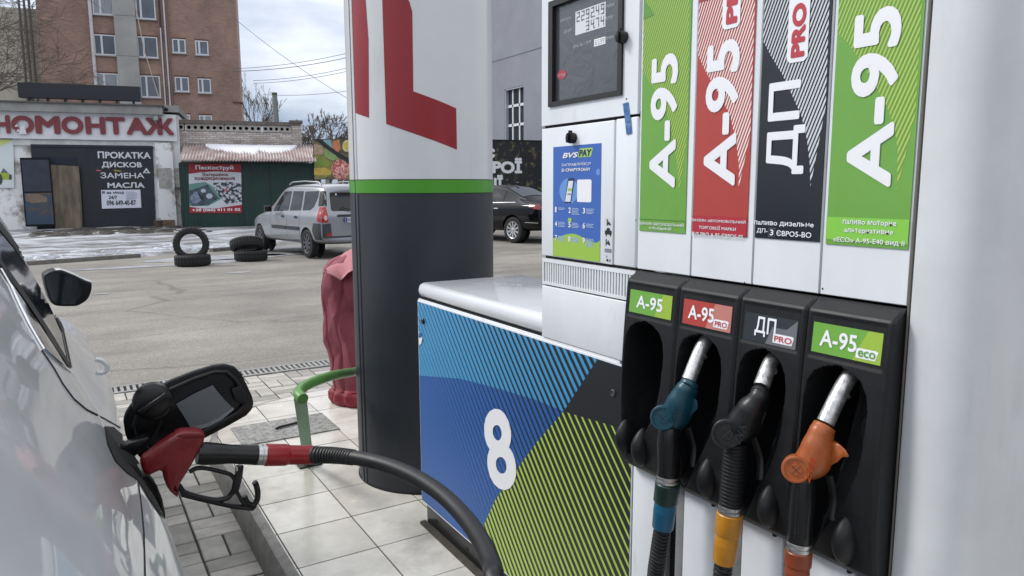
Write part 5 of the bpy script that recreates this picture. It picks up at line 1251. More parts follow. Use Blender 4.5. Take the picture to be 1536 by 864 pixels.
# gate
gate = thing('workshop_gate', 'dark navy steel gate with painted white Cyrillic lettering on its right leaf', 'gate', bw(-3, .1, 0))
G_ = [fps(p, .09) for p in ((46, 218.5), (229, 221.5), (234, 343), (56, 346))]
prism('leaf', [bw(a_, .09, max(-.08, c_)) for a_, c_ in G_], bn * -.06, ngate, gate)
for p0, p1 in (((46, 217), (229, 220)),): bpx('frame_rail', (46, 217.5, 229, 221), .0, .14, ngate, gate)
pw = mat('white_brushed_paint', (205, 208, 214), .6, var=.15, vs=20)
for s_, bl, tr in (('ПРОКАТКА', (147, 237.5), (225.5, 227)), ('ДИСКОВ', (153, 252.5), (212.5, 242.5)), ('ЗАМЕНА', (151, 267.5), (216, 258.5)), ('МАСЛА', (161.5, 282), (216.5, 273.5))):
    btext('lettering', s_, bl, tr, .105, pw, gate, bold=.03 if s_ != 'ЗАМЕНА' else .01)
bpoly('warning_triangle', [(214, 259.5), (225.5, 260), (219.5, 251.5)], .105, pw, gate); bpoly('triangle_centre', [(217.5, 258.5), (222, 258.6), (219.6, 255.4)], .112, ngate, gate)
bpoly('red_dash', [(144.5, 254.5), (151.5, 255), (151.5, 257), (144.5, 256.5)], .105, mat('red_dash', (170, 90, 96), .6), gate)
bpoly('yellow_scrawl', [(170, 254), (182, 256), (182, 257.5), (172, 257)], .105, mat('yellow_scrawl', (150, 130, 60), .6), gate)
b = MB(); rr = random.Random(11)
no = thing('phone_notice', 'white paper notice with hours and a phone number stuck on the navy gate', 'notice', bw(-2, .12, 2))
bpoly('paper', [(151.5, 285), (210.5, 284.5), (212, 311.5), (153, 313)], .112, mat('notice_paper', (204, 208, 222), .6, var=.06, vs=3), no, back=.008)
btext('lettering', 'Я на місці', (153, 291.5), (185.5, 286.5), .118, prk, no); btext('lettering', '24/7', (163, 298.5), (175.5, 293.5), .118, prk, no); btext('lettering', '096 649-40-87', (160.5, 308), (203.5, 300.5), .118, prk, no, bold=.02)
for k in range(9):
    y_ = 287.5 + k * 1.45; bpoly('fine_print', [(189, y_), (189 + 12 + (k * 5 % 8), y_), (189 + 12 + (k * 5 % 8), y_ + .5), (189, y_ + .5)], .118, mat('fine_print_grey', (140, 144, 158), .6), no)
# open blue door leaf and brown curtain in the doorway
dl = thing('open_door_leaf', 'rusty blue steel door leaf standing open left of the brown curtain', 'door', bw(-6, .3, 0))
bluem = mat('rusty_blue_paint', (48, 66, 86), .6, vs=1.8, col2=(82, 72, 64), thr=(.38, .50), bump=.2, bs=5)
bluem2 = mat('dark_blue_paint', (42, 50, 66), .6, var=.4, vs=3)
D_ = [fps(p, .35) for p in ((29.5, 236.5), (74, 236.5), (83, 339), (38.5, 340))]
prism('leaf', [bw(x_, .35, z_) for x_, z_ in D_], bn * -.05, trimk, dl)
def dpt(u, v, t=.36):
    a = D_[0][0] * (1 - u) * (1 - v) + D_[1][0] * u * (1 - v) + D_[3][0] * (1 - u) * v + D_[2][0] * u * v; c = D_[0][1] * (1 - u) * (1 - v) + D_[1][1] * u * (1 - v) + D_[3][1] * (1 - u) * v + D_[2][1] * u * v
    return bw(a, t, c)
prism('upper_panel', [dpt(.05, .03), dpt(.97, .03), dpt(.97, .49), dpt(.05, .49)], bn * -.02, bluem2, dl); prism('lower_panel', [dpt(.05, .51), dpt(.97, .51), dpt(.97, .97), dpt(.05, .97)], bn * -.02, bluem, dl)
sheet('bare_patch', [dpt(.10, .52, .3645), dpt(.55, .53, .3645), dpt(.8, .58, .3645), dpt(.8, .64, .3645), dpt(.3, .66, .3645), dpt(.08, .62, .3645)], mat('bare_primer', (124, 108, 96), .8, var=.3, vs=4), dl)
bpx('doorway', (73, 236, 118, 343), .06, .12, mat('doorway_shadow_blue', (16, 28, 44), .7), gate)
bm = bmesh.new(); G = []
K4 = [(74.5, 247), (118.5, 249.5), (124, 344), (84, 347)]
for i in range(25):
    u = i / 24; row = []
    for j in range(21):
        v = j / 20; px_ = (K4[0][0] * (1 - u) + K4[1][0] * u) * (1 - v) + (K4[3][0] * (1 - u) + K4[2][0] * u) * v + (2.2 * sin(v * 3) * (-1 + 2 * u) * .3)
        py_ = (K4[0][1] * (1 - u) + K4[1][1] * u) * (1 - v) + (K4[3][1] * (1 - u) + K4[2][1] * u) * v + (1.2 * sin(u * 9) if j == 20 else 0)
        q = fps((px_, py_), .2); row.append(bm.verts.new(bw(q[0], .22 + .03 * sin(u * 22 + v) + .03 * noise.noise((u * 4, v * 3, 1)), q[1])))
    G.append(row)
for i in range(24):
    for j in range(20): bm.faces.new((G[i][j], G[i + 1][j], G[i + 1][j + 1], G[i][j + 1]))
bmesh.ops.recalc_face_normals(bm, faces=bm.faces[:])
cu_ = from_bm('door_curtain', bm, mat('dirty_brown_blanket', (112, 102, 89), .9, var=.5, vs=2.2, stretch=(2, 2, .6), bump=.3, bs=8), None, True); tag(cu_, 'dirty brown blanket hanging in the workshop doorway', 'curtain')
# wall poster with the green car (mostly outside the frame)
po = thing('car_poster', 'pale poster with part of a lime green car, far left on the workshop wall', 'poster', bw(-8.5, .08, 2))
bpoly('sheet', [(-60, 208), (20, 209), (21.5, 282), (-60, 282)], .07, mat('pale_poster', (204, 212, 214), .5, var=.08, vs=1), po, back=.02)
bpoly('lime_glow', [(-60, 208.5), (19, 209.5), (10, 215), (0, 219), (-20, 223), (-60, 226)], .078, mat('lime_glow', (196, 206, 122), .5), po)
bpoly('car_picture', [(-50, 277), (-50, 262), (-20, 260), (0, 259.5), (8, 258), (15, 261), (17, 266), (15.5, 270), (10, 269), (3, 270), (0, 277)], .078, mat('lime_car_print', (158, 176, 66), .5, var=.2, vs=6), po)
bpoly('car_window_print', [(1, 259), (5, 252), (10, 257), (12, 259.5)], .084, mat('grey_window_print', (96, 110, 112), .5), po)
bpoly('lamp_print', [(14, 261.5), (17.5, 262), (17.5, 269), (13.5, 269.5)], .084, mat('dark_lamp_print', (60, 64, 56), .5), po)
bpoly('wheel_print', [(3.2 * cos(2 * pi * k / 16) + .3, 269 + 8 * sin(2 * pi * k / 16)) for k in range(16)], .086, mat('wheel_print', (58, 66, 58), .5), po)
# bucket by the pier
pb_ = bw(*((lambda q: (q[0], .7, 0))(fps((238, 345), .7))))
bu = thing('rubble_pail', 'small rusty pail at the foot of the workshop pier', 'pail', pb_)
lathe('pail', [(0, .13), (.28, .17), (.285, .15)], pb_, (0, 0, 1), mat('rusty_pail', (84, 72, 62), .8, var=.4, vs=12), bu, 16); box('brick_in_pail', pb_.x - .07, pb_.x + .1, pb_.y - .05, pb_.y + .06, .27, .36, blk, bu)

# ---------------- brick yard wall with hollow-core slabs
yard = thing('brick_yard_wall', 'whitewashed brick wall with a row of hollow-core slabs and an end pier behind the green garage', 'wall', bw(3, -.2, 0))
wb = brick_mat('whitewashed_brick', (206, 202, 198), (170, 158, 150), (140, 132, 126))
a = fps((262, 200), -.2); c = fps((440, 200), -.2)
zA = fps((350, 203), -.2)[1]; zS0 = fps((350, 197.5), -.2)[1]; zS1 = fps((350, 187), -.2)[1]; zC = fps((350, 181.5), -.2)[1]
bgbox('brickwork', a[0], c[0], -.75, -.2, 0, zS0 - .003, wb, yard)
coping = mat('stained_coping', (104, 98, 92), .85, var=.35, vs=3, bump=.3, bs=8)
bgbox('coping', a[0] - .05, c[0] + .3, -.8, -.10, zS1 + .003, zC, coping, yard)
slabm = mat('precast_slab', (166, 162, 156), .85, var=.3, vs=5)
def slab(x0, x1, holes):
    s0 = fps((x0, 190), -.17)[0]; s1 = fps((x1, 190), -.17)[0]; b = MB(); n = 12; wc = (s1 - s0) / holes; h = zS1 - zS0 - .006; z0 = zS0 + .002
    for k in range(holes):
        cs = s0 + wc * (k + .5); cz = z0 + h / 2; r = min(wc, h) * .30
        inner = [(cs + r * cos(2 * pi * (q + .5) / n), cz + r * sin(2 * pi * (q + .5) / n)) for q in range(n)]
        outer = []
        for q in range(n):
            th = 2 * pi * (q + .5) / n; dx, dz = cos(th), sin(th); m_ = min((wc / 2) / max(1e-6, abs(dx)), (h / 2) / max(1e-6, abs(dz))); outer.append((cs + dx * m_, cz + dz * m_))
        corners = [(cs + wc / 2 * a_, cz + h / 2 * c_) for a_, c_ in ((1, 1), (-1, 1), (-1, -1), (1, -1))]
        V_ = [bw(x, -.17, z) for x, z in inner] + [bw(x, -.17, z) for x, z in outer] + [bw(x, -.5, z) for x, z in inner] + [bw(x, -.17, z) for x, z in corners]
        F_ = [(q, (q + 1) % n, n + (q + 1) % n, n + q) for q in range(n)] + [(q, 2 * n + q, 2 * n + (q + 1) % n, (q + 1) % n) for q in range(n)] + [tuple(2 * n + q for q in range(n))]
        for ci in range(4):
            th0 = (ci + .5) * pi / 2
            qs = min(range(n), key=lambda q: abs(((2 * pi * (q + .5) / n) - th0)) if True else 0)
            # corner triangle between the two outer points on both sides of the corner
            q1 = int(math.floor(atan2(h * (1 if ci in (0, 1) else -1), wc * (1 if ci in (0, 3) else -1)) % (2 * pi) / (2 * pi / n) - .5)) % n
            F_.append((n + q1, n + (q1 + 1) % n, 3 * n + ci))
        b.add(V_, F_)
    o = b.build('hollow_slab', slabm, yard)
    bgbox('slab_back', s0, s1, -.56, -.45, z0, z0 + h, dark, yard)
for x0, x1, hn in ((266, 276, 1), (278.5, 335.5, 6), (337.5, 392, 6), (394, 443, 6)): slab(x0, x1, hn)
bpx('end_pier', (438, 183, 452.5, 225), -.9, -.12, wb, yard, zb=0); bpx('pier_cap', (434, 180.5, 454, 184), -.95, -.05, coping, yard)
# ---------------- green garage
gg = thing('green_garage', 'dark green sheet-metal garage with a pale corrugated lean-to roof', 'garage', bw(3, 1.2, 0))
gt = 1.7
greenm = mat('dark_green_sheet', (20, 54, 48), .45, var=.2, vs=2, stretch=(1, 1, .3))
a = fps((273, 290), gt); c = fps((472, 290), gt); zE = fps((370, 244), gt)[1]
b = MB(); s = a[0]; step = .11
pts2 = []
while s < c[0]: pts2 += [(s, gt), (s + .035, gt), (s + .045, gt - .018), (s + .10, gt - .018)]; s += step
for (s0_, t0_), (s1_, t1_) in zip(pts2, pts2[1:]): b.add([bw(s0_, t0_, -.05), bw(s1_, t1_, -.05), bw(s1_, t1_, zE), bw(s0_, t0_, zE)], [(0, 1, 2, 3)])
b.build('profiled_front', greenm, gg)
bgbox('body', a[0] + .01, c[0] - .01, -.1, gt - .05, -.05, zE, greenm, gg)
for px_ in (272, 363.5, 406, 471): bpx('frame_post', (px_ - 1.1, 244, px_ + 1.1, 344), gt - .03, gt + .02, mat('dark_green_frame', (14, 40, 36), .45), gg, zb=-.05)
# corrugated roof: from the wall down to the eave
roofm = mat('faded_red_corrugated', (186, 174, 172), .55, vs=1.8, col2=(150, 122, 118), thr=(.35, .6))
te = 2.45; eL = fps((273.5, 238), te); eR = fps((473, 243), te); ze = fps((372, 241), te)[1]
tt = -.1; zt_ = fps((360, 216), tt)[1]; NS = 44 * 8; V = []; Fc = []
for i in range(NS + 1):
    s = (eL[0] - .1) + (eR[0] - eL[0] + .15) * i / NS; dz = .028 * cos(2 * pi * i / 8)
    for (t, z) in ((tt, zt_), ((tt + te) / 2, (zt_ + ze) / 2), (te, ze)): V.append(bw(s, t, z + dz))
for i in range(NS):
    for k in range(2): Fc.append((i * 3 + k, i * 3 + k + 1, (i + 1) * 3 + k + 1, (i + 1) * 3 + k))
o = part('corrugated_roof', V, Fc, roofm, gg, True)
sm_ = o.modifiers.new('thick', 'SOLIDIFY'); sm_.thickness = .012
# snow lying on the roof
bm = bmesh.new(); G = []
for i in range(61):
    u = i / 60; row = []
    for j in range(9):
        v = j / 8; w0 = .10 + .08 * noise.noise((u * 6, 1, 0)); s = eL[0] + .65 + (eR[0] - eL[0] - 1.2) * u
        t = tt + .06 + (te - tt) * ((.52 + .22 * noise.noise((u * 9, 3, 0)) + .10 * noise.noise((u * 30, 5, 0))) * (1 - .8 * abs(2 * u - 1) ** 4)) * v
        f_ = (t - tt) / (te - tt); z = zt_ + (ze - zt_) * f_; row.append(bm.verts.new(bw(s, t, z + .015 + .035 * sin(pi * min(1, v * 1.05)) ** .5 * (1 - .8 * abs(2 * u - 1) ** 8) - (0.03 if j in (0, 8) else 0))))
    G.append(row)
for i in range(60):
    for j in range(8): bm.faces.new((G[i][j], G[i][j + 1], G[i + 1][j + 1], G[i + 1][j]))
bmesh.ops.recalc_face_normals(bm, faces=bm.faces[:])
tag(from_bm('roof_snow', bm, mat('clean_snow', (226, 228, 234), .6), None, True), kind='stuff')
# garage poster
gp_ = thing('service_poster', 'red and white service poster with car engine pictures on the green garage', 'poster', bw(2, 1.8, 2))
T = gt + .03
Q4 = [(282.5, 245.5), (361.5, 246), (363, 319.5), (284.5, 319.5)]
bpoly('sheet', Q4, T, mat('poster_white', (196, 202, 208), .45, var=.1, vs=2), gp_, back=.015)
pred = mat('poster_red', (150, 28, 44), .45); pdk = mat('poster_maroon_text', (120, 36, 50), .45)
bpoly('red_header', [(282.5, 245.5), (361.5, 246), (361.8, 259), (345, 258), (322, 257), (300, 258.5), (282.8, 261)], T + .005, pred, gp_)
bpoly('red_footer', [(284.2, 310), (300, 312.5), (325, 312.5), (345, 309.5), (362.8, 307), (363, 319.5), (284.5, 319.5)], T + .005, pred, gp_)
btext('lettering', 'Пескоструй', (293.5, 256), (350, 247.5), T + .010, prw, gp_, bold=.03); btext('lettering', 'Заправка', (303, 265.5), (342, 259), T + .010, pdk, gp_, bold=.02)
btext('lettering', 'кондиционеров', (292.5, 271.5), (352.5, 265.5), T + .010, pdk, gp_, bold=.02); btext('lettering', '+38 (066) 411 01 02', (288.5, 318.3), (360.5, 313), T + .010, prw, gp_, bold=.03)
eng = mat('engine_photo', (120, 132, 140), .45, vs=5, col2=(46, 54, 60), thr=(.4, .56)); eng2 = mat('engine_photo_chrome', (190, 196, 204), .45, vs=9, col2=(40, 40, 46), thr=(.46, .55))
bpoly('sea_green_bonnet', [(283.5, 276), (308, 273), (318, 279), (331, 295), (331, 299), (312, 309), (284.3, 309)], T + .006, mat('sea_green_photo', (92, 136, 128), .45), gp_)
bpoly('engine_bay', [(284, 286), (311, 277), (320, 288), (328, 297), (313, 307), (290, 309), (284.3, 305)], T + .010, mat('engine_bay_photo', (66, 82, 94), .45, vs=3, col2=(28, 34, 42), thr=(.42, .55)), gp_)
bpoly('engine_cover', [(285.5, 292), (295, 287), (302, 300), (292, 307), (285.5, 306)], T + .013, mat('engine_cover_photo', (124, 136, 160), .45, vs=6, col2=(70, 78, 96), thr=(.45, .55)), gp_)
bpoly('engine_cap', [(314 + 5 * cos(k * .6), 294 + 4 * sin(k * .6)) for k in range(10)], T + .013, mat('pale_photo', (176, 186, 200), .45), gp_); bpoly('engine_cap', [(305 + 4 * cos(k * .6), 286 + 3 * sin(k * .6)) for k in range(10)], T + .013, MATS['pale_photo'], gp_)
bpoly('machine_photo', [(313, 274.5), (345, 273), (362.3, 276), (362.7, 303), (340, 306), (331, 297), (322, 283)], T + .008, eng2, gp_)
bpoly('red_dot', [(339 + 2.4 * cos(k * .63), 285 + 2.4 * sin(k * .63)) for k in range(10)], T + .012, mat('pink_photo_dot', (190, 90, 108), .45), gp_)
bpoly('machine_arm', [(343, 283), (360, 275.5), (361, 278), (346, 285)], T + .012, mat('dark_photo', (44, 52, 60), .45), gp_)
# brick block chimney
chs = thing('chimney_pipe', 'slim grey chimney pipe rising behind the brick yard wall', 'chimney', bw(*((lambda q: (q[0], -2.5, 0))(fps((415, 180), -2.5)))))
q1 = fps((414.5, 186), -2.5); q2 = fps((411.5, 139), -2.5); tube('pipe', [bw(q1[0], -2.5, 0), bw(q1[0], -2.5, q1[1]), bw((q1[0] + q2[0]) / 2 - .0, -2.5, (q1[1] + q2[1]) / 2), bw(q2[0], -2.5, q2[1])], [.14, .13, .115, .11], mat('grey_asbestos_pipe', (132, 136, 134), .85, var=.3, vs=5), chs, 14)
lathe('rim', [(0, .118), (.10, .118)], bw(q2[0], -2.5, q2[1] - .1), (0, 0, 1), mat('mossy_rim', (78, 88, 76), .9), chs, 14)

# ---------------- brick apartment block
FT = -21.0
fb = thing('brick_apartment_block', 'tall red brick apartment block with a grey concrete stripe and white-framed windows', 'apartment block', bw(0, FT, 0))
sA = fps((62, 100), FT)[0]; sB = fps((358.5, 100), FT)[0]
bgbox('brick_wall', sA, sB, FT - 9, FT, -.1, 27, brickm, fb)
bgbox('corner_ledge', sB - .5, sB + .10, FT - 1, FT + .06, fps((358, 154.5), FT)[1], fps((358, 153), FT)[1], mat('dark_brick_ledge', (96, 66, 58), .85), fb)
conc2 = mat('grey_render', (166, 167, 166), .85, var=.2, vs=.8, bump=.2, bs=3)
s0 = (fps((169, 10), FT)[0] + fps((178, 125), FT)[0]) / 2; s1 = (fps((203, 10), FT)[0] + fps((210, 125), FT)[0]) / 2
s0 = fps((173, 60), FT + .25)[0]; s1 = fps((205.5, 60), FT + .25)[0]; zp = fps((190, 85), FT)[1]; zq = fps((190, 25), FT)[1]
for k in range(-3, 6): bgbox('concrete_panel', s0, s1, FT, FT + .25, zp + k * (zq - zp) + .02, zp + (k + 1) * (zq - zp) - .0, conc2, fb)
frm = mat('white_window_frame', (208, 212, 218), .5); paneg = mat('window_pane', (88, 98, 112), .12, var=.3, vs=1.2, spec=.8); curt = mat('curtained_pane', (150, 156, 164), .3, var=.2, vs=3, stretch=(8, 8, .3))
def window(r, mull=(.36,), parent=fb, t=FT, fm=frm, pm=paneg, depth=.05, fr=.07, rows=()):
    sa = fps((r[0], (r[1] + r[3]) / 2), t + depth)[0]; sb = fps((r[2], (r[1] + r[3]) / 2), t + depth)[0]; xm = (r[0] + r[2]) / 2; z0 = fps((xm, r[3]), t + depth)[1]; z1 = fps((xm, r[1]), t + depth)[1]
    b = MB()
    def bb_(a, c, zl, zh, t0, t1):
        v = [bw(s, q, z) for z in (zl, zh) for s, q in ((a, t0), (c, t0), (c, t1), (a, t1))]
        b.add(v, [(0, 3, 2, 1), (4, 5, 6, 7), (0, 1, 5, 4), (1, 2, 6, 5), (2, 3, 7, 6), (3, 0, 4, 7)])
    bb_(sa, sb, z0, z0 + fr, t, t + depth); bb_(sa, sb, z1 - fr, z1, t, t + depth); bb_(sa, sa + fr, z0 + fr, z1 - fr, t, t + depth); bb_(sb - fr, sb, z0 + fr, z1 - fr, t, t + depth)
    for m_ in mull: q = sa + (sb - sa) * m_; bb_(q - fr * .8, q + fr * .8, z0 + fr, z1 - fr, t, t + depth + .004)
    o = b.build('window', fm, parent)
    bgbox('pane', sa + fr, sb - fr, t + .003, t + depth * .4, z0 + fr, z1 - fr, pm, o)
    bgbox('sill', sa - .06, sb + .06, t + .001, t + depth + .10, z0 - .07, z0 - .003, mat('sill_metal', (170, 172, 176), .5), o)
    bgbox('lintel_strip', sa - .03, sb + .03, t + .001, t + .02, z1 + .003, z1 + .09, mat('dark_brick_lintel', (92, 66, 58), .9), o)  # solid dark brown strip just above each window
for r, m_, pm in (((138.5, -8, 170, 22), (.36,), curt), ((141, 52, 173.5, 82.5), (.36,), paneg), ((145, 110, 177.5, 141), (.36,), curt), ((203.5, -5, 233, 28.5), (.25,), paneg), ((206, 55, 236.5, 86.5), (.32,), paneg), ((210.5, 113.5, 240.5, 146), (.32,), paneg),
                 ((258.5, 58.5, 278.5, 79.5), (.48,), paneg), ((293, 61, 312.5, 82.5), (.30,), paneg), ((262.5, 115.5, 283.5, 137.5), (.45,), paneg), ((297, 118, 316.5, 139.5), (.35,), paneg), ((265.5, 171.5, 285.5, 192), (.45,), curt), ((299, 173, 318.5, 193), (.4,), curt),
                 ((196 + 5, -66, 230, -32), (.3,), paneg), ((135.5, -66, 167, -34), (.36,), paneg), ((254, 0 - 1, 274, -22 + 22 - 22), (.45,), paneg)):
    if r[3] < r[1]: continue
    window(r, m_, pm=pm)
def vpipe(name, pa, pc, w_, m_, t):
    q1 = fps(pa, t); q2 = fps(pc, t); sm = (q1[0] + q2[0]) / 2
    return tube(name, [bw(sm, t, q1[1]), bw(sm, t, q2[1])], w_, m_, fb, 8)
wpipe = mat('white_downpipe', (204, 204, 208), .5); dpipe = mat('dark_downpipe', (66, 50, 48), .6)
vpipe('downpipe', (136, -30), (141, 145), .10, wpipe, FT + .12); vpipe('downpipe', (238.5, -30), (247, 160), .055, dpipe, FT + .12); vpipe('downpipe', (246.5, -30), (252.5, 165), .05, wpipe, FT + .12); vpipe('downpipe', (243, 42), (246.5, 165), .04, wpipe, FT + .2); vpipe('downpipe', (250, -30), (256, 165), .05, mat('grey_downpipe', (120, 100, 96), .6), FT + .12)
q1 = fps((203, 8), FT + .5); q2 = fps((238, 145), FT + .5); tube('loose_cable', [bw(q1[0], FT + .5, q1[1]), bw((q1[0] + q2[0]) / 2 - .15, FT + .5, (q1[1] + q2[1]) / 2), bw(q2[0], FT + .5, q2[1])], .03, mat('pale_cable', (196, 178, 160), .6), fb, 6)
# cream wing left of it
cw = thing('cream_building_wing', 'cream rendered building wing behind the bare tree at the far left', 'building', bw(-12, FT - 3, 0))
crm = mat('cream_render', (186, 182, 172), .85, var=.2, vs=.6)
e = fps((64, 80), FT - 3)[0]; top = fps((30, 12), FT - 3)[1]
bgbox('wall', e - 14, e - .02, FT - 14, FT - 3, -.1, top, crm, cw)
for k in range(-1, 7): z_ = top - 2.9 * k - 1.4; bgbox('joint', e - 14, e - .01, FT - 3, FT - 2.99, z_, z_ + .06, mat('joint_grey', (140, 136, 128), .9), cw) if z_ > 0 else None
for dx in (1.0, .72, .45):
    q = e - dx; tube('downpipe', [bw(q, FT - 2.7, 3), bw(q, FT - 2.7, 17.5)], .07, mat('grey_pipe', (92, 92, 90), .6), cw, 8)

# ---------------- billboards
bb1 = thing('food_billboard', 'billboard with pizza and sliced vegetables beside the green garage', 'billboard', bw(8, 1.2, 0))
T = 1.9; s0 = fps((470.5, 240), T)[0]; s1 = fps((580, 240), T)[0]; z0 = fps((500, 269), T)[1]; z1 = fps((500, 208.5), T)[1]
bgbox('board', s0, s1, T - .15, T, z0, z1, mat('board_print_ground', (126, 120, 84), .5, vs=3.5, col2=(70, 60, 48), thr=(.4, .6)), bb1)
for q in (.15, .8): bgbox('leg', s0 + (s1 - s0) * q, s0 + (s1 - s0) * q + .14, T - .14, T - .02, 0, z0 - .002, greyd, bb1)
def bl2(name, P, c, k=1, vs=5, c2=None, th=(.4, .6)):
    m_ = mat('food_' + name + str(c), c, .45, var=.25, vs=vs, col2=c2, thr=th if c2 else None); bpoly(name, P, T + .004 * k, m_, bb1)
bl2('pepper_print', [(471.5, 233), (478, 231), (488, 236), (497, 242), (500, 250), (497, 262), (485, 268), (472, 268)], (136, 148, 70), 1, 4, (120, 96, 60))
bl2('pepper_print', [(471.5, 242), (482, 237), (495, 243), (494, 249), (480, 250), (471.5, 250)], (126, 150, 58), 2, 4)
bl2('tomato_print', [(471, 252), (487, 251), (498, 257), (496, 262), (480, 263), (471, 262)], (196, 168, 76), 2, 6)
bl2('leaf_print', [(471, 216), (482, 218), (488, 226), (484, 232), (471, 232)], (196, 140, 130), 1, 6, (120, 140, 90))
bl2('leaf_print', [(488, 222), (500, 229), (508, 238), (498, 241), (486, 234)], (134, 158, 96), 1, 6)
bl2('onion_print', [(484, 209.5), (496, 209.5), (499, 222), (490, 218)], (130, 160, 172), 1, 6)
bl2('carrot_print', [(500, 211), (509, 210), (511, 224), (506, 229), (499, 222)], (196, 122, 84), 1, 6)
bl2('lemon_print', [(520 + 6.5 * cos(k * .45), 219 + 9 * sin(k * .45)) for k in range(14)], (206, 196, 150), 2, 6); bl2('lemon_rim_print', [(520 + 4.2 * cos(k * .45), 219 + 6.5 * sin(k * .45)) for k in range(14)], (214, 190, 70), 3, 6)
bl2('pizza_print', [(511 + 14.5 * cos(k * .3), 254 + 15.5 * sin(k * .3)) for k in range(21)], (160, 72, 72), 2, 11, (200, 160, 140), (.44, .54))
bl2('salami_print', [(509 + 8 * cos(k * .45), 252 + 8 * sin(k * .45)) for k in range(14)], (190, 84, 84), 3, 12, (222, 190, 180), (.45, .52))
bl2('dark_band', [(473, 209), (482, 209), (500, 224), (526, 239), (526, 247), (505, 234), (488, 222)], (28, 36, 40), 4)
bb2 = thing('dark_text_billboard', 'dark billboard with bold white Cyrillic lettering behind the black saloon', 'billboard', bw(13, 1.2, 0))
T = 2.4; s0 = fps((690, 240), T)[0]; s1 = fps((880, 240), T)[0]; z0 = fps((770, 300), T)[1]; z1 = fps((770, 212.3), T)[1]
leafm = bpy.data.materials.new('golden_leaf_print'); leafm.use_nodes = True; t_n = leafm.node_tree; pb2 = t_n.nodes['Principled BSDF']
co_ = t_n.nodes.new('ShaderNodeTexCoord'); n1 = t_n.nodes.new('ShaderNodeTexNoise'); n1.inputs['Scale'].default_value = 4.5; n1.inputs['Detail'].default_value = 5; t_n.links.new(co_.outputs['Object'], n1.inputs['Vector'])
r1_ = rampmix(t_n, n1.outputs['Fac'], lin((22, 26, 31)), lin((128, 122, 80)), .55, .78); t_n.links.new(r1_.outputs[0], pb2.inputs['Base Color']); pb2.inputs['Roughness'].default_value = .5
bgbox('board', s0, s1, T - .2, T, max(.3, z0), z1, leafm, bb2); bgbox('frame', s0, s1, T - .22, T + .02, z1 + .002, z1 + .07, blackpl, bb2)
for q in (.1, .5, .9): bgbox('leg', s0 + (s1 - s0) * q, s0 + (s1 - s0) * q + .16, T - .5, T - .21, 0, z1 - .2, greyd, bb2)
bgbox('skirt', s0, s1, T - .19, T - .01, .02, max(.3, z0) - .002, mat('dark_skirt', (28, 30, 34), .6), bb2)
btext('lettering', 'Є', (726, 238), (742.5, 221), T + .01, prw, bb2, bold=.05); btext('lettering', 'БРОЇ', (722, 260), (783, 236), T + .01, prw, bb2, bold=.05)
btext('lettering', 'ЦІЇ', (726, 285), (754.5, 262), T + .01, prw, bb2, bold=.05)

# ---------------- lilac hall (its side wall runs away from the station)
lh = thing('lilac_hall', 'tall lilac-grey rendered building with a white gridded window, behind the dark billboard', 'building', (18, 30, 0))
lil = mat('lilac_render', (134, 137, 147), .85, var=.14, vs=.7, bump=.15, bs=4)
LX = 18.0
A = onx((757.5, 216), LX); Bq = onx((785.5, 216), LX); zT = onx((771, 131), LX).z; zB = A.z - 1.2
b = MB(); b.box(LX, 30, 12, Bq.y, 0, 16).box(LX, 30, A.y, 44, 0, 16).box(LX, 30, Bq.y, A.y, 0, zB).box(LX, 30, Bq.y, A.y, zT, 16)
b.build('wall', lil, lh)
b = MB(); zj = onx((771, 84), LX).z; b.box(LX - .012, LX, 12, 44, zj, zj + .035); b.build('render_joint', mat('lilac_joint', (104, 106, 120), .9), lh)
lit = mat('pale_reveal', (168, 172, 184), .8); wf = box('window', LX + .18, LX + .24, Bq.y, A.y, zB, zT, mat('dark_window_glass', (52, 56, 62), .15, var=.4, vs=2), lh)
b = MB(); H_ = zT - zB; Wd = A.y - Bq.y
b.box(LX + .02, LX + .18, Bq.y, A.y, zT - .06, zT - .002).box(LX + .02, LX + .18, A.y - .06, A.y - .002, zB, zT).box(LX + .1, LX + .18, Bq.y + .002, Bq.y + .05, zB, zT)
b.build('reveal', lit, wf)
b = MB()
rows = [onx((771, y_), LX + .12).z for y_ in (158.5, 187.5)]
for z_ in rows: b.box(LX + .13, LX + .178, Bq.y + .05, A.y - .06, z_ - .06, z_ + .06)
for q in (.34, .70): yq = Bq.y + Wd * q; b.box(LX + .13, LX + .176, yq - .045, yq + .045, zB, zT - .06)
for z_ in (rows[0] + .75, rows[0] - .55): pass
b.build('glazing_bars', frm, wf)
# cornice of hall hidden above the frame; low annexe behind trees left out of sight

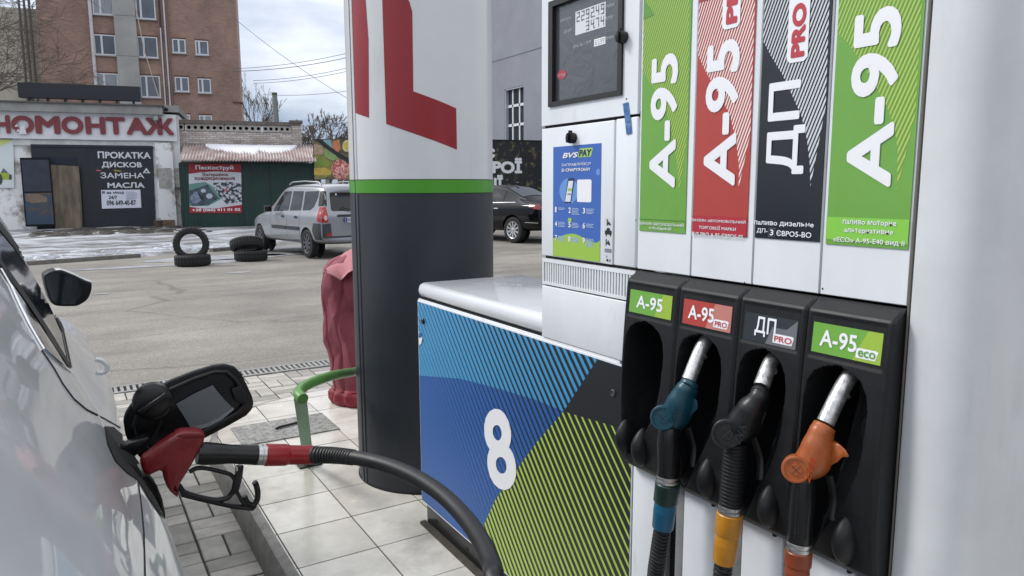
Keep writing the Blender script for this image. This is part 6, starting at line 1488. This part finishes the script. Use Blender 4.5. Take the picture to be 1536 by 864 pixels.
# ---------------- parked silver estate
def loft(name, st, m, par, lv=2):
    V = []; Fc = []; n = None
    for (yl, yh, zs, zb, zr, w_, wr) in st:
        pr = [(w_ * .88, zs, yl), (w_ * .975, zs + .10, yl), (w_, zs + (zb - zs) * .4, yl), (w_ * .995, zs + (zb - zs) * .72, yl), (w_ * .985, zb - .05, yl), (w_ * .915, zb + .005, yl + (yh - yl) * .1)]
        pr += [(w_ * .90 + (wr - w_ * .90) * .5, zb + (zr - zb) * .5, yl + (yh - yl) * .55), (wr, zr - .045, yh), (wr - .07, zr - .005, yh), (wr * .5, zr + .03, yh), (0, zr + .04, yh)]
        ring = [Vector((x, y, z)) for x, z, y in pr] + [Vector((-x, y, z)) for x, z, y in pr[:-1]][::-1]; n = len(ring); V += ring
    k_ = len(st)
    for i in range(k_ - 1):
        for k in range(n): Fc.append((i * n + k, i * n + (k + 1) % n, (i + 1) * n + (k + 1) % n, (i + 1) * n + k))
    # caps: joined as strips left-right
    h = n // 2
    for base, rev in ((0, True), ((k_ - 1) * n, False)):
        for k in range(h):
            q = (base + k, base + k + 1, base + (n - 2 - k) % n, base + (n - 1 - k) % n)
            q = tuple(dict.fromkeys(q))
            if len(q) > 2: Fc.append(q if rev else q[::-1])
    bm = bmesh.new(); vs = [bm.verts.new(v) for v in V]
    for q in Fc:
        try: bm.faces.new([vs[i] for i in q])
        except ValueError: pass
    bmesh.ops.recalc_face_normals(bm, faces=bm.faces[:])
    me = bpy.data.meshes.new(name); bm.to_mesh(me); bm.free(); o = bpy.data.objects.new(name, me); COL.objects.link(o)
    s_ = o.modifiers.new('s', 'SUBSURF'); s_.levels = lv; s_.render_levels = lv
    return o
def bake(o, m, par, arches, r):
    for (x, y, z) in arches:
        c = bpy.data.meshes.new('c'); bm = bmesh.new(); bmesh.ops.create_cone(bm, cap_ends=True, segments=36, radius1=r, radius2=r, depth=.62); bmesh.ops.rotate(bm, verts=bm.verts, matrix=Matrix.Rotation(pi / 2, 3, 'Y')); bmesh.ops.translate(bm, verts=bm.verts, vec=(x, y, z)); bm.to_mesh(c); bm.free()
        co = bpy.data.objects.new('c', c); COL.objects.link(co); bo = o.modifiers.new('b', 'BOOLEAN'); bo.operation = 'DIFFERENCE'; bo.object = co; bo.solver = 'EXACT'; o.display_type = o.display_type; co['tmp'] = 1
    bpy.context.view_layer.update(); dg = bpy.context.evaluated_depsgraph_get(); me = bpy.data.meshes.new_from_object(o.evaluated_get(dg))
    for q in [x for x in COL.objects if x.get('tmp')]: bpy.data.objects.remove(q)
    bm = bmesh.new(); bm.from_mesh(me); bv = BVHTree.FromBMesh(bm); bm.free()
    o.modifiers.clear(); o.data = me; me.materials.clear(); me.materials.append(m)
    for p in me.polygons: p.use_smooth = True; p.material_index = 0
    me.set_sharp_from_angle(angle=radians(42)); o.parent = par; o.name = 'body'; return bv
def mk_side(bv, sx):
    def fn(u, v):
        r = bv.ray_cast(Vector((sx * 3, u, v)), Vector((-sx, 0, 0))); return None if r[0] is None else (r[0], Vector((sx, 0, 0)))
    return fn
def mk_end(bv, front):
    d = -1 if front else 1
    def fn(u, v):
        r = bv.ray_cast(Vector((u, -3 if not front else 9, v)), Vector((0, d, 0))); return None if r[0] is None else (r[0], Vector((0, -d, 0)))
    return fn
def ldrape(name, P, fn, m, par, du=.08, off=.006):
    """drape in the vehicle's own coordinates"""
    o = drape(name, P, fn, m, None, du, off); o.parent = par; return o
def lbox(name, x0, x1, y0, y1, z0, z1, m, par, bev=0): return box(name, x0, x1, y0, y1, z0, z1, m, par, bev, local=True)
def lathel(name, prof, p0, ax, m, par, n=24, auto=35):
    o = lathe(name, prof, p0, ax, m, None, n, auto); o.parent = par; return o
def lwheel(par, c, r, wd, sx, spokes, rm):
    tmp = bpy.data.objects.new('tmp', None); COL.objects.link(tmp); t = wheel(tmp, c, r, wd, Vector((sx, 0, 0)), spokes, rm); t.parent = par; bpy.data.objects.remove(tmp); return t
est = thing('parked_estate_car', 'silver estate car parked in the lot, seen from behind on its left side', 'car')
esp = mat('silver_estate_paint', (136, 139, 145), .32, .55, var=.08, vs=2, coat=.8)
o = loft('body', [(0.03, .24, .46, .98, 1.36, .66, .42), (0.0, .20, .36, .99, 1.46, .80, .54), (.07, .25, .31, 1.0, 1.55, .855, .61), (.35, .45, .29, 1.0, 1.585, .87, .64), (.9, .95, .27, 1.0, 1.60, .87, .65), (1.7, 1.7, .26, .995, 1.61, .87, .65), (2.4, 2.3, .26, .985, 1.59, .87, .65), (2.85, 2.62, .26, .97, 1.50, .87, .63), (3.2, 2.98, .26, .955, 1.27, .865, .62), (3.5, 3.42, .27, .93, 1.02, .86, .66), (3.95, 3.9, .28, .87, .94, .84, .62), (4.3, 4.28, .32, .76, .83, .76, .52), (4.42, 4.4, .40, .66, .70, .60, .4)], esp, est)
bv = bake(o, esp, est, [(-.87, .76, .33), (.87, .76, .33), (-.87, 3.66, .33), (.87, 3.66, .33)], .355)
for sx in (-1, 1):
    f_ = mk_side(bv, sx)
    ldrape('quarter_window', [(.42, 1.34), (.52, 1.13), (.66, 1.06), (1.06, 1.045), (1.12, 1.46), (.44, 1.475)], f_, carglass, est)
    ldrape('rear_door_window', [(1.17, 1.045), (1.80, 1.03), (1.80, 1.47), (1.23, 1.47)], f_, carglass, est)
    ldrape('front_door_window', [(1.89, 1.03), (2.82, 1.0), (2.78, 1.08), (2.55, 1.32), (2.34, 1.46), (1.92, 1.47)], f_, carglass, est)
    lathel('wheel_arch_liner', [(0, .34), (.01, .345)], (sx * .56, .76, .33), (sx, 0, 0), dark, est, 30); lathel('wheel_arch_liner', [(0, .34), (.01, .345)], (sx * .56, 3.66, .33), (sx, 0, 0), dark, est, 30)
    ldrape('side_moulding', [(1.14, .60), (1.84, .60), (1.84, .68), (1.14, .68)], f_, blackpl2, est, off=.02); ldrape('side_moulding', [(1.90, .60), (2.75, .60), (2.75, .68), (1.90, .68)], f_, blackpl2, est, off=.02)
    for y0_, y1_ in ((1.125, 1.132), (1.855, 1.862), (2.86, 2.867)): ldrape('door_gap', [(y0_, .36), (y1_, .36), (y1_, .99), (y0_, .99)], f_, dark, est, off=.003)
    ldrape('sill_line', [(1.12, .345), (2.86, .345), (2.86, .352), (1.12, .352)], f_, dark, est, off=.003)
    for yy in (1.25, 2.02): ldrape('door_handle', [(yy, .87), (yy + .13, .87), (yy + .14, .90), (yy + .12, .92), (yy, .915)], f_, blackpl2, est, .03, .02)
    ldrape('tail_light_side', [(.0, .80), (.16, .82), (.22, 1.0), (.24, 1.13), (.0, 1.13)], f_, mat('red_lamp', (150, 10, 14), .15, coat=.5), est, .05, .008)
    ldrape('dark_pillar_side', [(.10, 1.15), (.30, 1.15), (.385, 1.46), (.30, 1.49), (.20, 1.36)], f_, blackpl2, est, .05, .008)
    ldrape('rear_bumper_side', [(0, .42), (.32, .42), (.42, .62), (.36, .78), (0, .78)], f_, mat('grey_plastic_bumper', (46, 49, 53), .5), est, .05, .008)
    tube('roof_rail', [(sx * .60, .42, 1.60), (sx * .60, .55, 1.665), (sx * .60, 1.3, 1.69), (sx * .60, 2.0, 1.675), (sx * .60, 2.2, 1.62)], .017, mat('grey_rail', (150, 152, 155), .4, .5), est, 8, local=True)
    lbox('wing_mirror', sx * .90, sx * 1.07, 2.62, 2.74, .99, 1.13, blackpl2, est, .025)
    for yy in (.76, 3.66): lwheel(est, (sx * .775, yy, .315), .315, .19, sx, 9, mat('steel_wheel_trim', (84, 86, 90), .5, .4))
fe = mk_end(bv, False)
ldrape('rear_window', [(-.55, 1.07), (-.50, 1.04), (.50, 1.04), (.55, 1.07), (.50, 1.44), (-.50, 1.44)], fe, carglass, est, .06, .006)
for sx in (-1, 1):
    ldrape('tail_light', [(sx * .82, .80), (sx * .655, .80), (sx * .66, 1.0), (sx * .675, 1.14), (sx * .78, 1.14)], fe, MATS['red_lamp'], est, .04, .008)
    ldrape('lamp_lens', [(sx * .72 + .045 * cos(k * .5), .90 + .055 * sin(k * .5)) for k in range(13)], fe, mat('clear_lamp', (206, 170, 170), .2), est, .04, .014)
    ldrape('dark_pillar_trim', [(sx * .76, 1.15), (sx * .64, 1.15), (sx * .58, 1.47), (sx * .62, 1.47)], fe, blackpl2, est, .05, .006)
    ldrape('fog_lamp', [(sx * .70, .50), (sx * .60, .50), (sx * .60, .57), (sx * .70, .57)], fe, MATS['red_lamp'], est, .04, .012)
ldrape('rear_bumper', [(-.86, .46), (.86, .46), (.86, .76), (.60, .78), (.58, .50), (-.58, .50), (-.60, .78), (-.86, .76)], fe, MATS['grey_plastic_bumper'], est, .06, .010)
ldrape('number_plate_trim', [(-.42, .915), (.42, .915), (.42, .965), (-.42, .965)], fe, blackpl2, est, .1, .03)
lbox('number_plate', -.26, .26, -.045, -.03, .79, .90, mat('plate_white', (190, 196, 204), .4), est)
lbox('plate_band', -.258, -.215, -.0465, -.0455, .793, .897, mat('plate_blue', (40, 70, 140), .4), est)
V_, F_ = textgeo('BI2259HC', 0); o = part('plate_number', [(-.20 + .44 * u, -.0475, .812 + .066 * v) for u, v, *_q in V_], F_, prk, est, local=True)
lbox('high_brake_light', -.12, .12, .235, .25, 1.50, 1.52, dark, est); tube('rear_wiper', [(.0, .02, 1.03), (-.18, .03, 1.08), (-.30, .05, 1.12)], .010, blackpl, est, 6, local=True)
o = part('window_sticker', [(-.40 + .02 * cos(k * .5), .02 - .005, 1.40 + .02 * sin(k * .5)) for k in range(13)], [tuple(range(13))], prw, est, local=True); o.location.y = .10
thr_ = radians(10.5); Rm = Matrix.Rotation(thr_, 3, 'Z'); est.rotation_euler = (0, 0, thr_); est.scale = (.955, .86, .975); anchor = Rm @ Vector((-.87 * .955, .76 * .86, 0)); est.location = Vector((4.34, 15.70, 0)) - anchor

# ---------------- parked black saloon
sal = thing('parked_saloon_car', 'black saloon car parked behind the round column, its rear half in view', 'car')
blk_p = mat('black_car_paint', (5, 6, 8), .07, 0, spec=.25, coat=.2)
o = loft('body', [(.02, .04, .48, .84, .88, .66, .45), (0.0, .02, .38, .95, .99, .82, .58), (.10, .12, .33, 1.0, 1.04, .89, .64), (.45, .5, .29, 1.01, 1.07, .91, .62), (.80, 1.0, .28, 1.0, 1.15, .915, .60), (1.25, 1.5, .26, .985, 1.38, .915, .58), (1.9, 1.9, .26, .97, 1.45, .915, .58), (2.6, 2.5, .26, .955, 1.45, .915, .58), (3.1, 2.95, .26, .945, 1.33, .915, .58), (3.65, 3.55, .27, .93, 1.01, .90, .62), (4.3, 4.3, .30, .83, .88, .85, .55), (4.7, 4.68, .36, .68, .72, .7, .45), (4.8, 4.78, .42, .6, .63, .55, .4)], blk_p, sal)
bv2 = bake(o, blk_p, sal, [(-.91, .98, .345), (.91, .98, .345), (-.91, 3.8, .345), (.91, 3.8, .345)], .375)
for sx in (-1, 1):
    f_ = mk_side(bv2, sx)
    ldrape('rear_side_window', [(1.02, 1.06), (1.38, 1.05), (1.46, 1.30), (1.36, 1.27), (1.16, 1.16)], f_, carglass, sal, .06)
    ldrape('rear_door_window', [(1.43, 1.045), (2.18, 1.03), (2.18, 1.37), (1.72, 1.37), (1.52, 1.32)], f_, carglass, sal)
    ldrape('front_door_window', [(2.26, 1.03), (3.16, 1.0), (2.9, 1.22), (2.65, 1.36), (2.26, 1.37)], f_, carglass, sal)
    ldrape('chrome_strip', [(.95, 1.025), (3.2, .985), (3.2, 1.0), (.98, 1.045)], f_, chrome, sal, .1, .009)
    ldrape('bumper_strip', [(0.02, .52), (.52, .53), (.52, .545), (.02, .54)], f_, chrome, sal, .1, .009)
    ldrape('tail_light', [(.02, .86), (.22, .88), (.42, .93), (.40, .99), (.0, .99)], f_, mat('dark_red_lamp', (110, 14, 22), .12, coat=.6), sal, .05, .008)
    for y0_ in (1.40, 2.22, 3.1): ldrape('door_gap', [(y0_, .36), (y0_ + .006, .36), (y0_ + .006, .98), (y0_, .98)], f_, dark, sal, off=.003)
    for yy in (1.50, 2.34): ldrape('door_handle', [(yy, .86), (yy + .16, .86), (yy + .16, .885), (yy, .885)], f_, chrome, sal, .05, .02)
    for yy in (.98, 3.8): lwheel(sal, (sx * .80, yy, .33), .335, .215, sx, 10, mat('bright_alloy', (.55, .56, .58), .3, .8)); lathel('wheel_arch_liner', [(0, .36), (.01, .365)], (sx * .60, yy, .345), (sx, 0, 0), dark, sal, 30)
f2_ = mk_end(bv2, False)
def topf(bv):
    def fn(u, v):
        r = bv.ray_cast(Vector((u, v, 4)), Vector((0, 0, -1))); return None if r[0] is None else (r[0], Vector((0, 0, 1)))
    return fn
ldrape('rear_window', [(-.50, .98), (.50, .98), (.44, 1.58), (-.44, 1.58)], topf(bv2), mat('reflective_glass', (150, 156, 162), .05, .9), sal, .08, .008)
lbox('aerial_fin', -.02, .02, 1.62, 1.78, 1.485, 1.55, blk_p, sal, .008)
for sx in (-1, 1): ldrape('tail_light', [(sx * .84, .86), (sx * .5, .86), (sx * .5, .95), (sx * .82, .96)], f2_, MATS['dark_red_lamp'], sal, .05, .01)
lbox('number_plate', -.26, .26, -.02, -.01, .60, .71, MATS['plate_white'], sal)
thr2 = radians(13); Rm = Matrix.Rotation(thr2, 3, 'Z'); sal.rotation_euler = (0, 0, thr2); sal.scale = (1.06,) * 3; sal.location = Vector((10.30, 16.95, 0)) - Rm @ (Vector((-.91, .98, 0)) * 1.06)

# ---------------- loose tyres
def tyre_geo(name, r=.335, w_=.21):
    root = None; b = MB(); w2 = w_ / 2
    prof = [(-w2 * .75, r * .60), (-w2, r * .72), (-w2 * 1.02, r * .85), (-w2 * .90, r * .95), (-w2 * .72, r * .99), (-w2 * .4, r), (-w2 * .38, r * .975), (-w2 * .32, r * .975), (-w2 * .30, r), (w2 * .30, r), (w2 * .32, r * .975), (w2 * .38, r * .975), (w2 * .4, r), (w2 * .72, r * .99), (w2 * .90, r * .95), (w2 * 1.02, r * .85), (w2, r * .72), (w2 * .75, r * .60), (w2 * .6, r * .66), (w2 * .55, r * .88), (-w2 * .55, r * .88), (-w2 * .6, r * .66)]
    n = 120; V = []; Fc = []
    for d, q in prof:
        for k in range(n): th = 2 * pi * k / n + .02 * d / w_; q2 = q * (.965 if (q > .93 * r and k % 4 < 1) else 1); V.append((q2 * cos(th), q2 * sin(th), d))
    m_ = len(prof)
    for i in range(m_):
        for k in range(n): Fc.append((i * n + k, i * n + (k + 1) % n, ((i + 1) % m_) * n + (k + 1) % n, ((i + 1) % m_) * n + k))
    return part(name, V, Fc, tyrem, None, True, True, 40)
t0 = tyre_geo('loose_tyre')
specs = [((2.03, 15.50, .105), (0, 0, 0), 'worn tyre lying flat on the asphalt with another tyre standing in it'),
         ((2.02, 15.50, .415), (radians(86), 0, radians(-8)), 'worn tyre standing upright on top of a flat one'),
         ((3.22, 15.90, .105), (0, 0, .4), 'worn tyre lying flat under a tilted one, in front of the silver estate'),
         ((3.16, 15.98, .325), (radians(-20), radians(6), .2), 'worn tyre lying tilted on top of another, left of the silver estate')]
for k, (lc, rt, lb2) in enumerate(specs):
    o = t0 if k == 0 else t0.copy()
    if k: COL.objects.link(o)
    o.location = lc; o.rotation_euler = rt; tag(o, lb2, 'tyre', 'loose tyres on the lot')

# ---------------- bare trees
barkm = mat('grey_bark', (98, 90, 84), .9, var=.3, vs=3)
def tree(name, label, base, h, seed, r0=.22, depth=6, spread=.5, bias=(0, 0, 0), minr=.012, kids=(2, 3), lenf=.74, group=None, first=.34):
    R = random.Random(seed); root = thing(name, label, 'tree', base, group); tb = MB(); cb = MB()
    def seg(p, d, L_, r, lv):
        n = 3; pts = [p]; q = p.copy(); dd_ = d.copy()
        for k in range(n):
            dd_ = (dd_ + Vector((R.uniform(-1, 1), R.uniform(-1, 1), R.uniform(-.6, .8))) * .16 + Vector(bias) * .04 * lv).normalized(); q = q + dd_ * (L_ / n); pts.append(q.copy())
        rs = [r * (1 - .35 * k / n) for k in range(n + 1)]
        (tb if lv == 0 else cb).add(*tubeg(pts, rs, 8 if lv == 0 else (5 if lv < 3 else 3), cap=False))
        if lv >= depth: return
        nk = R.randint(*kids) + (1 if lv < 2 else 0)
        for k in range(nk):
            f_ = R.uniform(.35, 1) if k else 1; bp = pts[min(n, int(f_ * n + .5))]
            a = R.uniform(.25, .5 + spread); ph = R.uniform(0, 2 * pi); u = dd_.orthogonal().normalized(); v = dd_.cross(u)
            nd = (dd_ * cos(a) + (u * cos(ph) + v * sin(ph)) * sin(a) + Vector((0, 0, .12)) + Vector(bias) * .12).normalized()
            seg(bp, nd, L_ * R.uniform(lenf - .1, lenf + .08), max(minr, r * R.uniform(.5, .68)), lv + 1)
    seg(Vector(base), Vector((0, 0, 1)), h * first, r0, 0)
    tb.build('trunk', barkm, root, True); cb.build('crown', barkm, root, True); return root
tree('bare_tree', 'large bare tree with tangled twigs at the far left, in front of the cream wing', tuple(bw(-12.8, -11, 0)), 12.5, 5, .24, 8, .62, (.26, 0, -.14), .012, (2, 3), .75, first=.42)
tree('bare_tree', 'second bare tree leaning into view at the upper left edge', tuple(bw(-15.2, -9, 0)), 14.5, 21, .25, 7, .6, (.30, 0, -.04), .012, (2, 3), .76, first=.5)
q = onz((388, 300), 0); b_ = ony((384, 200), 66)
tree('bare_tree', 'slender bare tree right beside the brick apartment block', (b_.x - .3, 66, 0), 11.2, 9, .16, 7, .10, (0, 0, .35), .014, (2, 3), .70)
for k, (px_, yy, hh_, sd_) in enumerate([(462, 72, 7.6, 31), (478, 74, 9.0, 32), (491, 70, 9.2, 33), (507, 75, 8.2, 34), (522, 72, 8.6, 35), (540, 72, 8.4, 36)]):
    b_ = ony((px_, 200), yy)
    tree('distant_bare_tree', ['leftmost bare tree behind the food billboard', 'second bare tree from the left behind the food billboard', 'tallest bare tree behind the food billboard', 'bare tree behind the right half of the food billboard', 'bare tree half hidden by the left edge of the round column', 'bare tree hidden behind the round column'][k], (b_.x, yy, 0), hh_, sd_, .2, 7, .45, (0, 0, .05), .028, (2, 3), .70, 'bare trees behind the food billboard')
# ---------------- overhead cables
cabm = mat('dark_cable', (70, 74, 84), .6)
for k, (p, q, lb2) in enumerate([((350, 107), (640, 52), 'upper cable of the topmost close pair across the sky'), ((350, 103), (640, 44), 'thin cable running just above the thicker one'), ((380, 121), (640, 65), 'cable sagging below the topmost pair'), ((380, 125), (640, 71), 'faint cable just under the sagging one'), ((395, 142), (640, 110), 'lowest cable, just above the chimney top'), ((352, 28), (600, 190), 'cable crossing the others on a steep slant')]):
    a = ony(p, 36 + k); c = ony(q, 30 + k * .5); n = 14
    pts = [a.lerp(c, i / n) + Vector((0, 0, -.35 * 4 * (i / n) * (1 - i / n))) for i in range(n + 1)]
    tag(tube('overhead_cable', pts, .011 if k != 0 else .014, cabm, None, 5), lb2, 'cable', 'overhead cables')
